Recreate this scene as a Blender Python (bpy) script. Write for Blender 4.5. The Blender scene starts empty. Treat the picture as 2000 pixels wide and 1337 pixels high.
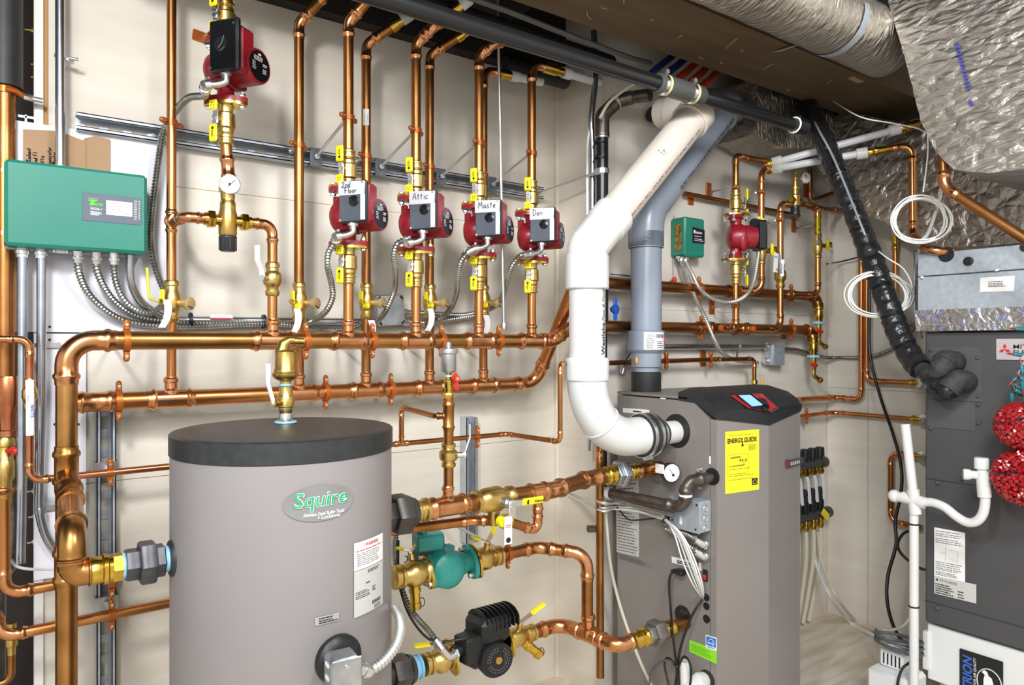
EXPO = .55; WORLD = .62; LAMP1 = 16; FILL_REAR = 42; FILL_RIGHT = 22
import bpy, math, random
from mathutils import Vector as V, Matrix, Quaternion
S = bpy.context.scene
COL = S.collection
R = math.radians
PI = math.pi
rnd = random.Random(7)
# ------------------------------------------------------------------ camera model and measuring helpers
F = 1396.0; CH = 1.2; A = math.atan2(1930, 1396)
AX = V((math.cos(A), math.sin(A), 0)); RT = V((math.sin(A), -math.cos(A), 0)); UP = V((0, 0, 1)); EYE = V((0, 0, CH))
EX = V((1, 0, 0)); EY = V((0, 1, 0)); EZ = V((0, 0, 1))
YA, YB, XJ, XC = 1.995, 1.76, 1.643, 3.006     # wall planes
def ray(px, py): return AX + RT*((px-1000)/F) + UP*((668.5-py)/F)
def Y(px, py, y):
    d = ray(px, py); return EYE + d*(y/d.y)
def X(px, py, x):
    d = ray(px, py); return EYE + d*(x/d.x)
def Z(px, py, z):
    d = ray(px, py); return EYE + d*((z-CH)/d.z)
def D(px, py, dep): return EYE + ray(px, py)*dep
def YP(l, y=None): return [Y(*(q if len(q) == 3 else (q[0], q[1], y))) for q in l]
def XP(l, x=None): return [X(*(q if len(q) == 3 else (q[0], q[1], x))) for q in l]
# ------------------------------------------------------------------ materials
def lin(h):
    h = h.lstrip('#'); o = []
    for i in (0, 2, 4):
        c = int(h[i:i+2], 16)/255
        o.append(c/12.92 if c <= .04045 else ((c+.055)/1.055)**2.4)
    return (*o, 1)
def mat(name, col, rough=.5, metal=0., col2=None, scale=8., bump=0., bscale=60., emit=0., stretch=None, coat=0., rvar=0., voronoi=False, trans=0., lo=.35, hi=.65, bdist=.002):
    m = bpy.data.materials.new(name); m.use_nodes = True
    nt = m.node_tree; n = nt.nodes; b = n['Principled BSDF']
    c = lin(col) if isinstance(col, str) else col
    b.inputs['Base Color'].default_value = c
    b.inputs['Roughness'].default_value = rough
    b.inputs['Metallic'].default_value = metal
    if coat: b.inputs['Coat Weight'].default_value = coat; b.inputs['Coat Roughness'].default_value = .1
    if trans: b.inputs['Transmission Weight'].default_value = trans
    tc = n.new('ShaderNodeTexCoord'); mp = n.new('ShaderNodeMapping')
    nt.links.new(tc.outputs['Object'], mp.inputs['Vector'])
    if stretch: mp.inputs['Scale'].default_value = stretch
    if col2 or rvar:
        nz = n.new('ShaderNodeTexNoise'); nz.inputs['Scale'].default_value = scale; nz.inputs['Detail'].default_value = 5
        nt.links.new(mp.outputs[0], nz.inputs['Vector'])
        if col2:
            cr = n.new('ShaderNodeValToRGB')
            cr.color_ramp.elements[0].position = lo; cr.color_ramp.elements[1].position = hi
            cr.color_ramp.elements[0].color = c
            cr.color_ramp.elements[1].color = lin(col2) if isinstance(col2, str) else col2
            nt.links.new(nz.outputs['Fac'], cr.inputs[0]); nt.links.new(cr.outputs[0], b.inputs['Base Color'])
        if rvar:
            mr = n.new('ShaderNodeMapRange'); mr.inputs['To Min'].default_value = max(0, rough-rvar); mr.inputs['To Max'].default_value = rough+rvar
            nt.links.new(nz.outputs['Fac'], mr.inputs['Value']); nt.links.new(mr.outputs[0], b.inputs['Roughness'])
    if bump:
        t2 = n.new('ShaderNodeTexVoronoi' if voronoi else 'ShaderNodeTexNoise'); t2.inputs['Scale'].default_value = bscale
        nt.links.new(mp.outputs[0], t2.inputs['Vector'])
        if not voronoi: t2.inputs['Detail'].default_value = 4
        bp = n.new('ShaderNodeBump'); bp.inputs['Strength'].default_value = bump; bp.inputs['Distance'].default_value = bdist
        nt.links.new(t2.outputs['Distance' if voronoi else 'Fac'], bp.inputs['Height']); nt.links.new(bp.outputs[0], b.inputs['Normal'])
    if emit:
        b.inputs['Emission Color'].default_value = c; b.inputs['Emission Strength'].default_value = emit
    return m
COP = mat('copper_tube', '#d9935f', .3, 1, '#bd7f49', 14, rvar=.07, stretch=(1, 1, .35))
COPA = mat('copper_aged', '#c79257', .3, 1, '#a5743f', 11, rvar=.07)
COPB = mat('copper_browned', '#bb7f4a', .33, 1, '#94663a', 12, rvar=.07)
COPP = mat('copper_pinkish', '#d68f6a', .27, 1, '#b9714a', 14, rvar=.07)
COPF = mat('copper_fitting', '#e0a274', .25, 1, '#c98a58', 30, rvar=.06)
BRS = mat('brass_cast', '#d9bd77', .32, 1, '#c7a65c', 40, bump=.12, bscale=260)
BRS2 = mat('brass_polished', '#e0bd55', .2, 1, '#c69f3c', 40)
BRO = mat('bronze', '#cfae68', .36, 1, '#b8944f', 30)
ORG = mat('clamp_copper_paint', '#c8702c', .35, .55, '#b4602a', 40)
GAL = mat('galvanized_steel', '#c9ced3', .33, 1, '#aab1b9', 25, rvar=.08)
STR = mat('strut_steel', '#c9d0d8', .4, .55, '#b4bcc6', 25)
GALP = mat('galvanized_sheet', '#b9c2ca', .55, .55, '#a9b2bb', 60, rvar=.05)
EMT = mat('conduit_steel', '#c3c9d2', .28, 1, '#adb5c0', 20)
FLX = mat('flex_steel', '#b3b4b0', .34, 1, '#94958f', 30)
ROD = mat('zinc_rod', '#d3d6d8', .35, .9)
ZNC = mat('zinc_bolt', '#dfe1e2', .3, 1)
YEL = mat('yellow_vinyl', '#f6e21a', .42)
YLT = mat('yellow_lever', '#e9d94a', .4)
RED = mat('red_cast_paint', '#951a27', .34, 0, '#861626', 40, bump=.1, bscale=200)
BLK = mat('black_plastic', '#1a1b1d', .42)
BLKG = mat('black_gloss', '#141517', .25)
GRB = mat('graphite_label', '#3f444b', .33, .3, '#59606a', 4)
SILV = mat('silver_tape', '#d9dade', .38, .35)
WHT = mat('white_paper', '#f1f1ee', .6)
GRY = mat('grey_paper', '#c9c8c4', .6)
INK = mat('black_ink', '#17171a', .7)
GINK = mat('grey_ink', '#6a6a6c', .7)
REDI = mat('red_ink', '#c3303a', .6)
BLUI = mat('blue_ink', '#3567c4', .6)
GRNI = mat('green_ink', '#2aa56c', .45)
WHI = mat('white_ink', '#f4f4f4', .5)
GRN = mat('green_enclosure', '#1f7d6a', .4, 0, '#258672', 3, bump=.06, bscale=500)
GRND = mat('green_pump_paint', '#2d8f86', .35, 0, '#27847a', 20, bump=.1, bscale=200)
TNK = mat('tank_jacket', '#918c8c', .45, 0, '#8c8787', 3)
CAP = mat('tank_cap_black', '#262829', .42, 0, '#2e3032', 60, bump=.5, bscale=900, bdist=.0006)
BLR = mat('boiler_sheet', '#8d8783', .42, .15, '#898380', 3)
PVC = mat('white_pvc', '#dfe0df', .3, 0, '#d9d9d6', 6)
PVCX = mat('cream_pvc', '#d6cec3', .4, 0, '#cec5b9', 6)
CPVC = mat('grey_cpvc', '#8f98a6', .3, 0, '#8a93a1', 6)
RUB = mat('black_rubber', '#232425', .5, 0, '#2b2c2d', 30)
ABS = mat('black_abs', '#17181a', .3)
IRON = mat('black_iron', '#6f6862', .38, .85, '#59524d', 40)
IROD = mat('dark_iron', '#5c5a58', .4, .8, '#494745', 40)
PEX = mat('white_pex', '#dcdde0', .35)
PEXR = mat('red_pex', '#c43d26', .4)
PEXB = mat('blue_pex', '#27347f', .4)
PEXC = mat('clear_pex', '#d8d3be', .35)
DKG = mat('handler_cabinet', '#4c4c4e', .5, 0, '#484849', 4)
DKG2 = mat('handler_panel', '#515153', .5)
WBX = mat('white_enamel', '#e4e5e4', .4)
FOAM = mat('foam_insulation', '#2a2b2b', .75, 0, '#3d3e3c', 60, bump=.6, bscale=120)
WRAP = mat('black_wrap', '#1b1c1e', .22, 0, '#26282b', 20, bump=.9, bscale=45, bdist=.006)
CARD = mat('cardboard', '#b18f6e', .8, 0, '#a98767', 10)
BORD = mat('white_board', '#eceaf0', .6, 0, '#e6e4ea', 6)
WIRE = mat('white_wire', '#e8e8e4', .45)
WGRY = mat('grey_wire', '#a9a59a', .45)
BWIR = mat('black_wire', '#161617', .4)
GLS = mat('gauge_face', '#f2f3f4', .35)
LCD = mat('lcd_screen', '#7fb0ee', .3, emit=.55)
REDP = mat('red_panel', '#b02430', .3)
BULB = mat('red_light_bulb', '#a81018', .22, 0, '#8a0c14', 200, coat=.5)
TEAL = mat('teal_plug', '#1f717c', .4)
BLUT = mat('blue_tape', '#8cc9ea', .5)
BLUH = mat('blue_handle', '#1a5cc4', .4)
REDH = mat('red_handle', '#cf2a22', .4)
EYEL = mat('energy_yellow', '#f5e62c', .5)
LIME = mat('lime_sticker', '#8fe02a', .5)
STBL = mat('blue_sticker', '#1f78d1', .5)
GYEL = mat('gas_yellow', '#d9a52c', .4)
def foil(name, sc, st=.9, str_=(1, 1, 1), col='#bdb7ae', rough=.34):
    m = mat(name, col, rough, .95, '#a8a299', 6, rvar=.06, stretch=str_)
    nt = m.node_tree; n = nt.nodes; b = n['Principled BSDF']
    tc = n.new('ShaderNodeTexCoord'); mp = n.new('ShaderNodeMapping'); mp.inputs['Scale'].default_value = str_
    nt.links.new(tc.outputs['Object'], mp.inputs['Vector'])
    v = n.new('ShaderNodeTexVoronoi'); v.inputs['Scale'].default_value = sc; v.feature = 'DISTANCE_TO_EDGE'
    z = n.new('ShaderNodeTexNoise'); z.inputs['Scale'].default_value = sc*.8; z.inputs['Detail'].default_value = 6; z.inputs['Distortion'].default_value = .8
    ad = n.new('ShaderNodeMath'); ad.operation = 'MULTIPLY_ADD'; ad.inputs[1].default_value = .6
    nt.links.new(mp.outputs[0], v.inputs['Vector']); nt.links.new(mp.outputs[0], z.inputs['Vector'])
    nt.links.new(v.outputs['Distance'], ad.inputs[0]); nt.links.new(z.outputs['Fac'], ad.inputs[2])
    bp = n.new('ShaderNodeBump'); bp.inputs['Strength'].default_value = st; bp.inputs['Distance'].default_value = .012
    nt.links.new(ad.outputs[0], bp.inputs['Height']); nt.links.new(bp.outputs[0], b.inputs['Normal'])
    return m
FOIL = foil('foil_wrap', 22, .8)
FOILB = foil('foil_wrap_large', 34, .75, (1, .45, 1.2), '#c3bdb4', .36)
FOILS = foil('foil_wrap_fine', 60, .9, (1, .35, .35))
FOILT = foil('foil_tape', 35, .5, col='#d2d3da', rough=.3)
# ------------------------------------------------------------------ mesh builder
def frame(d):
    d = d.normalized()
    a = EZ if abs(d.z) < .9 else EX
    u = d.cross(a).normalized(); return u, d.cross(u).normalized()
class B:
    def __init__(s): s.v = []; s.f = []
    def add(s, vs, fs):
        k = len(s.v); s.v += [V(q) for q in vs]; s.f += [tuple(i+k for i in f) for f in fs]; return s
    def rings(s, cs, fr, rs, n, cap=True, sq=1.):
        vs = []; fs = []
        for c, (u, w), r in zip(cs, fr, rs):
            for i in range(n):
                a = 2*PI*i/n; vs.append(c + u*(math.cos(a)*r) + w*(math.sin(a)*r*sq))
        for j in range(len(cs)-1):
            for i in range(n):
                k = (i+1) % n; fs.append((j*n+i, j*n+k, (j+1)*n+k, (j+1)*n+i))
        if cap:
            fs.append(tuple(range(n-1, -1, -1))); m = (len(cs)-1)*n; fs.append(tuple(m+i for i in range(n)))
        return s.add(vs, fs)
    def tube(s, pts, r, n=12, cap=True):
        pts = [V(p) for p in pts]; out = [pts[0]]; rs = r if isinstance(r, (list, tuple)) else [r]*len(pts); ro = [rs[0]]
        for p, q in zip(pts[1:], rs[1:]):
            if (p-out[-1]).length > 1e-6 or q != ro[-1]: out.append(p); ro.append(q)
        pts = out; m = len(pts); tn = []
        for i in range(m):
            a, b = pts[max(0, i-1)], pts[min(m-1, i+1)]
            d = b-a
            if d.length < 1e-9: d = tn[-1] if tn else EZ
            tn.append(d.normalized())
        u, w = frame(tn[0]); fr = [(u, w)]
        for i in range(1, m):
            q = tn[i-1].rotation_difference(tn[i]); u = q @ u; u = (u - tn[i]*u.dot(tn[i])).normalized(); fr.append((u, tn[i].cross(u)))
        return s.rings(pts, fr, ro, n, cap)
    def lathe(s, p, d, prof, n=20, sq=1., u=None):
        d = d.normalized()
        if u is None: u, w = frame(d)
        else: u = (u-d*u.dot(d)).normalized(); w = d.cross(u)
        return s.rings([p+d*t for t, r in prof], [(u, w)]*len(prof), [max(r, 1e-5) for t, r in prof], n, True, sq)
    def cyl(s, a, b, r, r2=None, n=16): 
        a = V(a); b = V(b); return s.lathe(a, b-a, [(0, r), ((b-a).length, r if r2 is None else r2)], n)
    def box(s, c, sx, sy, sz, m=None, bev=0.):
        c = V(c); m = m or Matrix.Identity(3); x, y, z = sx/2, sy/2, sz/2
        e = min(bev, x*.98, y*.98, z*.98)
        if e <= 0:
            vs = [c + m @ V((a*x, b*y, d*z)) for a in (-1, 1) for b in (-1, 1) for d in (-1, 1)]
            return s.add(vs, [(0, 1, 3, 2), (4, 6, 7, 5), (0, 4, 5, 1), (2, 3, 7, 6), (0, 2, 6, 4), (1, 5, 7, 3)])
        vs = []; ix = {}
        for a in (-1, 1):
            for b in (-1, 1):
                for d in (-1, 1):
                    for k in range(3):
                        q = [a*(x-e), b*(y-e), d*(z-e)]; q[k] = (a*x, b*y, d*z)[k]
                        ix[a, b, d, k] = len(vs); vs.append(c + m @ V(q))
        fs = []
        for k in range(3):
            for sgn in (-1, 1):
                o = [i for i in range(3) if i != k]; l = []
                for p, q in ((-1, -1), (1, -1), (1, 1), (-1, 1)):
                    t = [0, 0, 0]; t[k] = sgn; t[o[0]] = p; t[o[1]] = q; l.append(ix[(*t, k)])
                fs.append(tuple(l))
        for k in range(3):
            o = [i for i in range(3) if i != k]
            for p in (-1, 1):
                for q in (-1, 1):
                    l = []
                    for g, kk in ((-1, o[0]), (1, o[0]), (1, o[1]), (-1, o[1])):
                        t = [0, 0, 0]; t[k] = g; t[o[0]] = p; t[o[1]] = q; l.append(ix[(*t, kk)])
                    fs.append(tuple(l))
        for a in (-1, 1):
            for b in (-1, 1):
                for d in (-1, 1): fs.append(tuple(ix[a, b, d, k] for k in range(3)))
        return s.add(vs, fs)
    def prism(s, poly, n, t):
        """a polygon of 3D points thickened by t along n"""
        n = n.normalized(); k = len(poly); vs = [V(p) for p in poly] + [V(p)+n*t for p in poly]
        fs = [tuple(range(k)), tuple(range(2*k-1, k-1, -1))] + [(i, (i+1) % k, k+(i+1) % k, k+i) for i in range(k)]
        return s.add(vs, fs)
    def ring(s, c, d, Rr, r, n=24, m=8, sq=1.):
        u, w = frame(d); d = d.normalized(); vs = []; fs = []
        for i in range(n):
            a = 2*PI*i/n; e = u*math.cos(a)+w*(math.sin(a)*sq)
            for j in range(m):
                b = 2*PI*j/m; vs.append(c + e*Rr + e.normalized()*(math.cos(b)*r) + d*(math.sin(b)*r))
        for i in range(n):
            for j in range(m):
                fs.append((i*m+j, ((i+1) % n)*m+j, ((i+1) % n)*m+(j+1) % m, i*m+(j+1) % m))
        return s.add(vs, fs)
    def ball(s, c, r, sx=1, sy=1, sz=1, n=14):
        prof = [(-math.cos(PI*i/8), math.sin(PI*i/8)) for i in range(9)]
        b = B().lathe(V((0, 0, 0)), EZ, prof, n)
        return s.add([c+V((q.x*r*sx, q.y*r*sy, q.z*r*sz)) for q in b.v], b.f)
    def hexn(s, a, b, r): return s.lathe(V(a), V(b)-V(a), [(0, r*.93), ((V(b)-V(a)).length*.12, r), ((V(b)-V(a)).length*.88, r), ((V(b)-V(a)).length, r*.93)], 6)
    def mesh(s, name, m, off=None, ang=38):
        me = bpy.data.meshes.new(name); o = off or V((0, 0, 0))
        me.from_pydata([q-o for q in s.v], [], s.f); me.materials.append(m)
        me.polygons.foreach_set('use_smooth', [True]*len(me.polygons)); me.update()
        me.set_sharp_from_angle(angle=R(ang)); return me
OFF = {}
def thing(name, label, cat, loc=(0, 0, 0), rotz=0., group=None, local=False):
    o = bpy.data.objects.new(name, None); COL.objects.link(o); o.location = loc; o.rotation_euler = (0, 0, rotz)
    o.empty_display_size = .02
    o['label'] = label; o['category'] = cat
    if group: o['group'] = group
    OFF[o.name] = V((0, 0, 0)) if local else V(loc)
    return o
def part(b, name, m, parent, label=None, ang=38):
    off = OFF[parent.name]; o = bpy.data.objects.new(name, b.mesh(name, m, off, ang)); COL.objects.link(o); o.parent = parent
    OFF[o.name] = off
    if label: o['label'] = label
    return o
def solo(b, name, label, cat, m, group=None, kind=None, ang=38):
    c = V((0, 0, 0))
    if b.v: c = sum(b.v, V((0, 0, 0)))/len(b.v); c.z = min(q.z for q in b.v)
    o = bpy.data.objects.new(name, b.mesh(name, m, c, ang)); COL.objects.link(o); o.location = c
    OFF[o.name] = c
    o['label'] = label
    if kind: o['kind'] = kind
    else: o['category'] = cat
    if group: o['group'] = group
    return o
def struct(b, name, label, m, ang=38): return solo(b, name, label, None, m, None, 'structure', ang)
# ------------------------------------------------------------------ paths
def fillet(pts, rad, n=7):
    pts = [V(p) for p in pts]; out = [pts[0]]
    for i in range(1, len(pts)-1):
        p, a, b = pts[i], pts[i-1], pts[i+1]; u = (a-p).normalized(); w = (b-p).normalized()
        th = PI - u.angle(w)
        if th < .03: out.append(p); continue
        t = min(rad*math.tan(th/2), (a-p).length*.48, (b-p).length*.48); rr = t/math.tan(th/2)
        c = p + (u+w).normalized()*(rr/math.cos(th/2))
        s0 = p+u*t-c; ax = (p+u*t-c).cross(p+w*t-c)
        for k in range(n+1): out.append(c + Quaternion(ax.normalized(), th*k/n) @ s0)
    out.append(pts[-1]); return out
def spline(pts, n=10):
    pts = [V(p) for p in pts]; q = [pts[0]*2-pts[1]] + pts + [pts[-1]*2-pts[-2]]; out = []
    for i in range(1, len(q)-2):
        for k in range(n):
            t = k/n; a, b, c, d = q[i-1], q[i], q[i+1], q[i+2]
            out.append(.5*((2*b)+(c-a)*t+(2*a-5*b+4*c-d)*t*t+(3*b-a-3*c+d)*t**3))
    out.append(pts[-1]); return out
def resample(pts, step):
    out = [pts[0].copy()]; acc = 0.
    for a, b in zip(pts, pts[1:]):
        l = (b-a).length
        if l < 1e-9: continue
        t = step-acc
        while t <= l: out.append(a+(b-a)*(t/l)); t += step
        acc = l-(t-step)
    return out
def wire(label, pts, r, m, name='cable', cat='cable', group=None, n=8, sm=True):
    b = B().tube(spline(pts, 8) if sm else pts, r, n); return solo(b, name, label, cat, m, group)
def flexb(pts, r, pitch=.0078):
    p = resample(spline(pts, 12), pitch/2); rs = [r*1.02 if i % 2 else r*.74 for i in range(len(p))]
    return B().tube(p, rs, 10)
def flex(label, pts, r=.0085, m=None, group='flexible metal conduits', conn=True):
    t = thing('flexible_conduit', label, 'conduit', pts[0], 0, group)
    part(flexb(pts, r), 'armour', m or FLX, t)
    if conn:
        d = (V(pts[1])-V(pts[0])).normalized(); c = V(pts[0])
        b = B().lathe(c-d*.004, d, [(0, r*1.25), (.012, r*1.25), (.013, r*1.5), (.019, r*1.5), (.02, r*1.2), (.028, r*1.2)], 12)
        part(b, 'connector', ZNC, t)
    return t
# ------------------------------------------------------------------ copper pipe runs with press fittings
def bead(L, r, o): return [(o*.35, r*1.07), (o, r*1.27), (o*1.65, r*1.07)]
def run(label, pts, r, m=None, tees=(), coups=(), rad=None, group=None, name='copper_pipe', cat='pipe', fm=None, soft=()):
    """straight lengths are parts named pipe, every corner an elbow, every tee and coupling a part"""
    m = m or COP; fm = fm or COPF; pts = [V(p) for p in pts]; rad = rad or r*2.6
    t = thing(name, label, cat, pts[0], 0, group); cur = pts[0]; ri = r
    for i in range(1, len(pts)):
        p = pts[i]
        if i == len(pts)-1: part(B().cyl(cur, p, r, n=18), 'pipe', m, t); break
        u = (pts[i-1]-p).normalized(); w = (pts[i+1]-p).normalized(); th = PI-u.angle(w)
        if th < .02: continue
        tl = min(rad*math.tan(th/2), (pts[i-1]-p).length*.45, (pts[i+1]-p).length*.45); so = min(r*2.0, ((pts[i-1]-p).length-tl)*.8, ((pts[i+1]-p).length-tl)*.8)
        arc = fillet([p+u*(tl*2.2), p, p+w*(tl*2.2)], tl/math.tan(th/2), 8)[1:-1]
        if i in soft:
            part(B().cyl(cur, arc[0], r, n=18), 'pipe', m, t); part(B().tube(arc, r, 18), 'bend', m, t); cur = arc[-1]; continue
        e0 = p+u*(tl+so); e1 = p+w*(tl+so)
        part(B().cyl(cur, e0-u*0 - (-u)*0, r, n=18), 'pipe', m, t)
        q = [e0, e0-u*(so*.25), e0-u*(so*.38), e0-u*(so*.5), e0-u*(so*.62)]; rr = [r*1.08, r*1.1, r*1.26, r*1.26, r*1.08]
        q += arc; rr += [r*1.07]*len(arc)
        q += [e1-w*(so*.62), e1-w*(so*.5), e1-w*(so*.38), e1-w*(so*.25), e1]; rr += [r*1.08, r*1.26, r*1.26, r*1.1, r*1.08]
        part(B().tube(q, rr, 18), 'elbow', fm, t); cur = e1
    for tt in tees:
        p, d, rb = V(tt[0]), V(tt[1]).normalized(), tt[2]; ax = min(((pts[i+1]-pts[i]).normalized() for i in range(len(pts)-1)), key=lambda q: 0, default=EX) if len(pts) == 2 else axis_at(pts, p)
        L = max(r, rb)*2.6 if len(tt) < 4 else tt[3]
        b = B().lathe(p-ax*L, ax, [(0, r*1.09), (L*.12, r*1.11), (L*.2, r*1.27), (L*.3, r*1.27), (L*.38, r*1.1), (L*1.62, r*1.1), (L*1.7, r*1.27), (L*1.8, r*1.27), (L*1.88, r*1.11), (L*2, r*1.09)], 20)
        h = r*1.05+rb*2.4
        b.lathe(p, d, [(0, rb*1.5), (r*1.0, rb*1.5), (r*1.25, rb*1.1), (h*.72, rb*1.08), (h*.78, rb*1.28), (h*.9, rb*1.28), (h*.95, rb*1.1), (h, rb*1.08)], 18)
        part(b, 'tee', fm, t)
    for c in coups:
        p = V(c); ax = axis_at(pts, p); L = r*2.2
        part(B().lathe(p-ax*L, ax, [(0, r*1.09), (L*.2, r*1.1), (L*.3, r*1.27), (L*.45, r*1.27), (L*.55, r*1.1), (L*1.45, r*1.1), (L*1.55, r*1.27), (L*1.7, r*1.27), (L*1.8, r*1.1), (L*2, r*1.09)], 18), 'coupling', fm, t)
    return t
def axis_at(pts, p):
    best = None
    for a, b in zip(pts, pts[1:]):
        d = b-a; k = max(0, min(1, (p-a).dot(d)/d.dot(d))); e = (a+d*k-p).length
        if best is None or e < best[0]: best = (e, d.normalized())
    return best[1]
def pt(b, name, m, t, label=None): return part(b, name, m, t, label)
# ------------------------------------------------------------------ lettering
_tc = {}
def tmesh(body, size, shear=0., bold=0.):
    k = (body, shear, bold)
    if k not in _tc:
        cu = bpy.data.curves.new('t', 'FONT'); cu.body = body; cu.size = 1; cu.shear = shear; cu.offset = bold; cu.resolution_u = 3; cu.fill_mode = 'FRONT'
        o = bpy.data.objects.new('t', cu); COL.objects.link(o); bpy.context.view_layer.update()
        me = bpy.data.meshes.new_from_object(o.evaluated_get(bpy.context.evaluated_depsgraph_get()))
        _tc[k] = ([tuple(v.co[:2]) for v in me.vertices], [tuple(p.vertices) for p in me.polygons])
        bpy.data.objects.remove(o); bpy.data.curves.remove(cu); bpy.data.meshes.remove(me)
    vs, fs = _tc[k]
    return [(x*size, y*size) for x, y in vs], fs
def letters(parent, body, fn, m, size=1., width=None, shear=0., bold=0., name='lettering', th=.0008):
    """fn(x, y, lift) maps flat lettering onto the surface"""
    vs, fs = tmesh(body, size, shear, bold)
    if not vs: return
    x0 = min(v[0] for v in vs); x1 = max(v[0] for v in vs); k = width/(x1-x0) if width else 1.
    b = B(); b.add([fn((x-x0)*k, y, th) for x, y in vs], fs)
    return part(b, name, m, parent)
def plane_fn(o, u, v, n):
    return lambda x, y, l: o+u*x+v*y+n*l
def quad_fn(p00, p10, p01, n):
    """unit square to a parallelogram"""
    return lambda x, y, l: p00+(p10-p00)*x+(p01-p00)*y+n*l
def rows(b, fn, x0, x1, ys, h, n, gaps=3, rg=None, lift=.0007):
    rg = rg or rnd
    for y in ys:
        x = x0; e = x0+(x1-x0)*(1-.3*rg.random())
        while x < e:
            w = (x1-x0)*(.06+.16*rg.random()); w = min(w, e-x)
            b.add([fn(x, y, lift), fn(x+w, y, lift), fn(x+w, y+h, lift), fn(x, y+h, lift)], [(0, 1, 2, 3)]); x += w+(x1-x0)*.025
    return b
STK = {'2': [[(0, .8), (.25, 1), (.5, .8), (.1, .15), (0, 0), (.6, .05)]], 'n': [[(0, .5), (0, 0)], [(0, .35), (.2, .5), (.4, .4), (.4, 0)]], 'd': [[(.4, .4), (.15, .5), (0, .2), (.2, 0), (.4, .15)], [(.4, 1), (.4, 0)]],
 'F': [[(0, 1), (.1, 0)], [(0, 1), (.6, 1.05)], [(.05, .5), (.45, .55)]], 'l': [[(.1, 1), (.1, 0)]], 'o': [[(.2, .5), (0, .25), (.2, 0), (.4, .25), (.2, .5)]], 'r': [[(0, .5), (.05, 0)], [(0, .3), (.2, .5), (.35, .45)]],
 'A': [[(0, 0), (.35, 1), (.6, 0)], [(.1, .4), (.55, .4)]], 't': [[(.15, .9), (.15, 0)], [(0, .55), (.35, .6)]], 'i': [[(.1, .5), (.1, 0)], [(.1, .72), (.11, .76)]], 'c': [[(.4, .45), (.15, .5), (0, .2), (.2, 0), (.4, .1)]],
 'M': [[(0, 0), (.1, 1), (.35, .35), (.6, 1), (.75, 0)]], 'a': [[(.4, .4), (.15, .5), (0, .2), (.15, 0), (.4, .3), (.42, 0)]], 's': [[(.35, .45), (.1, .5), (.05, .3), (.3, .2), (.25, .02), (0, .02)]], 'e': [[(0, .25), (.35, .3), (.2, .5), (0, .25), (.15, 0), (.38, .08)]],
 'D': [[(0, 1), (0, 0)], [(-.05, 1), (.35, .9), (.5, .5), (.3, .1), (-.05, 0)]], 'R': [[(0, 0), (0, 1)], [(0, 1), (.4, .85), (.05, .5), (.45, 0)]], '-': [[(0, .35), (.3, .35)]], '1': [[(.1, 1), (.1, 0)]], 'f': [[(.4, .95), (.2, 1), (.15, 0)], [(0, .5), (.35, .5)]], 'h': [[(0, 1), (0, 0)], [(0, .3), (.2, .5), (.4, .35), (.4, 0)]], 'y': [[(0, .5), (.2, .1)], [(.4, .5), (.1, -.35)]]}
def hand(parent, body, fn, h, m=None, w=.00075, name='handwriting'):
    b = B(); x = 0.
    for ch in body:
        if ch == ' ': x += h*.45; continue
        g = STK.get(ch, STK['o']); mx = 0
        for st in g:
            p = [fn(x+a*h*.9, c*h, .0009) for a, c in st]; mx = max(mx, max(a for a, c in st))
            b.tube(spline(p, 3) if len(p) > 2 else p, w, 4)
        x += (mx+.22)*h*.9
    return part(b, name, m or INK, parent)
# ================================================================== camera, light
cam = bpy.data.objects.new('camera', bpy.data.cameras.new('camera')); COL.objects.link(cam)
cam.data.sensor_width = 36; cam.data.lens = 36*F/2000; cam.data.clip_start = .01
cam.location = EYE; cam.rotation_euler = (PI/2, 0, math.atan2(AX.y, AX.x)-PI/2); S.camera = cam
S.view_settings.view_transform = 'Standard'; S.view_settings.look = 'None'; S.view_settings.gamma = 1; S.view_settings.exposure = EXPO
S.cycles.use_denoising = True; S.cycles.max_bounces = 8; S.cycles.caustics_reflective = False; S.cycles.sample_clamp_indirect = 6
wd = bpy.data.worlds.new('ambient_fill'); S.world = wd; wd.use_nodes = True  # even ambient fill, standing in for light from the unseen basement
wd.node_tree.nodes['Background'].inputs[0].default_value = (.98, .99, 1, 1); wd.node_tree.nodes['Background'].inputs[1].default_value = WORLD
def area(name, loc, tgt, sx, sy, e, c=(.97, .985, 1)):
    l = bpy.data.lights.new(name, 'AREA'); l.shape = 'RECTANGLE'; l.size = sx; l.size_y = sy; l.energy = e; l.color = c
    o = bpy.data.objects.new(name, l); COL.objects.link(o); o.location = loc
    o.rotation_euler = (V(tgt)-V(loc)).to_track_quat('-Z', 'Y').to_euler(); return o
area('ceiling_lamp', (-.30, .34, 2.14), (.9, 1.7, 1.0), .2, .2, LAMP1)
area('rear_fill', (-1.1, -1.3, 2.3), (1.4, 1.3, .9), 1.6, 1.2, FILL_REAR, (.98, .99, 1))  # added broad fill behind the camera, no visible fixture
area('right_wall_fill', (.75, -.1, 2.26), (2.5, 1.45, .8), .4, .4, FILL_RIGHT, (.97, .985, 1))  # added fill that brightens the rear and right walls, source unseen
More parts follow.
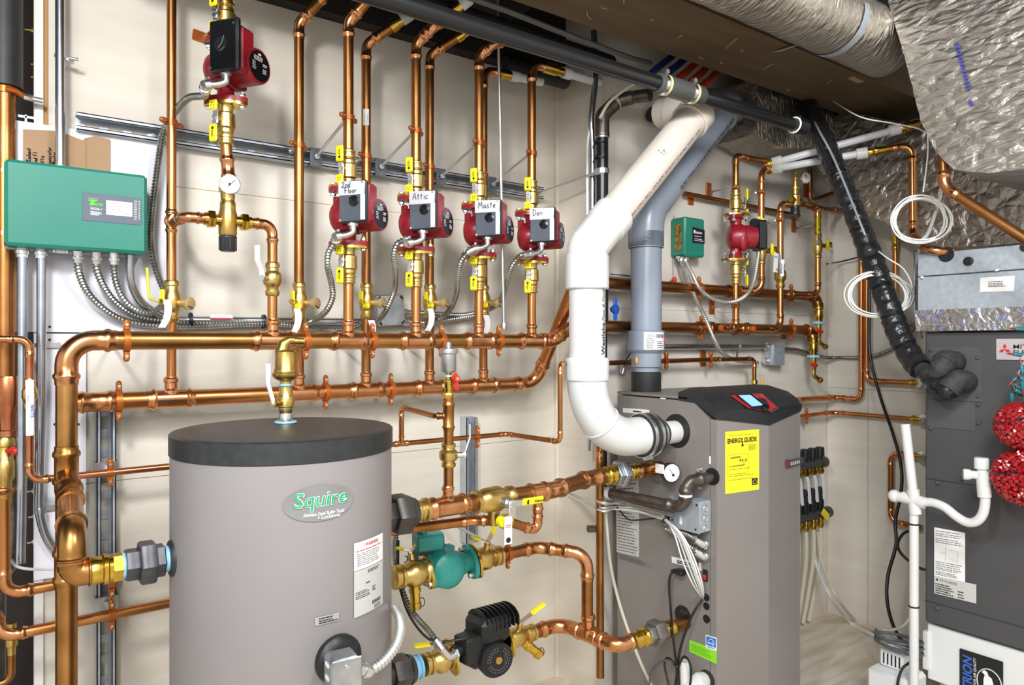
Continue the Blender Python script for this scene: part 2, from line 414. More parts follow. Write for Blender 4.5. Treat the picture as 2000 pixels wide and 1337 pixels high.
# ================================================================== room
def wallmat(name, c1, c2):
    m = mat(name, c1, .62, 0, c2, 2.2, bump=.35, bscale=9, stretch=(1, 1, 9), bdist=.002)
    return m
WAL = wallmat('painted_plywood', '#e5ddd0', '#dfd5c5')
WALC = wallmat('painted_plywood_pale', '#e8e1d6', '#e2d9cb')
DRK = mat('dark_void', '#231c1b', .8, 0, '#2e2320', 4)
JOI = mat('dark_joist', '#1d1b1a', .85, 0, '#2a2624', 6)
def boxw(a, b): 
    a = V(a); b = V(b); c = (a+b)/2; return c, abs(b.x-a.x), abs(b.y-a.y), abs(b.z-a.z)
XL = Y(66, 668, YA).x
sz = Y(350, 322, YA).z
b = B()
for x0, x1, z0, z1 in ((XL, XJ, 0, .86), (XL, XJ, .8615, 1.6), (XL, XJ, 1.6012, 2.45)): b.box(*boxw((x0, YA, z0), (x1, YA+.02, z1)))
struct(b, 'wall_back', 'cream painted plywood wall behind the copper manifolds', WAL)
b = B().box(*boxw((XJ, YB, 0), (XJ+.02, YA+.02, 2.45))); struct(b, 'wall_jog', 'short cream return wall beside the corner post', WAL)
b = B()
zs = Y(1600, 617, YB).z
for z0, z1 in ((0, .9), (.9012, zs), (zs+.001, 2.45)): b.box(*boxw((XJ+.02, YB, z0), (XC+.02, YB+.02, z1)))
struct(b, 'wall_rear', 'cream plywood wall behind the boiler', WALC)
ys = X(1695, 1000, XC).y
b = B().box(*boxw((XC, -2.2, 0), (XC+.02, ys-.0012, 1.0))); b.box(*boxw((XC, ys+.0012, 0), (XC+.02, YB-.002, 1.0))); b.box(*boxw((XC, -2.2, 1.0012), (XC+.02, YB-.002, 2.45)))
b.box(*boxw((XC+.02, -2.2, 0), (XC+.03, YB, 2.45)))
struct(b, 'wall_right', 'pale plywood wall behind the air handler', WALC)
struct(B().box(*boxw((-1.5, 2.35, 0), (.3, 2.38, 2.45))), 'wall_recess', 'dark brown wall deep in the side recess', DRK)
struct(B().box(*boxw((XL, YA-.012, 0), (XL+.018, YA-.0005, 2.45))), 'trim_1', 'white wooden edge strip at the end of the plywood wall', mat('edge_white', '#e9e4de', .6))
struct(B().box(*boxw((XL+.0185, YA-.005, Y(80, 250, YA).z), (XL+.027, YA-.0005, 2.45))), 'trim_2', 'thin tan batten beside the white edge strip', mat('tan_wood', '#b98d57', .7))
FLR = mat('floor_paint', '#e2d9ca', .5, 0, '#cbbca2', 5, bump=.25, bscale=8, stretch=(1, 5, 1), bdist=.003)
struct(B().box(*boxw((-2.5, -2.5, -.03), (XC+.1, 2.4, 0))), 'floor', 'cream streaked floor', FLR)
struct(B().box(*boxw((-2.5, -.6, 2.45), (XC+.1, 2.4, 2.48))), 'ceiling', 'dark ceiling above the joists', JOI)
struct(B().box(*boxw((XJ-.0145, YA-.013, 0), (XJ-.0005, YA-.0005, 2.12))).box(*boxw((0, 0, -.02), (.001, .001, -.019))), 'trim_3', 'narrow cream corner batten where plywood meets the return wall', WAL)
struct(B().box(*boxw((XJ-.018, YB-.03, 0), (XJ+.022, YB-.001, Y(1190, 915, YB).z))), 'trim_4', 'pale grey corner post beside the boiler', mat('post_paint', '#cfc9bf', .6, 0, '#c5beb3', 5))
# dark framing overhead
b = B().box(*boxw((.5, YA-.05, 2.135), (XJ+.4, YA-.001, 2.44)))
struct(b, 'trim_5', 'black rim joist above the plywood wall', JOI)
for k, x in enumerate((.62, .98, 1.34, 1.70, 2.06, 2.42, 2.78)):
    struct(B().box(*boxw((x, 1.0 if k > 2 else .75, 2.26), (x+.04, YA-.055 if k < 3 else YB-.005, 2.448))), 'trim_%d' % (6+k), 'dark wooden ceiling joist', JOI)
BEAM = mat('brown_beam', '#5c4a35', .75, 0, '#6a573f', 7, bump=.3, bscale=30, stretch=(.4, 3, 3))
b = B().box(*boxw((.25, 1.262, 2.10), (XC-.004, 1.523, 2.26)))
bm_ = struct(b, 'beam_1', 'brown boxed beam with splinters crossing overhead', BEAM); SPL = mat('splinter', '#c2a266', .8)
for px, py, L, a in ((1150, 30, .05, .6), (1275, 38, .015, .2), (1220, 0, .03, .9), (1370, 112, .03, .3), (1428, 85, .08, 1.1), (1470, 60, .03, 2.2), (1540, 175, .03, .2), (1012, 8, .05, .8), (1410, 122, .012, 0), (1450, 98, .012, 0), (1575, 105, .02, .4), (1330, 70, .02, 1.4), (1500, 130, .05, 1.2), (1180, 15, .02, 0), (1620, 160, .03, .9)):
    p = Z(px, py, 2.0995)
    if not 1.27 < p.y < 1.515: continue
    d = V((math.cos(a), math.sin(a), 0)); part(B().tube([p-d*L/2, p+V((0, .004, -.001)), p+d*L/2], .0016, 5), 'splinter', SPL, bm_)
# ================================================================== big black pipes under the joists
def ptX(px, py, y): return Y(px, py, y)
YD = 1.335; ZD = Y(1200, 136, YD).z; p0 = V((.15, YD, ZD)); pe = V((Y(1560, 250, YD).x, YD, ZD))
t = thing('drain_pipe', 'long black drain pipe with a clamped grey coupling under the beam', 'pipe', p0)
part(B().cyl(p0, pe, .0203, n=24), 'pipe', ABS, t)
xa, xb = Y(1283, 165, YD).x, Y(1370, 190, YD).x
c = lambda x: V((x, YD, ZD))
part(B().lathe(c(xa), EX, [(0, .0249), (.006, .0274), (xb-xa-.006, .0274), (xb-xa, .0249)], 24), 'coupling', mat('grey_rubber', '#4a4b48', .5), t)
for q in (.1, .72):
    part(B().lathe(c(xa+(xb-xa)*q), EX, [(-.006, .0278), (-.006, .0291), (.006, .0291), (.006, .0278)], 24).box(c(xa+(xb-xa)*q)+V((0, -.0166, .0291)), .012, .014, .01), 'band', ZNC, t)
    part(B().lathe(c(xa+(xb-xa)*q+.013), EX, [(-.004, .0278), (-.004, .0284), (.004, .0284), (.004, .0278)], 24), 'tape', mat('glue_yellow', '#d8cf9a', .5), t)
part(B().lathe(pe, EX, [(-.0249, .0216), (-.0249, .0274), (.0249, .0274), (.0249, .0166)], 24), 'end_coupling', ABS, t)
part(B().ring(pe+V((-.0257, 0, 0)), EX, .0237, .003, 24, 6), 'glue_ring', WHI, t)
q = [V((.2, 1.70, 2.105)), V((1.15, 1.70, 2.105)), V((1.62, 1.70, 2.10))]
wire('thick black insulated pipe running beside the joists above the drain pipe', q, .034, RUB, 'insulated_pipe', 'pipe', sm=False, n=18)
wire('thin black cable strapped along the drain pipe under the beam', [V((.25, 1.56, 2.085)), V((1.0, 1.56, 2.09)), V((1.3, 1.565, 2.082)), V((1.58, 1.585, 2.085)), V((1.75, 1.64, 2.12))], .008, mat('grey_pipe_sleeve', '#5d5d5c', .4), 'cable', 'cable')
for k, (a, m, nm) in enumerate(((0, PEXB, 'dark blue'), (1, PEXB, 'dark blue'), (2, PEXR, 'red'), (3, PEXR, 'red'), (4, PEXR, 'red'))):
    yy = 1.58+.012*k
    pts = [D(1258+24*k, 158+10*k, 2.42), D(1282+22*k, 134+9*k, 2.44), D(1310+20*k, 112+10*k, 2.5), D(1352+18*k, 76+9*k, 2.62)]
    wire('%s plastic tube arching above the drain pipe, %s of its bundle' % (nm, ('first from the wall', 'second from the wall', 'middle one', 'second from the beam', 'closest to the beam')[k]), pts, .012, m, 'plastic_tube', 'tube', 'coloured tubes above the drain pipe')
for px, py, l, s in ((1070, 150, .30, 'short black insulated pipe stub poking past the wall corner'), (1300, 230, .12, 'stubby black insulated pipe end behind the white vent pipe')):
    a = Y(px, py, 1.9 if px < 1200 else 1.72); b = B().cyl(a-EX*l*.6, a+EX*l*.25, .026, n=18).ring(a+EX*l*.25, EX, .016, .01, 18)
    solo(b, 'insulated_pipe', s, 'pipe', RUB)
a = Y(1112, 147, 1.9); wire('orange tube end inside the black stub by the wall corner', [a-EX*.1, a+EX*.03], .011, PEXR, 'plastic_tube', 'tube', sm=False)
a = Y(1318, 200, 1.73); wire('orange tube end beside the top of the white vent pipe', [a-EX*.05+EZ*.02, a+EX*.05], .013, PEXR, 'plastic_tube', 'tube', sm=False)
TANB = mat('brass_tan', '#dcc28e', .45, .7)
PLT = mat('zinc_plate_dull', '#84898e', .45, .7, '#6f757b', 30)
# ================================================================== wall A: struts
YS = 1.954; YR = 1.88; YU = 1.75; ZU = 1.2045; ZL = 1.0645; RR = .0133
def strut(label, a, b_, slots, w=.041, dep=.0405):
    """slotted channel: back plate with real slots between two lips, laid on the wall, open face to the room"""
    a = V(a); b_ = V(b_); d = (b_-a).normalized(); L = (b_-a).length; s = EZ if abs(d.x) > .5 else EX
    t = thing('strut_channel', label, 'strut', a)
    n = V((0, -1, 0)); b = B()
    m = Matrix((d, s, n)).transposed(); yb = V((0, YA-.0015, 0))
    def bx(l0, l1, s0, s1, n0, n1):
        c = a + d*((l0+l1)/2) + s*((s0+s1)/2); c = V((c.x, YA-.0005-(n0+n1)/2, c.z)); b.box(c, l1-l0, abs(s1-s0), abs(n1-n0), m)
    bx(0, L, w/2-.0025, w/2, 0, dep); bx(0, L, -w/2, -w/2+.0025, 0, dep)
    for sg in (1, -1):
        bx(0, L, sg*(w/2-.0095), sg*w/2, dep-.0025, dep); bx(0, L, sg*(w/2-.0095), sg*(w/2-.0075), dep-.009, dep)
    bx(0, L, .0072, w/2, 0, .002); bx(0, L, -w/2, -.0072, 0, .002)
    x = 0.
    while x < L:
        bx(x, min(L, x+.02), -.0075, .0075, 0, .002); x += .05
    part(b, 'channel', STR, t)
    for q in (.12, .62):
        p = a+d*(L*q); p = V((p.x, YA-.003, p.z)); part(B().lathe(p, n, [(0, .012), (.003, .012), (.0035, .006), (.008, .006)], 6), 'bolt', ZNC, t)
    return t
zst = 1.72
strut('long horizontal steel strut channel high on the plywood wall', V((Y(150, 234, YS).x, YA, zst)), V((Y(1062, 378, YS).x, YA, zst)), 1)
strut('tall vertical steel strut channel between big copper pipe and tank', V((Y(208, 1100, YS).x, YA, .02)), V((Y(208, 1100, YS).x, YA, Y(208, 790, YS).z)), 1)
strut('vertical steel strut channel behind the air vent pipe', V((Y(922, 900, YS).x, YA, .55)), V((Y(922, 900, YS).x, YA, Y(922, 815, YS).z)), 1)
# ------------------------------------------------------------------ hinged copper clamps with rods
def clamp(label, c, r, axis, rod_to=None, m=None, group='copper pipe clamps', wing=None):
    c = V(c); t = thing('pipe_clamp', label, 'clamp', c, 0, group)
    axis = axis.normalized(); w = wing or (V((-.82, -.57, 0)) if abs(axis.z) > .5 else EZ); w = (w-axis*w.dot(axis)).normalized()
    h = .0065
    b = B().lathe(c-axis*h, axis, [(0, r*1.02), (0, r*1.22), (h*2, r*1.22), (h*2, r*1.02)], 20, u=w)
    o = axis.cross(w).normalized()
    for s in (1, -1):
        b.box(c+w*s*(r*1.2+.008), .018, .011, h*1.9, Matrix((w, o, axis)).transposed(), .002)
        b.ball(c+w*s*(r*1.2+.016), .0065, n=10)
    part(b, 'band', m or ORG, t)
    for s in (1, -1): part(B().hexn(c+w*s*(r*1.2+.01)-o*.009, c+w*s*(r*1.2+.01)+o*.009, .0035), 'screw', ZNC, t)
    if rod_to is not None:
        part(B().cyl(V((c.x, c.y+r*1.1, c.z)), V(rod_to), .0042, n=10).hexn(V(rod_to)-EY*.012, V(rod_to)-EY*.004, .008), 'rod', ROD, t)
    return t
# ------------------------------------------------------------------ isolation valves on the pumps
def two_pad_handle(t, c, up, s=1., side=V((-.82, -.57, 0))):
    """metal plate on the stem with a long and a short yellow pad; up = long pad above"""
    c = V(c); side = side.normalized(); o = EZ.cross(side).normalized()
    k = 1 if up else -1; h = c+side*.029*s
    part(B().cyl(c, h, .0062*s, n=12).hexn(h-side*.004*s, h+side*.003*s, .0085*s), 'stem', BRS, t)
    M3 = Matrix((o, EZ, side)).transposed()
    st = B().box(h+side*.004*s, .015*s, .03*s, .003*s, M3, .001); st.box(h+side*.006*s+EZ*k*.018*s-o*.001, .012*s, .02*s, .0025*s, M3)
    st.hexn(h+side*.005*s, h+side*.01*s, .006*s); bk = part(st, 'handle_plate', ZNC, t)
    L = .041*s; part(B().box(h+side*.012*s+EZ*k*(.018*s+L/2), .022*s, L, .0065*s, M3, .0032*s), 'long_grip', YEL, t)
    part(B().box(h+side*.012*s-EZ*k*.026*s, .023*s, .023*s, .0065*s, M3, .003*s), 'short_grip', YEL, t)
    g = B(); f = h+side*(.0156*s)
    def bar(y0, y1, x0, x1): 
        q = [f+o*x+EZ*k*y for x, y in ((x0*s, y0*s), (x1*s, y0*s), (x1*s, y1*s), (x0*s, y1*s))]; g.add(q, [(0, 1, 2, 3)])
    bar(.024, .049, .0005, .0022); bar(.026, .031, -.002, .0045); bar(.034, .047, -.0022, -.0008)
    for x in (-.0042, .0025): bar(-.025, -.0225, x, x+.0025)
    bar(-.030, -.0288, -.004, .004)
    part(g, 'printed_mark', INK, t)
def flange_valve(label, c, up, group='flanged ball valves at the pumps', L=.098, side=V((-.82, -.57, 0)), s=1.):
    """c = pump flange face centre, valve goes up or down from it"""
    c = V(c); d = EZ if up else -EZ; t = thing('ball_valve', label, 'valve', c, 0, group)
    prof = [(.006, .019), (.012, .0165), (.022, .0165), (.026, .021), (.058, .0225), (.062, .0185), (.070, .0185), (.072, .0165), (.076, .0158), (.0775, .0195), (.0815, .0195), (.083, .0165), (.090, .0162), (.0915, .0185), (.095, .0185), (.098, .0155)]
    k = L/.098
    part(B().lathe(c, d, [(a*k, r*s) for a, r in prof], 22), 'body', BRS, t)
    fa = V((math.cos(R(-38)), math.sin(R(-38)), 0))
    part(oval(B(), c, d, fa, .052, .03, .0065), 'flange', BRS2, t)
    for sg in (1, -1):
        p = c+fa*sg*.04; part(B().hexn(p+d*.0066, p+d*.013, .0075).cyl(p-d*.024, p+d*.008, .0035, n=8).hexn(p-d*.0205, p-d*.0135, .0078), 'flange_bolt', ZNC, t)
    two_pad_handle(t, c+d*.041*k, up, s, side); return t
def oval(b, c, d, u, a, w, th):
    u = u.normalized(); o = d.cross(u).normalized(); p = []
    for i in range(28):
        q = 2*PI*i/28; x, y = math.cos(q), math.sin(q)
        rr = a*abs(x)**1.0*math.copysign(1, x), w*(1-abs(x)**2.2*.62)*math.copysign(1, y) if abs(y) > 1e-9 else 0
        p.append(c+u*rr[0]+o*(w*math.sin(q)*(1-.28*abs(x)**3)))
    return b.prism(p, d, th)
# ------------------------------------------------------------------ circulator pumps
def pump(label, loc, kind, tag=None, tagh=.0125, rotz=R(-55), group='red circulators with tagged boxes'):
    t = thing('circulator_pump', label, 'pump', loc, rotz, group, local=True)
    O = V((0, 0, 0)); fa = V((math.cos(R(17)), math.sin(R(17)), 0))
    b = B()
    for s in (1, -1):
        oval(b, V((0, 0, s*.075)), EZ*-s, fa, .052, .03, .011)
        b.lathe(V((0, 0, s*.066)), EZ*-s, [(0, .026), (.008, .02), (.03, .0185), (.05, .024)], 20)
    b.lathe(V((-.048, 0, 0)), EX, [(.008, .02), (.012, .034), (.02, .041), (.03, .044), (.052, .045), (.056, .043), (.062, .043), (.066, .046), (.074, .046), (.076, .04)], 28)
    for k in range(4):
        a = PI/4+k*PI/2; b.cyl(V((.002, .045*math.cos(a), .045*math.sin(a))), V((.028, .045*math.cos(a), .045*math.sin(a))), .0075, n=10)
    b.box((-.035, 0, .03), .02, .012, .05, None, .004)
    part(b, 'volute', RED, t)
    b = B().lathe(V((.026, 0, 0)), EX, [(0, .040), (.002, .0415), (.064, .0405), (.069, .0385)], 32)
    b.box((.057, -.036, .023), .074, .05, .102, None, .008)
    mo = part(b, 'motor_housing', RED, t)
    b = B().lathe(V((.0945, 0, 0)), EX, [(0, .0345), (.0012, .0345)], 32); fp = part(b, 'rating_plate', BLKG, t)
    fn = lambda x, y, l: V((.0958+l, x, y))
    g = B(); rows(g, fn, -.02, .012, (.018, .014, .0105), .0018, 3); rows(g, fn, -.026, -.012, (-.012, -.008, -.004, 0, .004), .0016, 3); rows(g, fn, .01, .026, (-.014, -.010, -.006, .002, .006), .0022, 3)
    rows(g, fn, -.006, .006, (.025, .0225), .0024, 2); part(g, 'printed_lines', WHI, fp)
    # terminal box
    if kind == 'tag':
        b = B().box((.0555, -.0650, .024), .078, .014, .104, None, .004); bx = part(b, 'terminal_box', BLK, t)
        fr = lambda x, y, l: V((.0168+x*.0775, -.0716-l, -.0275+y*.103))
        b = B(); pr = [(.03, .03), (.97, .03), (.97, .66), (.03, .66)]
        b.prism([fr(x, y, 0) for x, y in pr], V((0, -1, 0)), .0006); part(b, 'graphite_label', GRB, bx)
        b = B().prism([fr(x, y, 0) for x, y in ((0, .655), (.95, .655), (.97, .97), (.0, 1.0))], V((0, -1, 0)), .0014)
        b.prism([fr(x, y, 0) for x, y in ((.80, .05), (.97, .05), (.97, .66), (.80, .66))], V((0, -1, 0)), .0009)
        part(b, 'silver_tape', SILV, bx)
        c = V((.061, -.0722, .0245)); b = B().lathe(c, V((0, -1, 0)), [(0, .0135), (.002, .0135), (.003, .011)], 22); b.box(c+V((0, -.006, 0)), .006, .008, .025, Matrix.Rotation(R(-50), 3, 'Y'), .002); part(b, 'speed_knob', BLKG, bx)
        g = B()
        for k in range(5):
            y = .12+.1*k; g.add([fr(.16, y, .0011), fr(.18, y, .0011), fr(.18, y+.05, .0011), fr(.16, y+.05, .0011)], [(0, 1, 2, 3)])
        part(g, 'printed_scale', GINK, bx)
        lines = tag.split('|')
        for i, s in enumerate(lines):
            y = .77 if len(lines) == 1 else (.84 if i == 0 else .70)
            x = .14 if i == 0 else .24
            hand(bx, s, lambda a, c_, l, x=x, y=y: V((.0168+x*.0775+a, -.0732-l, -.0275+y*.103+c_)), tagh)
    else:
        b = B().box((.0555, -.066, .026), .08, .016, .118, None, .005); bx = part(b, 'terminal_box', BLKG, t)
        b = B().lathe(V((.05, -.074, .028)), V((0, -1, 0)), [(0, .017), (.001, .017), (.0012, .014)], 20); part(b, 'worn_knob', BLK, bx)
        part(B().tube([V((.045, -.0755, .02)), V((.055, -.0758, .03)), V((.06, -.0758, .045))], .0012, 5).tube([V((.05, -.0755, .012)), V((.062, -.0758, .02))], .001, 5), 'scuff_mark', GINK, bx)
    b = B()
    for x, z in ((.022, -.022), (.085, .07)): b.cyl(V((x, -.07, z)), V((x, -.0745, z)), .003, n=8)
    part(b, 'cover_screw', ZNC, t)
    # angled conduit connector under the box
    q = [V((.048, -.055, -.028)), V((.048, -.055, -.05)), V((.036, -.068, -.058)), V((.018, -.086, -.064))]
    b = B().tube(fillet(q, .012, 5), .0082, 12).lathe(V((.048, -.055, -.026)), -EZ, [(0, .0135), (.008, .0135)], 8).lathe(q[-1], (q[-2]-q[-1]), [(0, .0125), (.012, .0125), (.013, .009)], 12).box(q[-1]+V((.005, .004, .013)), .006, .006, .012)
    part(b, 'conduit_elbow', ZNC, t)
    ca, sa = math.cos(rotz), math.sin(rotz); e = q[-1]; return V(loc)+V((e.x*ca-e.y*sa, e.x*sa+e.y*ca, e.z)), t
ZP = 1.525
cols = [(683, 676, '2nd|Floor', '2nd Floor'), (817, 806, 'Attic', 'Attic'), (939, 930, 'Maste', 'Maste'), (1040, 1035, 'Den', 'Den')]
PE = {}
for i, (pb, ptp, tg, nm) in enumerate(cols):
    x = Y((pb+ptp)/2+1, 668, YU).x; c = V((x, YU, ZP))
    PE[i], _ = pump('red circulator whose silver tape is marked %s' % nm, c, 'tag', tg, .0135 if '|' in tg else .018)
    flange_valve('flanged brass ball valve above the circulator marked %s' % nm, c+EZ*.0755, True)
    flange_valve('flanged brass ball valve below the circulator marked %s' % nm, c-EZ*.0755, False)
    run('short copper riser from upper manifold to the circulator marked %s' % nm, [V((x, YU, ZU)), c-EZ*.168], RR, COP, tees=[], group='pump risers below the circulators')
    zt = ZP+.168; zc = zst+.012
    topz = 2.055
    s = V((x, YU, zt))
    if i == 0: pts = [s, V((x, YU, 2.03)), V((x+.05, YU-.06, 2.10)), V((x+.11, YU-.14, 2.2))]
    elif i == 1: pts = [s, V((x, YU, 2.02)), V((x+.03, YU-.04, 2.06)), V((x+.055, YU-.07, 2.085))]
    elif i == 2: pts = [s, V((x, YU, 2.035)), V((x+.03, YU-.03, 2.07)), V((x+.12, YU-.02, 2.11))]
    else: pts = [s, V((x, YU, 2.06)), V((x+.075, YU, 2.06))]
    run('copper supply riser above the circulator marked %s' % nm, pts, RR, COPB, group='supply risers to the joists')
    if i in (1, 3):
        e = pts[-1]; d = (pts[-1]-pts[-2]).normalized()
        b = B().lathe(e, d, [(-.03, .0145), (-.03, .0175), (.02, .0175), (.02, .0145), (.05, .0145)], 16)
        solo(b, 'brass_adapter', 'brass adapter topping the riser of the circulator marked %s' % nm, 'fitting', BRS2, 'brass adapters at the joists')
        b = B().lathe(e+d*.05, d, [(0, .0175), (.03, .0175), (.03, .013), (.16, .013)], 16)
        solo(b, 'white_pipe_end', 'white plastic pipe end leaving the riser of the circulator marked %s' % nm, 'pipe', PEX, 'white pipe ends at the joists')
    cx = x; clamp('hinged copper clamp on the riser above the circulator marked %s' % nm, V((x, YU, zc+.05)), RR, EZ, V((x-.012, YS-.004, zc-.012)))
    p = thing('strut_nut_plate', 'square nut plate on the long strut holding the rod for %s' % nm, 'bracket', V((x-.012, YS-.004, zst)), 0, 'square plates on the long strut')
    part(B().box((x-.012, YS-.0045, zst), .034, .003, .05).box((x-.012, YS+.008, zst+.0245), .034, .026, .003).box((x-.012, YS+.008, zst-.0245), .034, .026, .003), 'plate', PLT, p)
# the fifth, higher pump
x5 = Y(441, 668, YU).x; c5 = V((x5, YU, Y(441, 139, YU).z))
PE[4], _ = pump('red circulator with plain black box high above the mixing valve', c5, 'black')
flange_valve('flanged brass ball valve above the highest circulator', c5+EZ*.0755, True)
flange_valve('flanged brass ball valve below the highest circulator', c5-EZ*.0755, False)
run('short copper stub above the highest circulator', [c5+EZ*.168, c5+EZ*.34], RR, COP)
clamp('hinged copper clamp above the highest circulator', c5+EZ*.19, RR, EZ)
a = Y(392, 72, YA-.002); b = B().box((a.x, YA-.004, a.z), .042, .005, .028, Matrix.Rotation(R(8), 3, 'Y'), .002).cyl((a.x+.012, YA-.006, a.z), (a.x+.03, YU+.05, a.z+.02), .004)
solo(b, 'wall_plate', 'small copper wall plate behind the highest circulator', 'bracket', ORG)
# flex from the pumps
flex('flexible conduit curving from the highest circulator past the tall riser', [PE[4]] + YP([(400, 186, 1.72), (372, 190, 1.78), (352, 206, 1.86), (330, 236, 1.925), (318, 262), (307, 330), (297, 420), (295, 470), (303, 520), (320, 565), (345, 610)], 1.93))
flex('flexible conduit looping down from the circulator marked 2nd Floor', [PE[0]] + YP([(657, 470, 1.70), (642, 492, 1.72), (640, 520, 1.74), (648, 556, 1.78), (649, 582, 1.8), (636, 608, 1.83), (612, 626, 1.9), (580, 634, 1.93)]))
flex('flexible conduit looping down from the circulator marked Attic', [PE[1]] + YP([(795, 468, 1.70), (776, 476, 1.71), (769, 500, 1.73), (772, 535, 1.77), (770, 568, 1.82), (755, 604, 1.86), (735, 630, 1.92), (722, 640, 1.94)]))
flex('flexible conduit looping down from the circulator marked Maste', [PE[2]] + YP([(915, 492, 1.69), (900, 512, 1.71), (894, 545, 1.75), (891, 575, 1.8), (880, 602, 1.86), (862, 620, 1.92), (845, 628, 1.94)]))
flex('flexible conduit looping down from the circulator marked Den', [PE[3]] + YP([(1015, 500, 1.69), (1000, 520, 1.71), (989, 552, 1.76), (980, 580, 1.82), (966, 598, 1.88), (948, 607, 1.93)]))
# ------------------------------------------------------------------ manifolds
xs_up = [Y(533, 660, YU).x] + [Y((c_[0]+c_[1])/2+1, 668, YU).x for c_ in cols]
xl0 = Y(130, 700, YU).x
E45 = Y(1080, 655, YU); e2 = Y(1122, 646, 1.69)
PB1 = Y(1200, 633, 1.69)
pu = [V((xl0, YU, .985)), V((xl0, YU, ZU)), V((E45.x, YU, ZU)), V((e2.x, 1.69, PB1.z)), V((2.86, 1.69, PB1.z))]
OFFR = .0203
t = run('upper copper manifold ending in a big elbow above the tank inlet', [pu[0], pu[1], pu[2], pu[2]+(pu[3]-pu[2])*.5], OFFR, COPA, tees=[(V((x, YU, ZU)), EZ, RR) for x in xs_up], rad=.052)
xs_lo = {}
for px in (334, 584, 715, 839, 944): xs_lo[px] = Y(px, 760, YR).x
PB0 = Y(1200, 555, 1.69)
pl = [V((Y(152, 785, YR).x, YR, ZL)), V((Y(1046, 748, YR).x, YR, ZL)), V((Y(1125, 545, 1.69).x, 1.69, PB0.z))]
t = run('lower copper manifold with a steep bend rising beside the white vent pipe', pl, OFFR, COP, tees=[(V((x, YR, ZL)), EZ, RR) for x in xs_lo.values()], rad=.05, coups=[pl[0]+EX*.035])
for px, l in ((247, 'by the big elbow'), (597, 'behind the tank vent valve'), (727, 'below the Attic loop'), (862, 'left of the Maste riser'), (974, 'under the hanging rod')):
    clamp('copper clamp on upper manifold %s' % l.replace('left of', 'before'), V((Y(px, 665, YU).x, YU, ZU)), OFFR, EX, V((Y(px, 665, YU).x, YA-.006, ZU-.008)))
for px, l in ((232, 'beside the vertical strut'), (636, 'above the tank lid'), (763, 'between its middle tees')):
    clamp('copper clamp on lower manifold %s' % l, V((Y(px, 765, YR).x, YR, ZL)), OFFR, EX, V((Y(px, 765, YR).x, YA-.006, ZL+.012)))
# returns
def purge(label, c, group='purge valves on the return pipes', lever=False, tag=False, s=1.):
    c = V(c); t = thing('purge_valve', label, 'valve', c, 0, group); sd = V((.30, -.95, 0)).normalized(); lf = V((-.80, -.60, 0)).normalized(); o = EZ.cross(lf)
    part(B().lathe(c-EZ*.05*s, EZ, [(0, .0155), (.003, .0175), (.012, .0175), (.014, .0158), (.022, .0158), (.026, .019), (.04, .021), (.06, .021), (.072, .018), (.078, .0155), (.086, .0155), (.088, .0178), (.096, .0178), (.1, .0155)], 20), 'body', BRS, t)
    p = c+V((.014, -.006, -.004)); q = p+V((.016, -.026, -.002)); part(B().cyl(p, q, .0095, n=14).lathe(q, q-p, [(-.008, .0125), (0, .0155), (.008, .0155), (.009, .0125), (.0095, .006)], 22), 'drain_port', TANB, t)
    part(B().ring(q+(q-p).normalized()*.002-EZ*.008, EZ+EX*.4, .011, .0011, 18, 5), 'cap_strap', BLK, t)
    h = c+lf*.026+EZ*-.002; M3 = Matrix((o, EZ, lf)).transposed()
    part(B().cyl(c, h+lf*.004, .008, n=12).hexn(h+lf*.004, h+lf*.012, .007), 'stem', BRS, t)
    part(B().box(h+EZ*.011*s+lf*.004, .0135*s, .036*s, .007, M3, .0025).box(h+V((.010, -.006, -.012))*s, .022*s, .017*s, .010, M3, .004), 'tee_handle', YEL, t)
    if lever:
        a = h+lf*.016; part(B().tube(fillet([a, a+lf*.028+EZ*.004, a+lf*.034+EZ*.075], .008, 4), .0034, 8), 'lever', YLT, t)
    return t
rets = [(336, 0, None), (578, 45, 'a'), (715, 88, 'b'), (839, 108, 'c'), (946, 137, 'd')]
rn = ['tall thin copper riser standing before the green control box', 'copper return pipe between the mixing valve loop and the 2nd Floor pump', 'copper return pipe with a barcode sticker beside the 2nd Floor pump', 'copper return pipe standing behind the Attic pump', 'copper return pipe standing behind the Maste pump']
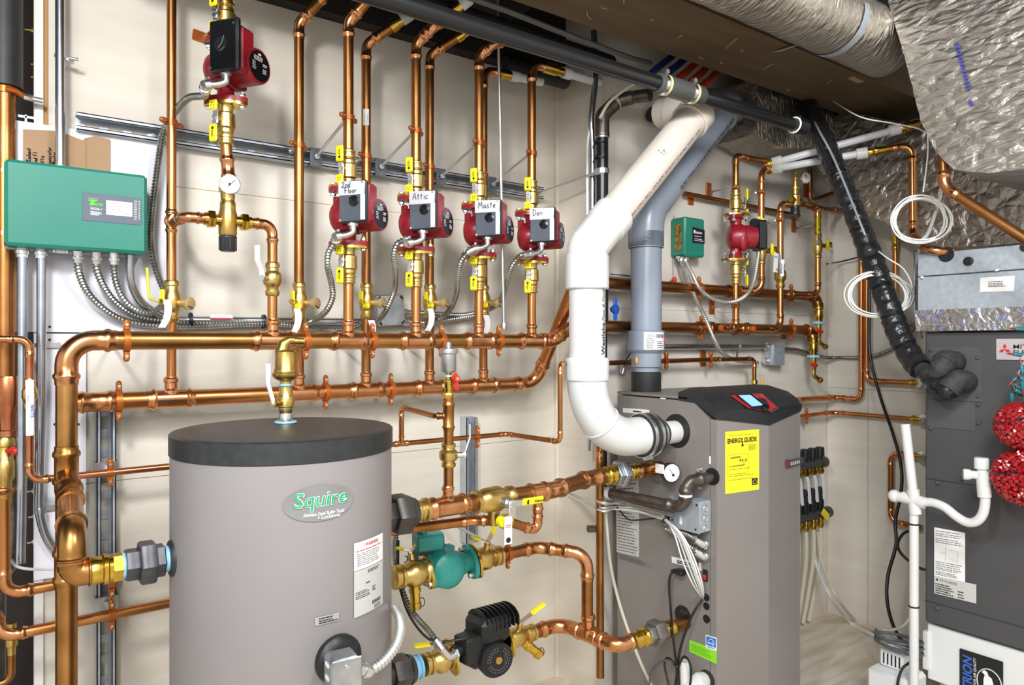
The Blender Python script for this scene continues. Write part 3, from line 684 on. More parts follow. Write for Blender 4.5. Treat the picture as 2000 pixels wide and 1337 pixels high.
for (px, pyt, k), lb, lx in zip(rets, rn, xs_lo.values()):
    x = lx if px != 336 else Y(335, 400, YR).x
    z1 = Y(px, max(pyt, 1), YR).z; base = V((x, YR, ZL+.03))
    if k is None: pts = [base, V((x, YR, 2.3))]
    elif k == 'a': pts = [base, V((x, YR, z1)), V((x+.055, YR-.05, z1+.075)), V((x+.12, YR-.12, z1+.17))]
    elif k == 'b': pts = [base, V((x, YR, z1)), V((x+.07, YR-.06, z1+.06)), ]
    elif k == 'c': pts = [base, V((x, YR, z1)), V((x+.075, YR-.07, z1+.06))]
    else: pts = [base, V((x, YR, z1)), V((x+.085, YR-.01, z1))]
    r = RR if px != 336 else .0112
    tees = [(V((x, YR, Y(338, 432, YR).z)), V((0, -1, 0)), .0112)] if px == 336 else []
    run(lb, pts, r, COP if px in (336,) else COPB, tees=tees, group='return pipes to the lower manifold')
    nm = ['under the green box riser', 'under the barcode-free return pipe beside mixing loop', 'under the barcoded return pipe', 'behind the Attic riser', 'behind the Maste riser'][rets.index((px, pyt, k))]
    purge('brass purge valve with yellow handle ' + nm, V((x, YR-.002, Y(px, 588, YR).z)), lever=(px in (336,)))
    if k:
        zc = zst+.005; clamp('hinged copper clamp on the return pipe ' + ['', 'beside the mixing loop', 'with the barcode', 'behind the Attic pump', 'behind the Maste pump'][rets.index((px, pyt, k))], V((x, YR, zc)), r, EZ, V((x, YS-.004, zc)))
    if k in ('b', 'c', 'd'):
        e = pts[-1]; d = (pts[-1]-pts[-2]).normalized()
        solo(B().lathe(e, d, [(-.024, .0142), (-.024, .0172), (-.004, .0172), (-.004, .015), (.012, .015)], 16), 'brass_adapter', 'brass adapter topping the return pipe ' + {'b': 'with the barcode', 'c': 'behind the Attic pump', 'd': 'behind the Maste pump'}[k], 'fitting', BRS2, 'brass adapters at the joists')
        if k != 'c': solo(B().lathe(e+d*.012, d, [(0, .017), (.03, .017), (.03, .0135), (.12, .0135)], 16), 'white_pipe_end', 'pale plastic pipe end leaving the return pipe ' + {'b': 'with the barcode', 'd': 'behind the Maste pump'}[k], 'pipe', PEX, 'white pipe ends at the joists')
clamp('hinged copper clamp on the tall riser before the strut', V((Y(335, 243, YR).x, YR, zst+.01)), .0112, EZ, V((Y(335, 243, YR).x, YS, zst+.01)))
x = xs_lo[715]; b = B(); zt = Y(714, 212, YR-.013).z; zb_ = Y(714, 244, YR-.013).z
def sleeve(parent, c, r, z0, z1, a0, a1, m, name='sticker', n=8, lift=.0006):
    b = B(); vs = []
    for i in range(n+1):
        a = a0+(a1-a0)*i/n
        for z in (z0, z1): vs.append(V((c.x+math.cos(a)*(r+lift), c.y+math.sin(a)*(r+lift), z)))
    b.add(vs, [(2*i, 2*i+2, 2*i+3, 2*i+1) for i in range(n)]); return part(b, name, m, parent) if parent else b
def cyl_fn(c, r, a0): return lambda x, y, l: V((c.x+math.cos(a0+x/r)*(r+l), c.y+math.sin(a0+x/r)*(r+l), y))
rt = [o for o in bpy.data.objects if o.get('label') == rn[2]][0]
sk = sleeve(rt, V((x, YR, 0)), RR, zb_, zt, R(-150), R(-80), WHT)
g = B(); fn = cyl_fn(V((x, YR, 0)), RR, R(-140))
for i in range(9):
    z = zb_+.008+i*.0028; g.add([fn(.001, z, .0012), fn(.011, z, .0012), fn(.011, z+.0006+.0012*rnd.random(), .0012), fn(.001, z+.0008, .0012)], [(0, 1, 2, 3)])
part(g, 'barcode', INK, sk)
# hanging threaded rod
a = Y(970, 84, 1.72); bq = Y(984, 640, YU); t = thing('threaded_rod', 'long thin zinc rod hanging from the joists to the upper manifold clamp', 'rod', bq)
part(B().cyl(bq, a+EZ*.3, .0045, n=10), 'rod', ROD, t); part(B().hexn(bq-EZ*.006, bq+EZ*.014, .008), 'coupling_nut', GAL, t)
# hook of white paper tags
for px, py, nm in ((728, 655, 'the barcoded return'), (843, 632, 'the Attic return'), (952, 645, 'the Maste return'), (583, 632, 'the mixing loop return'), (329, 615, 'the tall riser')):
    p = Y(px-3, py-30, 1.845); q = [p, p+V((.002, -.006, -.02)), p+V((-.002, -.008, -.045)), p+V((-.012, -.006, -.066))]
    o = V((.45, -.3, 0)).normalized()*.0085; vs = [s_+k*o for s_ in spline(q, 4) for k in (-1, 1)]; n = len(vs)//2
    b = B(); nn = V((-.3, -.45, 0)).normalized()*.0006
    b.add(vs + [v_+nn for v_ in vs], [(2*i, 2*i+1, 2*i+3, 2*i+2) for i in range(n-1)] + [(2*n+2*i, 2*n+2*i+2, 2*n+2*i+3, 2*n+2*i+1) for i in range(n-1)])
    solo(b, 'paper_tag', 'curled white paper tag hanging at the purge valve of %s' % nm, 'tag', WHT, 'white tags on the purge valves')
# ------------------------------------------------------------------ mixing valve loop
xm = Y(445, 430, YU).x; zm = Y(445, 431, YU).z
run('copper drop from the highest circulator to the mixing valve', [c5-EZ*.168, V((xm, YU, zm+.115))], RR, COP, coups=[V((xm, YU, Y(445, 328, YU).z))])
xr = Y(335, 400, YR).x
run('copper branch elbow feeding the mixing valve from the tall riser', [V((xr, YR-.035, zm)), V((xr, YU, zm)), V((xm-.052, YU, zm))], .0115, COP, rad=.026)
xv = Y(532, 500, YU).x
t = run('copper loop from the mixing valve down to a white-lever ball valve', [V((xm+.052, YU, zm)), V((xv, YU, zm)), V((xv, YU, Y(532, 512, YU).z))], .0118, COP, rad=.03)
run('short copper pipe under the white-lever ball valve', [V((xv, YU, ZU+.02)), V((xv, YU, Y(532, 577, YU).z))], .0118, COP)
t = thing('mixing_valve', 'brass mixing valve with round dial gauge and black knob', 'valve', V((xm, YU, zm)))
c = V((xm, YU, zm))
part(B().lathe(c-EZ*.036, EZ, [(0, .018), (.004, .0205), (.05, .021), (.064, .0175), (.066, .0175), (.078, .0175), (.08, .016), (.088, .0155), (.09, .016), (.105, .0165), (.108, .013), (.150, .0125)], 22), 'body', BRO, t)
part(B().hexn(c+EZ*.066, c+EZ*.08, .021), 'union_nut', BRS, t)
for s in (-1, 1):
    part(B().cyl(c+EX*s*.012, c+EX*s*.03, .0125, n=16).hexn(c+EX*s*.029, c+EX*s*.045, .021).lathe(c+EX*s*.045, EX*s, [(0, .015), (.008, .0148), (.009, .0118)], 16), 'side_union', BRS2, t)
k = c-EZ*.036; kb = B().lathe(k, -EZ, [(0, .019), (.002, .0205), (.005, .0205), (.006, .0198), (.034, .0172), (.036, .0155)], 24)
for i in range(8):
    a = 2*PI*i/8; kb.box(k+V((math.cos(a)*.0185, math.sin(a)*.0185, -.02)), .004, .004, .028, Matrix.Rotation(a, 3, 'Z'), .001)
part(kb, 'temperature_knob', mat('knob_black', '#2c2c2e', .35), t)
g = c+V((.004, -.022, .082)); gn = V((-.35, -.92, .02)).normalized(); 
gp = part(B().lathe(g+V((0, .015, 0)), gn, [(-.006, .006), (0, .02), (.001, .0235), (.012, .0235), (.014, .0215), (.0141, .019)], 28), 'dial_gauge', ZNC, t)
part(B().lathe(g+V((0, .015, 0))+gn*.0135, gn, [(0, .0205), (.001, .0205)], 28), 'dial_face', GLS, gp)
gu = EZ.cross(gn).normalized()*-1; fnn = g+V((0, .015, 0))+gn*.0152
part(B().tube([fnn+gu*-.012+EZ*.01, fnn+gu*.004+EZ*-.006], .0009, 5).lathe(fnn, gn, [(0, .003), (.001, .003)], 10), 'needle', INK, gp)
g_ = B()
for i_ in range(20):
    a_ = R(-50+280*i_/19); e_ = gu*math.cos(a_)+EZ*math.sin(a_); g_.tube([fnn+e_*.0145, fnn+e_*.018], .0004, 4)
part(g_, 'scale_ticks', GINK, gp)
def lever_valve(label, a, bq, r, lev, m=BRS, lm=WHT, name='ball_valve', ld=V((-.8, -.6, 0)), group=None, L=.075, up=EZ, bend=.02, cat='valve'):
    a = V(a); bq = V(bq); d = (bq-a).normalized(); l = (bq-a).length; t = thing(name, label, cat, a, 0, group)
    k = r
    part(B().lathe(a, d, [(0, k*1.15), (l*.05, k*1.35), (l*.16, k*1.35), (l*.18, k*1.15), (l*.26, k*1.2), (l*.3, k*1.5), (l*.4, k*1.75), (l*.62, k*1.75), (l*.7, k*1.45), (l*.74, k*1.2), (l*.82, k*1.15), (l*.84, k*1.35), (l*.95, k*1.35), (l, k*1.15)], 20), 'body', m, t)
    if lev:
        c = (a+bq)/2; ld = ld.normalized(); h = c+ld*(k*1.7+.012)
        part(B().cyl(c, h, k*.55, n=12).hexn(h, h+ld*.008, k*.62), 'stem', ZNC, t)
        w = ld.cross(up).normalized(); q = fillet([h+ld*.004, h+ld*.004+up*.018+ld*.004, h+ld*(.004+bend)+up*.04, h+ld*(.004+bend)+up*L], .008, 4); b = B()
        vs = []
        for p in q:
            for x_, y_ in ((-.0065, -.0012), (.0065, -.0012), (.0065, .0012), (-.0065, .0012)): vs.append(p+w*x_+ld*y_)
        b.add(vs, [(4*i+j, 4*i+(j+1) % 4, 4*i+4+(j+1) % 4, 4*i+4+j) for i in range(len(q)-1) for j in range(4)] + [(3, 2, 1, 0), tuple(4*len(q)-4+j for j in range(4))])
        part(b, 'lever', lm, t)
    return t
lever_valve('brass ball valve with bent white lever above the upper manifold', V((xv, YU, Y(532, 512, YU).z)), V((xv, YU, Y(532, 578, YU).z)), .0125, True, BRS, WHT)
# ------------------------------------------------------------------ conduits along the wall
zc1 = Y(500, 627, 1.96).z
t = thing('metal_conduit', 'smooth steel conduit bending right under the green control box', 'conduit', Y(254, 500, 1.93), 0, None)
t['label'] = 'smooth steel conduit curving from the green control box towards the square box'
pts = YP([(254, 497, 1.915), (255, 545, 1.925), (272, 585, 1.94), (305, 611, 1.955), (345, 623, 1.965), (420, 625, 1.97), (735, 628, 1.97)])
part(B().tube(spline(pts, 8), .0098, 14), 'tube', EMT, t)
part(sleeve(None, V((0, 0, 0)), 1, 0, 1, 0, 1, WHT) and B().box(Y(433, 618, 1.955), .055, .001, .010), 'sticker', WHT, t)
part(B().box(Y(433, 622, 1.9535), .05, .001, .004), 'sticker_stripe', REDI, t)
for px, py in ((515, 628), (372, 625)):
    part(B().lathe(Y(px, py, 1.966), EX, [(-.003, .012), (-.003, .020), (.003, .020), (.003, .012)], 14), 'zip_tie', BLK, t)
xg = Y(758, 606, 1.96)
t = thing('junction_box', 'square steel junction box tilted on the wall behind the Attic conduit', 'electrical box', xg)
Mt = Matrix.Rotation(R(-4), 3, 'Y'); part(B().box((xg.x, 1.965, xg.z), .092, .045, .092, Mt, .006), 'box', GAL, t)
part(B().box((xg.x, 1.941, xg.z), .09, .003, .09, Mt, .008), 'cover', GAL, t)
b = B()
for sx, sz_ in ((-1, -1), (1, 1), (1, -1), (-1, 1)): b.box(V((xg.x, 1.9385, xg.z))+Mt @ V((sx*.037, 0, sz_*.037)), .012, .002, .006, Matrix.Rotation(R(45*sx*sz_), 3, 'Y'))
part(b, 'corner_slot', BLK, t)
zb2 = 1.965
flex('lowest flexible conduit sweeping from the green box under all its neighbours', YP([(152, 492, 1.90), (153, 525, 1.91), (165, 560, 1.93), (190, 592, 1.94), (230, 620, 1.95), (285, 634, 1.955), (380, 637, 1.96), (500, 632, 1.96), (570, 635, 1.96), (640, 645, 1.955), (690, 640, 1.95), (712, 628, 1.95)]))
flex('flexible conduit second from the green box edge', YP([(188, 494, 1.90), (189, 525, 1.91), (203, 560, 1.93), (228, 592, 1.945), (262, 614, 1.955), (310, 625, 1.962), (360, 629, 1.965), (480, 632, 1.967)]))
flex('flexible conduit third under the green box with the tightest curl', YP([(222, 496, 1.90), (223, 525, 1.905), (229, 558, 1.915), (245, 588, 1.925), (268, 606, 1.935), (292, 611, 1.935), (312, 600, 1.93), (326, 582, 1.925)]))
flex('short flexible conduit leaving the square junction box at mid height', YP([(785, 610, 1.955), (840, 612, 1.96), (905, 615, 1.965), (945, 606, 1.965)]))
flex('short flexible conduit leaving the square junction box lower down', YP([(785, 627, 1.955), (830, 630, 1.96), (880, 624, 1.965), (930, 616, 1.968)]))
# ================================================================== green control box and boards
pb = V((Y(13, 232, 1.975).x, 0, 0))
zt_ = Y(13, 232, 1.975).z; zb_ = Y(100, 648, 1.975).z; xr_ = Y(329, 500, 1.975).x
bo1 = solo(B().box(*boxw((pb.x, 1.975, zb_), (xr_, 1.993, zt_))), 'backing_board', 'white backing board behind the green control box', 'board', BORD)
z2 = Y(90, 1130, 1.975).z; xa_ = Y(66, 800, 1.975).x; xb_ = Y(168, 800, 1.975).x
bo2 = solo(B().box(*boxw((xa_, 1.977, z2), (xb_, 1.993, zb_-.004))), 'backing_board', 'lower white board behind the big copper elbow', 'board', BORD)
for px, py in ((97, 638), (97, 663), (101, 675), (107, 828), (153, 828)): part(B().cyl(Y(px, py, 1.978), Y(px, py, 1.9735), .0028, n=8), 'screw', INK, bo1 if py < 640 else bo2)
yc_ = 1.9715; q0 = Y(45, 253, yc_); q1 = Y(112, 256, yc_); q2 = Y(166, 270, yc_); q3 = Y(215, 273, yc_); qb = Y(215, 345, yc_); qa = Y(45, 345, yc_)
b = B().prism([qa, qb, q3, q3+V((-.03, 0, .004)), q2, q2-EX*.005-EZ*.006, q1+EX*.02-EZ*.005, q1, q0], V((0, -1, 0)), .003)
t = solo(b, 'cardboard_sheet', 'torn cardboard sheet with handwritten notes above the green box', 'cardboard', CARD)
part(B().box(Y(168, 305, yc_-.0035), .0015, .001, .085), 'crease', mat('card_shade', '#9b7d5f', .8), t)
for i, (px, s) in enumerate(((60, '1st Radiant'), (73, '- 2nd Fl'), (86, '- Attic'), (100, '- Concreter'), (110, '- Master'))):
    o = Y(px, 328, yc_-.0035)
    hand(t, s, lambda a, c, l, o=o: o+V((-c, -l, a)), .0085, w=.0007)
yb = 1.872; xl, xr2 = Y(8, 400, yb).x, Y(288, 400, yb).x; zt1 = Y(148, 326, yb).z+.001; zb1 = Y(148, 486, yb).z-.001
t = thing('control_box', 'green zone control box with grey display label on the white board', 'electrical box', V((xl, yb, zb1)))
b = B().box(V(((xl+xr2)/2, (yb+1.945)/2, (zt1+zb1)/2)), xr2-xl, 1.945-yb, zt1-zb1, None, .007); cv = part(b, 'cover', GRN, t)
part(B().box(V(((xl+xr2)/2, 1.945, (zt1+zb1)/2-.004)), xr2-xl-.006, .058, zt1-zb1-.002, None, .002), 'back_box', GALP, t)
fb = lambda px, py, l=0: Y(px, py, yb-l)
lp = [fb(160, 376), fb(278, 388), fb(278, 440), fb(162, 430)]
zz1, zz0 = fb(160, 375).z, fb(160, 430).z; xx0, xx1 = fb(161, 400).x, fb(276, 400).x
part(B().box(V(((xx0+xx1)/2, yb-.0006, (zz0+zz1)/2)), xx1-xx0, .0012, zz1-zz0, None, .0005), 'label_panel', mat('label_slate', '#5a6270', .45), t, 'slate grey label panel')
pan = bpy.data.objects[t.children[-1].name]; lf = lambda x, y, l: V((xx0+(xx1-xx0)*x, yb-.0013-l, zz0+(zz1-zz0)*y))
b = B().prism([lf(x, y, 0) for x, y in ((.39, .28), (.84, .28), (.84, .80), (.39, .80))], V((0, -1, 0)), .0006); sc = part(b, 'write_on_strip', WHT, pan)
g = B()
for k in range(1, 5): y = .28+.104*k; g.add([lf(.39, y, .0008), lf(.84, y, .0008), lf(.84, y+.012, .0008), lf(.39, y+.012, .0008)], [(0, 1, 2, 3)])
part(g, 'ruled_line', GINK, sc)
def lett(par, body, f, x, y, size, m, w=None, sh=0., bold=0., sx=1., sy=1.):
    return letters(par, body, lambda a, c, l: f(x+a*sx, y+c*sy, l), m, size, w, sh, bold)
W_, H_ = xx1-xx0, zz1-zz0
lm = lambda x, y, l: V((xx0+x, yb-.0013-l, zz0+y))
lett(pan, 'aco', lm, W_*.17, H_*.57, .012, mat('label_green', '#5fd33a', .5), W_*.17, .3, .02)
b = B().prism([lm(W_*.09, H_*.71, 0), lm(W_*.23, H_*.71, 0), lm(W_*.25, H_*.77, 0), lm(W_*.11, H_*.77, 0)], V((0, -1, 0)), .0006)
b.prism([lm(W_*.11, H_*.56, 0), lm(W_*.17, H_*.56, 0), lm(W_*.2, H_*.71, 0), lm(W_*.14, H_*.71, 0)], V((0, -1, 0)), .0006)
b.prism([lm(W_*.08, H_*.80, 0), lm(W_*.25, H_*.80, 0), lm(W_*.255, H_*.82, 0), lm(W_*.085, H_*.82, 0)], V((0, -1, 0)), .0006)
part(b, 'logo_mark', mat('label_green2', '#5fd33a', .5), pan)
lett(pan, 'SR506-1', lm, W_*.13, H_*.41, .0075, WHI, W_*.19)
g = B()
rows(g, lf, .13, .32, (.32, .27, .22), .03, 2); rows(g, lf, .87, .93, [.86-.062*i for i in range(12)], .022, 1)
for i in range(11): g.add([lf(.95, .86-.065*i, .0008), lf(.975, .86-.065*i, .0008), lf(.975, .885-.065*i, .0008), lf(.95, .885-.065*i, .0008)], [(0, 1, 2, 3)])
part(g, 'printed_lines', WHI, pan)
for py in (333, 455): part(B().box(Y(4, py, 1.95), .006, .02, .012, None, .002), 'latch', WHI, t)
b = B()
for px, py in ((44, 481), (80, 484), (118, 488)):
    p = Y(px, py, 1.91); 
    if px < 100: part(B().lathe(V((p.x, 1.92, zb1+.002)), -EZ, [(0, .0125), (.006, .0125), (.007, .0145), (.014, .0145), (.015, .0125), (.022, .0125)], 14), 'conduit_connector', ZNC, t)
    else: part(B().box(V((p.x, 1.915, zb1-.003)), .03, .02, .006).cyl(V((p.x-.012, 1.905, zb1-.006)), V((p.x-.012, 1.905, zb1-.001)), .004).cyl(V((p.x+.012, 1.905, zb1-.006)), V((p.x+.012, 1.905, zb1-.001)), .004), 'knockout_connector', ZNC, t)
# conduits
x0 = Y(116, 160, 1.955).x; t = thing('metal_conduit', 'straight steel conduit dropping from the joists into the green box', 'conduit', V((x0, 1.93, zt1)))
part(B().cyl(V((x0, 1.93, zt1-.004)), V((x0, 1.945, 2.4)), .0098, n=16), 'tube', EMT, t); part(B().lathe(V((x0, 1.93, zt1-.002)), EZ, [(0, .013), (.012, .013), (.013, .0105)], 14), 'connector', ZNC, t)
cz = Y(112, 107, 1.93); part(B().lathe(V((x0, 1.94, cz.z)), EZ, [(-.004, .0105), (-.004, .0115), (.004, .0115), (.004, .0105)], 14).box(V((x0+.018, 1.955, cz.z)), .022, .02, .007, None, .001).cyl(V((x0+.016, 1.935, cz.z)), V((x0+.036, 1.935, cz.z)), .0035), 'strap', ZNC, t)
xa = Y(44, 490, 1.92).x; xb = Y(81, 490, 1.92).x
t = thing('metal_conduit', 'straight steel conduit running down from the green box into the dark recess', 'conduit', V((xa, 1.92, zb1)))
part(B().tube([V((xa, 1.92, zb1)), V((xa-.001, 1.92, .9)), V((xa-.004, 1.92, Y(34, 1100, 1.92).z))], .0098, 16), 'tube', EMT, t)
t = thing('metal_conduit', 'steel conduit beside the white board bending under the big copper pipe', 'conduit', V((xb, 1.92, zb1)))
zb3 = Y(78, 1012, 1.94)
part(B().tube(spline([V((xb, 1.92, zb1)), V((xb, 1.93, 1.1)), V((xb-.002, 1.945, zb3.z+.1)), V((xb, 1.955, zb3.z)), V((xb+.025, 1.96, zb3.z-.075)), V((xb+.08, 1.96, zb3.z-.12))], 8), .0098, 16), 'tube', EMT, t)
for py in (674, 998):
    p = Y(82, py, 1.945); part(B().lathe(V((xb-.001, 1.948 if py > 900 else 1.936, p.z)), EZ, [(-.005, .0105), (-.005, .0118), (.005, .0118), (.005, .0105)], 14).box(V((xb+.024, 1.972, p.z)), .03, .003, .012), 'strap', GAL, t)
# ================================================================== copper on the far edge
yo = 1.885
x0 = Y(58, 700, yo).x
za, zc = Y(20, 662, yo).z, Y(80, 936, yo).z
run('thin copper line dropping to the white handled valve by the wall edge', [V((x0-.8, yo, za)), V((x0, yo, za)), V((x0, yo, Y(58, 738, yo).z))], .008, COPP, rad=.024)
xt = Y(335, 911, yo).x
run('thin copper line running from the wall edge behind the big pipe to the tank', [V((x0, yo, Y(58, 850, yo).z)), V((x0, yo, zc)), V((xt+.12, yo, Y(240, 920, yo).z+.002))], .008, COPP, rad=.024)
t = lever_valve('small brass valve with long white lever and blue print by the wall edge', V((x0, yo, Y(58, 738, yo).z)), V((x0, yo, Y(58, 800, yo).z)), .0085, False)
zt2, zb4 = Y(58, 768, yo-.03).z, Y(58, 851, yo-.03).z
hv = part(B().box(V((x0, yo-.028, (zt2+zb4)/2)), .0155, .004, zt2-zb4, None, .0018).cyl((x0, yo-.03, zt2+.012), (x0, yo, zt2+.012), .005).box(V((x0-.001, yo-.026, zt2+.014)), .015, .004, .03), 'lever', WHI, t)
letters(hv, 'WATTS', lambda a, c, l: V((x0+.0035+c-.003, yo-.0302-l, zt2-.024-a)), BLUI, .009, .028, 0, .02)
part(B().box(V((x0-.004, yo-.0303, zt2-.012)), .0008, .0004, .012).box(V((x0-.003, yo-.0303, zt2-.006)), .004, .0004, .0008), 'printed_mark', BLUI, hv)
yo2 = 1.86
pts = [Y(8, 1085, yo2), Y(8, 1160, yo2), Y(340, 1117, yo2)+EX*.1]
pts[0] = V((pts[1].x, yo2, pts[0].z+.12)); pts[2].z = pts[1].z+.006
run('copper pipe running from a low bend behind the big pipe to the tank back', pts, .0118, COP, rad=.03, coups=[])
z3 = Y(60, 1232, yo2).z; pts = [V((pts[1].x-.015, yo2+.01, z3+.05)), V((pts[1].x-.004, yo2, z3)), V((Y(345, 1175, yo2).x+.12, yo2, z3+.003))]
run('lowest copper pipe running behind the big pipe to the tank back', pts, .0118, COP, rad=.03)
xst = Y(208, 1100, YS).x
for py, z, r, l in ((925, Y(240, 920, yo).z, .008, 'thin copper line'), (1128, Y(100, 1160, yo2).z+.004, .0118, 'copper pipe at the low bend'), (1200, z3+.0015, .0118, 'lowest copper pipe')):
    yy = yo if py == 925 else yo2
    clamp('small copper clamp holding the %s to the vertical strut' % l, V((xst, yy, z)), r, EX, V((xst, YS-.004, z)))
    solo(B().box(V((xst, YS-.004, z)), .05, .004, .032).box(V((xst-.0235, YS+.01, z)), .003, .028, .032).box(V((xst+.0235, YS+.01, z)), .003, .028, .032), 'strut_nut_plate', 'steel plate on the vertical strut behind the %s' % l, 'bracket', GAL, 'plates on the vertical strut')
# dark recess content at the frame edge
xe = Y(10, 500, 1.93).x
t = thing('copper_main', 'wide copper main standing in the dark recess at the frame edge', 'pipe', V((xe, 1.96, .7)))
zred = Y(20, 740, 1.93).z
part(B().cyl(V((xe, 1.96, zred)), V((xe, 1.96, 1.95)), .0205, n=20), 'pipe', COPB, t)
part(B().lathe(V((xe+.006, 1.96, zred+.006)), -EZ, [(0, .0275), (.004, .029), (.06, .0285), (.085, .019), (.12, .017), (.122, .019), (.135, .019)], 20), 'reducer', COPP, t)
zz = zred-.13; part(B().lathe(V((xe, 1.96, zz)), -EZ, [(0, .018), (.006, .021), (.02, .021), (.022, .016), (.05, .017), (.055, .02), (.09, .02), (.1, .015), (.15, .013)], 18), 'valve_body', BRS, t)
p = Y(30, 880, 1.93); part(B().cyl(V((xe, 1.955, p.z)), V((p.x-.004, 1.93, p.z)), .006).lathe(V((p.x-.006, 1.93, p.z)), EX, [(0, .007), (.003, .0105), (.014, .0105), (.015, .008)], 14), 'red_drain_cap', REDH, t)
part(B().cyl(V((xe, 1.96, Y(10, 163, 1.93).z)), V((xe, 1.96, 2.42)), .034, n=20), 'insulation', RUB, t)
zk = Y(20, 172, 1.93).z; c = V((xe, 1.96, zk)); part(B().lathe(c, EZ, [(-.007, .021), (-.007, .025), (.007, .025), (.007, .021)], 18).tube([c+V((.0, -.024, 0)), c+V((.02, -.022, -.002)), c+V((.036, -.01, -.008))], .006, 8), 'clamp', ORG, t)
part(B().hexn(c+V((.034, -.011, -.008)), c+V((.05, -.008, -.009)), .008).cyl(c+V((.05, -.008, -.009)), c+V((.07, -.006, -.01)), .0065), 'clamp_nut', ZNC, t)
pts = [V((xe+.02, 2.03, .86)), V((xe+.012, 2.02, .7)), V((xe-.012, 2.0, .62)), V((xe-.01, 1.98, .2))]
wire('dull brown iron pipe leaning behind the lowest bends in the recess', pts, .016, IRON, 'iron_pipe', 'pipe', n=16)
p = Y(6, 958, 1.95); run('stub of copper with red tape above the iron pipe in the recess', [p-EX*.7, p+EX*.012, p+V((.014, .03, -.002))], .009, COPP, rad=.02)
p = Y(22, 1260, 1.93); t = thing('drain_valve', 'small brass drain with blue tape under the low pipes in the recess', 'valve', p)
part(B().lathe(p+EZ*.05, -EZ, [(0, .01), (.02, .01), (.022, .012), (.05, .012), (.052, .009), (.07, .0085)], 14), 'body', BRS, t)
part(B().lathe(p+EZ*.034, -EZ, [(0, .0108), (.006, .0108)], 14), 'blue_tape', BLUT, t)
part(B().tube(fillet([p-EZ*.02, p-EZ*.075, p+V((-.05, 0, -.085))], .02, 6), .008, 12), 'copper_bend', COPB, t)
wire('white wire looping from the recess conduit behind the big pipe', YP([(22, 1092, 1.9), (32, 1105, 1.9), (60, 1111, 1.9), (110, 1111, 1.92), (150, 1112, 1.94)]), .0032, WIRE, 'wire', 'wire')
for px, py, L in ((48, 57, .02), (60, 125, .016), (60, 150, .02), (52, 960, .02), (55, 1010, .025), (53, 1060, .02)):
    p = Y(px, py, 2.006); e = V((XL+.012, 2.006, p.z+.002)); solo(B().cyl(p, e, .0024, n=8).hexn(p+(e-p)*.4, p+(e-p)*.7, .006), 'bolt', 'small metal bolt sticking out in the dark side recess', 'bolt', BRS if py < 200 else ZNC, 'bolts in the recess')
solo(B().box(Y(55, 232, 2.0), .04, .03, .005).box(Y(50, 240, 2.0), .004, .03, .03), 'steel_bracket', 'bright steel bracket in the recess above the white board', 'bracket', GAL)
# ================================================================== big front branch to the tank
YT = 1.424; ZT = .806
pe_ = Y(141, 1112, YT); xk = xl0
ye = V((xk, YU, .925)); el = V((Y(141, 1112, YT).x, YT, ZT))
t = run('big copper pipe dropping from the upper elbow and on to the floor', [V((xk, YU, .98)), V((xk, YU, 0))], OFFR, COPA, coups=[V((xk, YU, .94)), V((xk, YU, .735))], fm=COPA)
d = (el-ye).normalized()
m_ = el+V((0, .03, .05))
run('big copper branch leaning forward from the drop pipe to the tank inlet', [ye+V((0, -.005, 0)), V((xk, YU-.09, .895)), V((el.x, YT+.005, .875)), el, V((Y(189, 1110, YT).x, YT, ZT))], OFFR, COPA, rad=.045, fm=COPA)
def union(label, a, bq, r, m, tape=True, tank=None, adapt=None, m2=None):
    """hex union between a and b: brass press adapter, blue tape, hex collar"""
    a = V(a); bq = V(bq); d = (bq-a).normalized(); L = (bq-a).length; t = thing('pipe_union', label, 'fitting', a, 0, 'threaded unions')
    k = L
    part(B().lathe(a, d, [(-.01, r*1.1), (-.008, r*1.15), (k*.06, r*1.15), (k*.08, r*1.32), (k*.13, r*1.32), (k*.15, r*1.15), (k*.2, r*1.15)], 20).lathe(a+d*k*.2, d, [(0, r*1.25), (k*.12, r*1.25)], 6), 'press_adapter', BRS2, t)
    part(B().lathe(a+d*k*.32, d, [(0, r*1.12), (k*.04, r*1.12)], 20), 'tape', BLUT, t)
    part(B().hexn(a+d*k*.355, a+d*k*.58, r*1.42), 'inner_hex', m, t); part(B().hexn(a+d*k*.54, a+d*k*.76, r*1.95), 'collar', m, t)
    part(B().hexn(a+d*k*.74, a+d*k*.88, r*1.5), 'outer_hex', m, t)
    part(B().lathe(a+d*k*.86, d, [(0, r*1.15), (k*.1, r*1.15), (k*.14, r*1.2)], 20), 'nipple', m2 or BLUT, t)
    return t
TX, TY, TR = .4706, YT, .2109
union('black hex union with blue tape feeding the tank side', V((Y(189, 1110, YT).x, YT, ZT)), V((TX-TR+.004, YT, ZT)), OFFR, mat('union_black', '#56565a', .4, .5, '#47474b', 40))
# ================================================================== buffer tank
t = thing('buffer_tank', 'big grey cylindrical buffer tank with black lid', 'tank', V((TX, TY, 0)))
TZ = 1.0305; CZ = .991
part(B().lathe(V((TX, TY, .02)), EZ, [(0, TR-.006), (.01, TR-.0015), (CZ-.02, TR-.0015)], 96), 'jacket', TNK, t)
part(B().lathe(V((TX, TY, CZ-.001)), EZ, [(-.004, TR-.004), (0, TR+.0008), (.036, TR+.0008), (.0385, TR-.002), (.0395, TR-.006), (.0400, .05), (.0395, 0)], 96), 'lid', CAP, t)
part(B().lathe(V((TX, TY, 0)), EZ, [(0, TR-.02), (.02, TR-.02)], 64), 'base_ring', BLK, t)
def grommet(px, py, z, label, r=.034):
    p = V((px, py, z)); d = V((px-TX, py-TY, 0)).normalized(); part(B().lathe(p-d*.012, d, [(0, r), (.01, r), (.014, r*.92), (.016, r*.7)], 28), 'rubber_grommet', RUB, t)
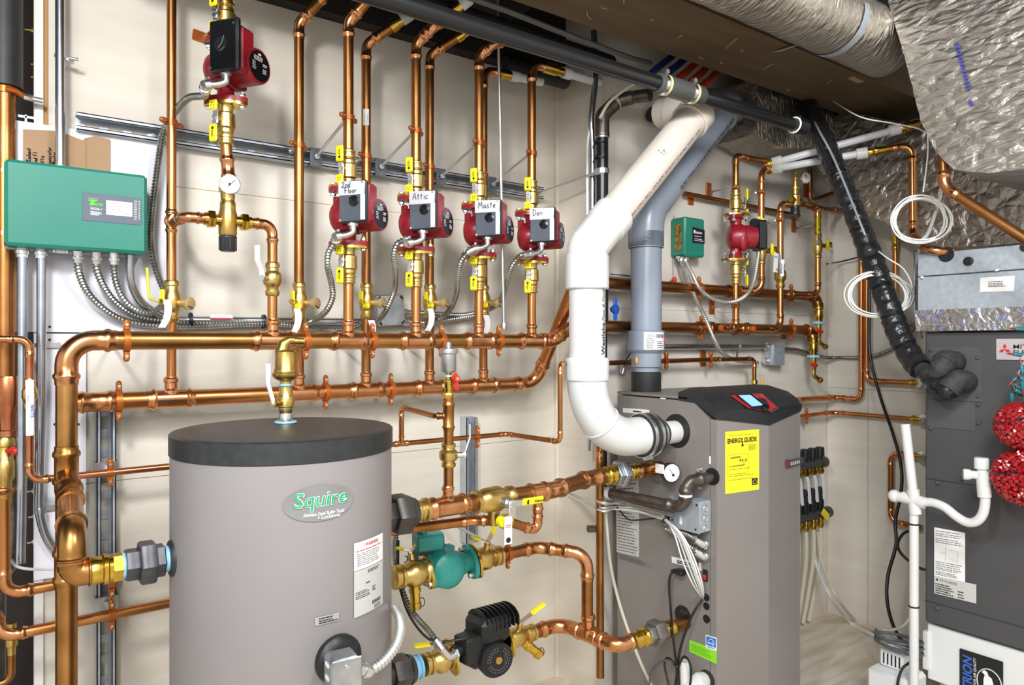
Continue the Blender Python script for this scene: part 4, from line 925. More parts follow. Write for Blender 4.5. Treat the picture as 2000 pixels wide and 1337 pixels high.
grommet(TX-TR, TY, ZT, ''); grommet(TX+TR, TY, .822, '')
def tfn(px, py):
    """pixel on the tank jacket -> (angle, z)"""
    d = ray(px, py); o = EYE; a_ = d.x**2+d.y**2; bx = -2*(d.x*TX+d.y*TY); cx = TX**2+TY**2-TR**2
    s = (-bx-math.sqrt(bx*bx-4*a_*cx))/(2*a_); p = o+d*s; return math.atan2(p.y-TY, p.x-TX), p.z
def tcy(a0, z0, x, y, l): a = a0+x/TR; return V((TX+math.cos(a)*(TR+l), TY+math.sin(a)*(TR+l), z0+y))
def tpatch(name, m, pxs, pys, lift, n=10, zz=None, par=None):
    (a0, _), (a1, _) = tfn(pxs[0], pys[0]), tfn(pxs[1], pys[0]); z1 = tfn(pxs[0], pys[0])[1]; z0 = tfn(pxs[0], pys[1])[1]
    b = B(); vs = []
    for i in range(n+1):
        a = a0+(a1-a0)*i/n
        for z in (z0, z1): vs.append(V((TX+math.cos(a)*(TR+lift), TY+math.sin(a)*(TR+lift), z)))
    b.add(vs, [(2*i, 2*i+2, 2*i+3, 2*i+1) for i in range(n)])
    return part(b, name, m, par or t), a0, a1, z0, z1
# oval logo badge
(a0, z0) = tfn(558, 992); (a1, z1) = tfn(693, 972); (am, zm_) = tfn(626, 982)
ra = abs(a1-a0)/2; rz = (tfn(626, 948)[1]-tfn(626, 1018)[1])/2; b = B(); vs = [V(tcy(am, zm_, 0, 0, .0006))]
for i in range(40):
    q = 2*PI*i/40; vs.append(tcy(am, zm_, math.cos(q)*ra*TR, math.sin(q)*rz, .0006))
b.add(vs, [(0, 1+i, 1+(i+1) % 40) for i in range(40)])
bd = part(b, 'logo_badge', mat('badge_silver', '#908f8f', .22, .25), t)
aw, zw = tfn(573, 996); ae, _ = tfn(677, 985); LW = (ae-aw)*TR
for bo, mm, li in ((.03, WHI, .0010), (.008, GRNI, .0013)):
    letters(bd, 'Squire', lambda x, y, l, li=li: tcy(aw, zw, x, y+.003, li), mm, .036, LW, .12, bo)
aw2, zw2 = tfn(592, 1001); ae2, _ = tfn(672, 991)
letters(bd, 'Stainless Steel Buffer Tanks', lambda x, y, l: tcy(aw2, zw2, x, y-.0075, .0011), WHI, .0085, (ae2-aw2)*TR, .3, .01)
aw3, zw3 = tfn(620, 1006); ae3, _ = tfn(665, 1001)
letters(bd, '\u2217 Lochinvar', lambda x, y, l: tcy(aw3, zw3, x, y-.007, .0011), WHI, .009, (ae3-aw3)*TR, 0, .01)
# warning label: white over grey
st, a0, a1, z0, z1 = tpatch('warning_label', WHT, (691, 747), (1061, 1116), .0006)
wf = lambda x, y, l: tcy(a0, z0, (a1-a0)*TR*x, (z1-z0)*y, l+.0005)
W2 = (a1-a0)*TR
letters(st, '! WARNING', lambda x, y, l: tcy(a0, z0, W2*.28+x, (z1-z0)*.78+y, .0012), REDI, .009, W2*.5, 0, .01)
g = B(); rows(g, wf, .05, .98, (.66, ), .03, 3); part(g, 'red_print', REDI, st)
g = B(); rows(g, wf, .08, .95, [.56-.07*i for i in range(7)], .02, 3); part(g, 'small_print', GINK, st)
st, a0_, a1_, z0_, z1_ = tpatch('data_label', GRY, (691, 747), (1117, 1207), .0006)
wf2 = lambda x, y, l: tcy(a0_, z0_, (a1_-a0_)*TR*x, (z1_-z0_)*y, l+.0005)
g = B(); rows(g, wf2, .4, .85, (.93, .89), .018, 2); rows(g, wf2, .34, .52, (.66, ), .025, 1); rows(g, wf2, .04, .5, (.52, .48, .43, .39), .015, 2); rows(g, wf2, .55, .68, (.52, .48, .44), .018, 1); rows(g, wf2, .62, .95, (.09, .06, .03), .013, 2); part(g, 'small_print', INK, st)
g = B()
for i in range(16): x = .55+.34*i/16; g.add([wf2(x, .14, .0006), wf2(x+.008+.008*rnd.random(), .14, .0006), wf2(x+.008, .22, .0006), wf2(x, .22, .0006)], [(0, 1, 2, 3)])
part(g, 'barcode', INK, st)
st, a0s, a1s, z0s, z1s = tpatch('small_label', mat('clear_label', '#aaa6a6', .35), (615, 662), (1206, 1222), .0005)
g = B(); fs_ = lambda x, y, l: tcy(a0s, z0s, (a1s-a0s)*TR*x, (z1s-z0s)*y, l+.0004); rows(g, fs_, .15, .95, (.7, .4, .15), .14, 3); part(g, 'small_print', INK, st)
# lower access: black boss and galvanized box
aB, zB = tfn(660, 1285); dB = V((math.cos(aB), math.sin(aB), 0)); oB = EZ.cross(dB); pB = V((TX, TY, zB))+dB*TR
part(B().lathe(pB-dB*.004, dB, [(0, .043), (.012, .043), (.02, .036), (.024, .022)], 30), 'access_boss', BLK, t)
t2 = thing('sensor_box', 'galvanized sensor box mounted low on the front of the tank', 'electrical box', pB+dB*.03)
dv = V((-.10, -1.0, 0)).normalized(); u_ = V((-dv.y, dv.x, 0))
M3 = Matrix((u_, dv, EZ)).transposed(); cB = Z(655, 1307, 0) if 0 else pB+dB*.045
dd = Y(668, 1330, (pB+dB*.06).y); 
part(B().box(dd+EZ*.0, .05, .05, .095, M3, .006), 'box', GAL, t2); part(B().box(dd+dv*.027+EZ*.001, .052, .003, .096, M3, .004), 'cover', GAL, t2)
part(B().cyl(dd+dv*.028+EZ*.036, dd+dv*.031+EZ*.036, .0032, n=10), 'cover_screw', ZNC, t2)
part(B().cyl(dd-dv*.02+EZ*.0, pB, .012), 'neck', BLK, t2)
b = B()
for k in range(3): b.box(dd-u_*.0255+EZ*(.034-k*.022), .002, .016, .006, M3)
part(b, 'vent_slot', WHI, t2)
yq = dd.y
flex('pale flexible conduit sweeping from the sensor box round the tank side', [dd+u_*.03+EZ*.015] + YP([(718, 1310, yq), (748, 1292, yq+.01), (772, 1262, yq+.03), (782, 1230, yq+.06), (780, 1205, yq+.1), (772, 1188, yq+.14)]), .0095, mat('flex_pale', '#d5d5d2', .35, .9))
# ================================================================== air vent on the tank lid
px, py = 560, 824; pv = Z(558, 826, TZ-.001); t = thing('air_vent_valve', 'brass air vent with white lever standing on the tank lid', 'valve', pv)
S_ = .88; zz_ = lambda py: Y(558, py, pv.y).z-pv.z
part(B().lathe(pv, EZ, [(0, .02), (.004, .02), (.008, .0145), (.016, .0145), (.020, .0135), (.0215, .0135)], 20), 'nipple', ZNC, t)
part(B().lathe(pv, EZ, [(.002, .0235), (.0045, .0225), (.006, .016)], 20), 'sealing_tape', BLUT, t)
h1, h2, h3 = zz_(800), zz_(742), zz_(662)
part(B().lathe(pv+EZ*.0215, EZ, [(0, .0125), (.004, .0145), (.012, .0145), (.014, .0175), (.032, .0185), (.036, .0165), (.044, .0135), (.056, .0135), (.058, .0118), (h2-.022, .0118)], 20), 'valve_body', BRS, t)
part(B().lathe(pv+EZ*(h2-.012), EZ, [(0, .0122), (.005, .0122)], 18), 'blue_tape', BLUT, t)
c = pv+EZ*.045; ld = V((-.82, -.55, 0)).normalized(); h = c+ld*.034
part(B().cyl(c, h, .007, n=12).hexn(h-ld*.002, h+ld*.007, .009), 'stem', BRS, t)
q = fillet([h+ld*.004, h+ld*.01+EZ*.014, h+ld*.021+EZ*.04, h+ld*.021+EZ*.082], .012, 5)
part(B().tube(q, [.0045]*(len(q)-2)+[.0052, .0055], 8), 'lever', WHI, t)
cv_ = pv+EZ*(h2-.002)
part(B().lathe(cv_, EZ, [(0, .0125), (.006, .024), (.012, .0275), (.017, .0275), (.019, .0245), (.024, .0245), (.027, .0225), (.062, .0215), (.066, .018)], 28), 'vent_body', BRO, t)
top = cv_+EZ*.064; part(B().tube([top-EX*.008-EZ*.004, top+V((-.004, 0, .014)), top+V((.006, 0, .022)), top+V((.016, 0, .022))], [.0145, .0125, .0095, .009], 14).cyl(top+V((.012, 0, .021)), top+V((.038, -.004, .020)), .0068, n=14).lathe(top+V((.024, -.002, .0205)), EX, [(0, .0078), (.004, .0078)], 12), 'outlet_spout', BRO, t)
# ================================================================== boiler
XBL, YBF, YBB = 1.63, 1.282, 1.672; XR_ = 1.835; YRG = 1.255; XBR = 2.04; ZBT = 1.043
t = thing('boiler', 'grey floor standing boiler with black control hood and yellow label', 'boiler', V((XBL, YBF, 0)))
bl = t
zh = Y(1400, 818, YBF).z; zrg = Y(1510, 829, YRG).z
zs_ = X(1300, 779, XBL).z
part(B().prism([V((XBL, y, z)) for y, z in ((YBF+.022, .06), (YBB, .06), (YBB, zs_), (YBF+.078, zs_), (YBF+.022, zh-.004))], EX, XBR-XBL), 'cabinet', BLR, t)
part(B().box(V(((XBL+XBR)/2, (YBF+.1+YBB)/2, (zs_+.003+ZBT)/2)), XBR-XBL+.004, YBB-YBF-.096, ZBT-zs_-.003, None, .003), 'top_cover', BLR, t)
part(B().box(*boxw((XBL+.02, YBF+.03, 0), (XBR-.02, YBB-.02, .06))), 'base', BLK, t)
b = B().box(*boxw((XBL+.0005, YBF+.0002, .07), (XBR-.0005, YBF+.0195, zh-.002)))
b.prism([V((XBL+.006, YBF, .07)), V((XR_, YRG, .07)), V((XBR-.006, YBF, .07)), V((XBR-.006, YBF+.004, .07)), V((XBL+.006, YBF+.004, .07))], EZ, zh-.075)
fp = part(b, 'front_cover', BLR, t, ang=12)
b = B()
for py in (900,): p = X(1398, py, XBL); b.box(V((XBL, YBF+.021, p.z)), .003, .004, .022)
b.box(V((XBL-.0005, (YBF+YBB)/2, zs_+.0015)), .001, .02, .003)
part(b, 'seam_clip', WHI, t)
# hood: curved black top with sloping control face
hd = B()
def hp(x, y, z): return V((x, y, z))
yb_ = YBF+.105
sec = [(0.0, zh, YBF-.002), (.25, zh+.022, YBF-.004), (.55, zh+.045, YBF+.012), (.8, ZBT+.012, YBF+.045), (1., ZBT+.022, YBF+.085), (1., ZBT+.022, yb_+.03)]
xs = [0, .04, .12, .3, .5, .7, .88, .96, 1.]
vs = []; n = len(sec)
for i, u in enumerate(xs):
    x = XBL-.002+(XBR-XBL+.004)*u; ridge = (1-abs(u-.5)*2); edge = min(1, min(u, 1-u)/.12)
    for j, (f, z, y) in enumerate(sec):
        k = .86+.14*edge
        zz = zh-.004*0+(z-zh)*k if j else zh-(zh-zrg)*ridge*1.0
        vs.append(hp(x, y-(YBF-YRG+.001)*ridge*(1-f*.9), zz))
fs = [(i*n+j, (i+1)*n+j, (i+1)*n+j+1, i*n+j+1) for i in range(len(xs)-1) for j in range(n-1)]
m0 = len(vs); vs += [hp(XBL-.002+(XBR-XBL+.004)*u, yb_+.03, zs_-.0) for u in xs]
fs += [(i*n+n-1, (i+1)*n+n-1, m0+i+1, m0+i) for i in range(len(xs)-1)]
lo = len(vs); vs += [hp(XBL-.002, yb_-.03, zs_-.004), hp(XBR+.002, yb_-.03, zs_-.004)]
fs += [tuple(range(n)) + (m0, lo), tuple(range((len(xs)-1)*n+n-1, (len(xs)-1)*n-1, -1)) + (lo+1, m0+len(xs)-1)]
hd.add(vs, fs); ho = part(hd, 'control_hood', mat('hood_black', '#222427', .4, 0, '#27292c', 60, bump=.2, bscale=700), t, ang=28)
# screen panel lying on the sloping hood
pc = [D(1426, 768, 1), D(1486, 765, 1)]
h3 = lambda px, py: hood_hit(px, py)
from mathutils.bvhtree import BVHTree
_bv = BVHTree.FromPolygons([tuple(q) for q in vs], fs)
def hood_hit(px, py, lift=.002):
    d = ray(px, py).normalized(); r_ = _bv.ray_cast(EYE, d)
    return r_[0]-d*lift if r_[0] else D(px, py, 2.1)
def patch(name, m, pxs, par, lift): 
    pts = [hood_hit(*q, lift) for q in pxs]; nn = (pts[1]-pts[0]).cross(pts[2]-pts[0]).normalized()
    if nn.dot(EYE-pts[0]) < 0: nn = -nn
    return part(B().prism(pts, nn, .0012), name, m, par)
pn = patch('control_panel', REDP, [(1427, 772), (1486, 768), (1518, 795), (1503, 803), (1462, 797)], ho, .011)
patch('silver_trim', ZNC, [(1416, 774), (1487, 768), (1519, 796), (1517, 798), (1486, 770)], ho, .010)
patch('screen_frame', BLKG, [(1437, 772), (1468, 769), (1500, 797), (1469, 797)], ho, .014); patch('lcd_screen', LCD, [(1443, 772), (1465, 771), (1490, 791), (1469, 793)], ho, .016)
kp = hood_hit(1494, 796, .014); part(B().lathe(kp, V((-.2, -.5, .8)), [(-.004, .011), (.004, .011), (.007, .009)], 18), 'dial_knob', BLKG, ho)
patch('right_trim', ZNC, [(1503, 803), (1519, 795), (1521, 797), (1506, 806)], ho, .011)
# energy label on facet one
nf = V((YRG-YBF, -(XR_-XBL), 0)).normalized(); nf = V((-(YBF-YRG), -(XR_-XBL), 0)).normalized()
uf = V((XR_-XBL, YRG-YBF, 0)).normalized()
def facet(px, py):
    d = ray(px, py); o = V((XBL+.006, YBF, 0)); s = (o-EYE).dot(nf)/d.dot(nf); return EYE+d*s
pA, pB_ = facet(1416, 843), facet(1482, 838); pC = facet(1418, 964)
Wd = (pB_-pA).dot(uf); Hh = pA.z-pC.z; og = V((pA.x, pA.y, pC.z))
ef = lambda x, y, l: og+uf*(x*Wd)+EZ*(y*Hh)+nf*(l+.0004)
lab = part(B().prism([ef(0, 0, 0), ef(1, 0, 0), ef(1, 1, 0), ef(0, 1, 0)], nf, .0006), 'energy_label', EYEL, fp)
em = lambda x, y, l: og+uf*x+EZ*y+nf*(l+.0012)
letters(lab, 'ENERGY', lambda x, y, l: em(Wd*.06+x, Hh*.81+y, l), INK, Hh*.105, Wd*.46, 0, .03); letters(lab, 'GUIDE', lambda x, y, l: em(Wd*.54+x, Hh*.81+y, l), INK, Hh*.105, Wd*.38, 0, .03)
part(B().prism([ef(x, y, .001) for x, y in ((.485, .83), (.515, .83), (.515, .77), (.55, .77), (.50, .735), (.45, .77), (.485, .77))], nf, .0004), 'arrow', INK, lab)
letters(lab, '95.0', lambda x, y, l: em(Wd*.40+x, Hh*.49+y, l), INK, Hh*.075, Wd*.23)
g = B(); rows(g, lambda x, y, l: ef(x, y, l+.001), .68, .93, (.75, .73, .71, .69, .67), .008, 2); rows(g, lambda x, y, l: ef(x, y, l+.001), .15, .5, (.575, .56), .012, 2); rows(g, lambda x, y, l: ef(x, y, l+.001), .1, .85, (.93, .30, .27, .21, .38), .006, 2)
for x0, x1, y0, y1 in ((.1, .56, .428, .436), (.07, .075, .25, .62), (.665, .67, .25, .62), (.07, .67, .62, .623)): g.add([ef(x0, y0, .0013), ef(x1, y0, .0013), ef(x1, y1, .0013), ef(x0, y1, .0013)], [(0, 1, 2, 3)])
part(g, 'small_print', mat('olive_print', '#7d7420', .6), lab)
part(B().prism([ef(x, y, .001) for x, y in ((.1, .427), (.56, .44), (.56, .447), (.1, .434))], nf, .0003).prism([ef(x, y, .001) for x, y in ((.52, .475), (.56, .475), (.54, .46))], nf, .0003), 'scale_bar', INK, lab)
part(B().prism([ef(x, y, .001) for x, y in ((.78, .09), (.95, .09), (.95, .2), (.78, .2))], nf, .0004), 'corner_mark', INK, lab)
part(B().tube([ef(.8+.13*k/8, .135+.04*math.sin(PI*k/8), .0018) for k in range(9)], .0006, 4).tube([ef(.8, .115, .0018), ef(.93, .115, .0018)], .0006, 4), 'corner_mark_lines', EYEL, lab)
# knight badge on facet two
nf2 = V((YBF-YRG, -(XBR-XR_), 0)).normalized(); u2 = V((XBR-XR_, YBF-YRG, 0)).normalized()
def facet2(px, py):
    d = ray(px, py); o = V((XR_, YRG, 0)); s = (o-EYE).dot(nf2)/d.dot(nf2); return EYE+d*s
pk = facet2(1545, 905); fk = lambda x, y, l: pk+u2*x+EZ*y+nf2*(l+.001)
kb = part(B().prism([fk(-.040, -.008, 0), fk(.075, -.006, 0), fk(.075, .012, 0), fk(-.02, .012, 0), fk(-.03, .017, 0), fk(-.043, .011, 0)], nf2, .005), 'name_badge', mat('badge_dark', '#6b6b6e', .3, .6), fp)
part(B().prism([fk(-.038, -.002, .0055), fk(-.02, -.001, .0055), fk(-.02, .011, .0055), fk(-.037, .011, .0055)], nf2, .001), 'badge_red_mark', REDP, kb)
g = B()
for k in range(5): x = -.016+.013*k; g.prism([fk(x, -.003, .0055), fk(x+.009, -.003, .0055), fk(x+.007, .008, .0055), fk(x+.002, .008, .0055)], nf2, .0005)
part(g, 'badge_letters', SILV, kb)
# things on the side panel  (plane x = XBL)
sx = lambda px, py, l=.0: X(px, py, XBL-l)
NX = V((-1, 0, 0))
def spoly(name, m, pxs, l=.0006, par=t, th=.0006): return part(B().prism([sx(*q) for q in pxs], NX, l+th), name, m, par)
def sfn(pxs):
    p00, p10, p01 = [sx(*q) for q in pxs]; return lambda x, y, l: p00+(p10-p00)*x+(p01-p00)*y+NX*(l+.0014)
def stext(st, pxs, x0, x1, ys, h, n, m=GINK, nm='small_print'): return part(rows(B(), sfn(pxs), x0, x1, ys, h, n), nm, m, st)
s1 = spoly('instruction_sheet', GRY, [(1204, 990), (1248, 992), (1248, 1087), (1205, 1077)]); stext(s1, [(1205, 1077), (1248, 1087), (1204, 990)], .06, .94, [.05+.065*i for i in range(14)], .022, 2)
s2 = spoly('upper_instruction_sheet', GRY, [(1204, 940), (1248, 934), (1248, 965), (1204, 968)]); stext(s2, [(1204, 968), (1248, 965), (1204, 940)], .06, .94, (.1, .4, .7), .1, 2)
s3 = spoly('print_patch', mat('panel_print', '#7d7875', .45), [(1207, 1079), (1274, 1102), (1272, 1111), (1207, 1090)], .0002, t, .0003); stext(s3, [(1207, 1090), (1272, 1111), (1207, 1079)], .05, .95, (.2, .5, .8), .12, 2, mat('grey_print', '#5d5957', .6))
s4 = spoly('white_label', WHT, [(1217, 796), (1268, 800), (1268, 810), (1217, 805)]); stext(s4, [(1217, 805), (1268, 810), (1217, 796)], .4, .85, (.35,), .3, 1, INK)
s5 = spoly('white_label', WHT, [(1312, 1086), (1369, 1099), (1370, 1114), (1313, 1098)]); stext(s5, [(1313, 1098), (1370, 1114), (1312, 1086)], .2, .9, (.5, .2), .2, 2, INK)
s6 = spoly('lime_label', LIME, [(1347, 1249), (1400, 1268), (1400, 1296), (1347, 1272)]); stext(s6, [(1347, 1272), (1400, 1296), (1347, 1249)], .08, .85, (.25, .42, .58, .74), .05, 2, mat('lime_print', '#6fae20', .6))
s7 = spoly('blue_label', WHI, [(1379, 1239), (1400, 1245), (1400, 1271), (1379, 1264)], .0012)
e7 = part(B().prism([sx(*q) for q in ((1380.5, 1241), (1399, 1246.5), (1399, 1264), (1380.5, 1258))], NX, .0024), 'blue_print', STBL, s7)
fb7 = sfn([(1380, 1264), (1400, 1270), (1380, 1241)])
part(B().tube([fb7(.2+.6*k/10, .62+.25*math.sin(PI*k/10), .0016) for k in range(11)], .0007, 4), 'arc_print', WHI, e7)
letters(e7, 'energy', lambda x, y, l: fb7(.15, .42, .0016)+(sx(1400, 1270)-sx(1380, 1264)).normalized()*x+EZ*y, WHI, .011, .026, .2, .01)
rows(g := B(), fb7, .1, .9, (.12,), .06, 1, lift=.002); part(g, 'blue_caption', STBL, s7)
def hole(px, py, r, nm='panel_hole'):
    c = sx(px, py); part(B().lathe(c+V((.002, 0, 0)), NX, [(0, r), (.0035, r)], 28), nm, BLK, t); return c
hv_ = hole(1322, 841, .05, 'vent_hole'); hole(1334, 1202, .03, 'inlet_hole'); hole(1391, 930, .024, 'gas_hole')
hole(1380, 1166, .0105); hole(1380, 1183, .0105, 'plug_button'); hole(1380, 1208, .0115, 'plug_button')
part(B().cyl(sx(1367, 917), sx(1367, 917)+NX*.008, .009, .006, n=12), 'panel_screw', ZNC, t); part(B().cyl(sx(1367, 952), sx(1367, 952)+NX*.006, .006, .004, n=12), 'panel_screw', ZNC, t)
c = sx(1378.5, 1123); sw = part(B().box(c+NX*.002, .006, .015, .032, None, .001), 'power_switch', BLK, t); part(B().box(c+NX*.006-EZ*.004, .005, .010, .014, None, .001), 'red_rocker', REDH, sw)
letters(t, 'INLET', lambda x, y, l: sx(1330, 1195)+V((-.001-l, -x, y-x*0)), mat('grey_print2', '#57534f', .6), .013, .03)
letters(t, 'OUTLET', lambda x, y, l: sx(1274, 942)+V((-.001-l, -x, y)), mat('grey_print3', '#57534f', .6), .013, .034)
# ================================================================== white intake pipe
YW = 1.43; XW = 1.282; RW = .0485
t = thing('intake_pipe', 'wide white plastic pipe with lettering sweeping into the boiler side', 'pipe', V((XW, YW, .93)))
zv = .936
zb1_ = Y(1150, 740, YW).z; zc2 = Y(1150, 698, YW).z
part(B().cyl(V((XW, YW, zc2)), V((XW, YW, Y(1150, 545, YW).z)), RW, n=40), 'pipe', PVC, t)
dg = V((1, 0, 1)).normalized(); zb45 = 1.452; ptop = V((XW, YW, zb45))+dg*.60
# lower elbow made of two segments
arc = []
RB = .165; cxx = V((XW+RB, YW, zv+RB))
for k in range(17): a = PI+PI/2*k/16; arc.append(cxx+V((math.cos(a)*RB, 0, math.sin(a)*RB)))
part(B().tube([V((XW, YW, zb1_+.03))]+arc+[V((XW+RB+.045, YW, zv))], [RW*1.1]*(len(arc)+2), 40), 'lower_elbow', PVC, t)
part(B().lathe(V((XW, YW, zb1_-.005)), EZ, [(0, RW*1.12), (.004, RW*1.2), (zc2-zb1_, RW*1.2), (zc2-zb1_+.005, RW*1.12)], 40), 'socket', PVC, t)
part(B().ring(arc[8], (arc[9]-arc[7]), RW*1.105, .0025, 40, 6), 'mould_seam', PVC, t)
b = B().lathe(V((XW, YW, Y(1150, 565, YW).z)), EZ, [(0, RW*1.14), (.003, RW*1.2), (.088, RW*1.2), (.092, RW*1.12)], 40)
part(b, 'socket', PVC, t)
z1_ = Y(1150, 565, YW).z+.085
k45 = V((XW, YW, zb45)); q = fillet([V((XW, YW, z1_)), k45, k45+dg*.12], .13, 10)
part(B().tube(q, RW*1.12, 40).lathe(q[-1]-dg*.03, dg, [(0, RW*1.1), (.003, RW*1.2), (.05, RW*1.2), (.053, RW*1.05)], 40), 'upper_elbow', PVC, t)
dp = part(B().cyl(k45+dg*.1, ptop, RW*1.03, n=40), 'sloping_pipe', PVCX, t)
te = fillet([ptop-dg*.02, ptop+dg*.045, ptop+dg*.045+V((.0, .10, .02)), ], .05, 6)
part(B().lathe(ptop-dg*.02, dg, [(0, RW*1.05), (.002, RW*1.2), (.05, RW*1.2), (.055, RW*1.1)], 40).tube(te, RW*1.14, 30), 'top_elbow', PVCX, t)
part(B().cyl(te[-1], te[-1]+V((0, .05, .008)), RW, n=30), 'pipe_end', PVCX, t)
zf = XW+RB+.045
part(B().lathe(V((zf-.012, YW, zv)), EX, [(0, RW*1.14), (.002, RW*1.26), (.05, RW*1.26), (.058, RW*.95), (.062, RW*.8), (.09, RW*.8), (.091, RW*.72)], 40), 'rubber_coupling', RUB, t)
b = B()
for q_, rr in ((.008, 1.27), (.036, 1.27), (.076, .81)): b.lathe(V((zf-.012+q_, YW, zv)), EX, [(-.005, RW*rr), (-.005, RW*rr+.0016), (.005, RW*rr+.0016), (.005, RW*rr)], 40)
b.box(V((zf+.012, YW-.01, zv-RW*1.3)), .03, .012, .012); part(b, 'band_clamp', ZNC, t)
part(B().cyl(V((zf+.06, YW, zv)), V((XBL+.02, YW, zv)), RW*.69, n=30), 'stub', PVC, t)
wl = lambda x, y, l: V((XW+math.cos(R(-100)+y/RW*1.0)*(RW+l), YW+math.sin(R(-100)+y/RW)*(RW+l), Y(1170, 693, YW-RW).z+x))
letters(t.children[0], 'Westlake', lambda x, y, l: wl(x, -y+.032, l), INK, .024, .085, 0, .015, th=.0008)
letters(t.children[0], 'Pipe & Fittings  ASTM', lambda x, y, l: wl(x+.09, -y+.032, l), GINK, .02, .155, .2, 0, th=.0008)
s_ = dg.cross(EY)
up_ = V((-1, 0, 1)).normalized()
def slope_fn(o, r, a0):
    return lambda x, y, l: o+dg*x+(V((0, -1, 0))*math.cos(a0+y/r)+up_*math.sin(a0+y/r))*(r+l)
letters(dp, 'CODE 08.03 ASTM D 1785-21a  3 INCH 40 PVC 260 PSI DWV SCH 40 D2665 TOP PVC 1 ASTM', slope_fn(k45+dg*.12, RW*1.03, R(-28)), mat('maroon_print', '#8d3040', .6), .013, .43)
hand(dp, 'fr', slope_fn(k45+dg*.37, RW*1.03, R(22)), .022, GINK, .0008)
# ================================================================== grey flue pipe
XG, YG, RG = 1.702, 1.615, .0495
t = thing('flue_pipe', 'wide grey plastic flue rising from the boiler top', 'pipe', V((XG, YG, ZBT)))
gz = lambda py: Y(1258, py, YG).z
part(B().lathe(V((XG, YG, ZBT-.001)), EZ, [(0, RG*.95), (.002, RG*.97), (gz(727)-ZBT, RG*.97), (gz(727)-ZBT+.004, RG*.85)], 40), 'rubber_boot', RUB, t)
part(B().cyl(V((XG, YG, gz(728))), V((XG, YG, gz(715))), RG*.84, n=36), 'stub', CPVC, t)
rd = part(B().lathe(V((XG, YG, gz(717))), EZ, [(0, RG*.9), (.002, RG*.97), (gz(690)-gz(717), RG*.97), (gz(683)-gz(717), RG*1.2), (gz(645)-gz(717)-.002, RG*1.2), (gz(645)-gz(717), RG*1.05)], 40), 'reducer', CPVC, t)
kz = 1.62
vp_ = part(B().cyl(V((XG, YG, gz(646))), V((XG, YG, gz(480))), RG, n=40), 'pipe', CPVC, t)
k45g = V((XG, YG, kz)); gt = k45g+dg*.56
q = fillet([V((XG, YG, gz(484))), k45g, k45g+dg*.13], .12, 10)
part(B().lathe(V((XG, YG, gz(484))), EZ, [(0, RG*1.06), (.002, RG*1.15), (.05, RG*1.15)], 40).tube(q, RG*1.15, 40), 'elbow', CPVC, t)
sp = part(B().cyl(k45g+dg*.1, gt, RG*1.0, n=40), 'sloping_pipe', CPVC, t)
te = fillet([gt-dg*.03, gt+dg*.05, gt+dg*.05+V((0, .1, .03))], .05, 6)
part(B().lathe(gt-dg*.03, dg, [(0, RG*1.02), (.002, RG*1.15), (.06, RG*1.15)], 40).tube(te, RG*1.12, 30), 'top_elbow', CPVC, t)
sg_ = lambda x, y, l: V((XG+math.cos(R(-60)+y/RG)*(RG+l), YG+math.sin(R(-60)+y/RG)*(RG+l), gz(622)+x))
letters(vp_, 'CERTIFIED FOR VENTING S636 PVC TYPE BH 3 IN SCH 40 ASTM', lambda x, y, l: sg_(x, -y+.01, l), INK, .011, gz(490)-gz(622), 0, .01)
letters(sp, 'S636 PVC TYPE BH 3 IN SCH 40 ASTM D1785 CERTIFIED FOR VENTING', slope_fn(k45g+dg*.13, RG, R(-32)), mat('navy_ink', '#252b4a', .6), .016, .42, 0, .015)
a0 = R(-150); st = sleeve(rd, V((XG, YG, 0)), RG*1.2, gz(682), gz(649), R(-143), R(-70), WHT)
g = B(); f_ = cyl_fn(V((XG, YG, 0)), RG*1.2, R(-140)); zA, zB = gz(681), gz(650)
rows(g, lambda x, y, l: f_(x, y, .0012), .005, .03, [zA+.004+.007*i for i in range(5)], .002, 2); rows(g, lambda x, y, l: f_(x, y, .0012), .04, .07, [zA+.004+.006*i for i in range(4)], .002, 1)
for i in range(15): x = .036+.0022*i; g.add([f_(x, zB-.016, .0013), f_(x+.0006+.0009*rnd.random(), zB-.016, .0013), f_(x+.001, zB-.004, .0013), f_(x, zB-.004, .0013)], [(0, 1, 2, 3)])
part(g, 'small_print', INK, st)
letters(st, 'S636 3x2', lambda x, y, l: f_(.008+x, zB-.012+y, .0013), INK, .009, .024)
for (an, z, m, rr) in ((R(-175), gz(703), mat('glue_orange', '#e8a62b', .5), RG*.97), (R(-40), gz(665), mat('red_mark', '#d8503a', .5), RG*1.2)):
    c = V((XG+math.cos(an)*rr, YG+math.sin(an)*rr, z)); part(B().ball(c, .012, .45, .45, 1.0), 'paint_blob', m, t)
p = k45g+dg*.115+(V((0, -1, 0))*.55+up_*.8).normalized()*RG*1.16; part(B().ball(p, .012, 1.2, .5, .7), 'orange_spot', mat('glue_orange2', '#e8762b', .5), t)
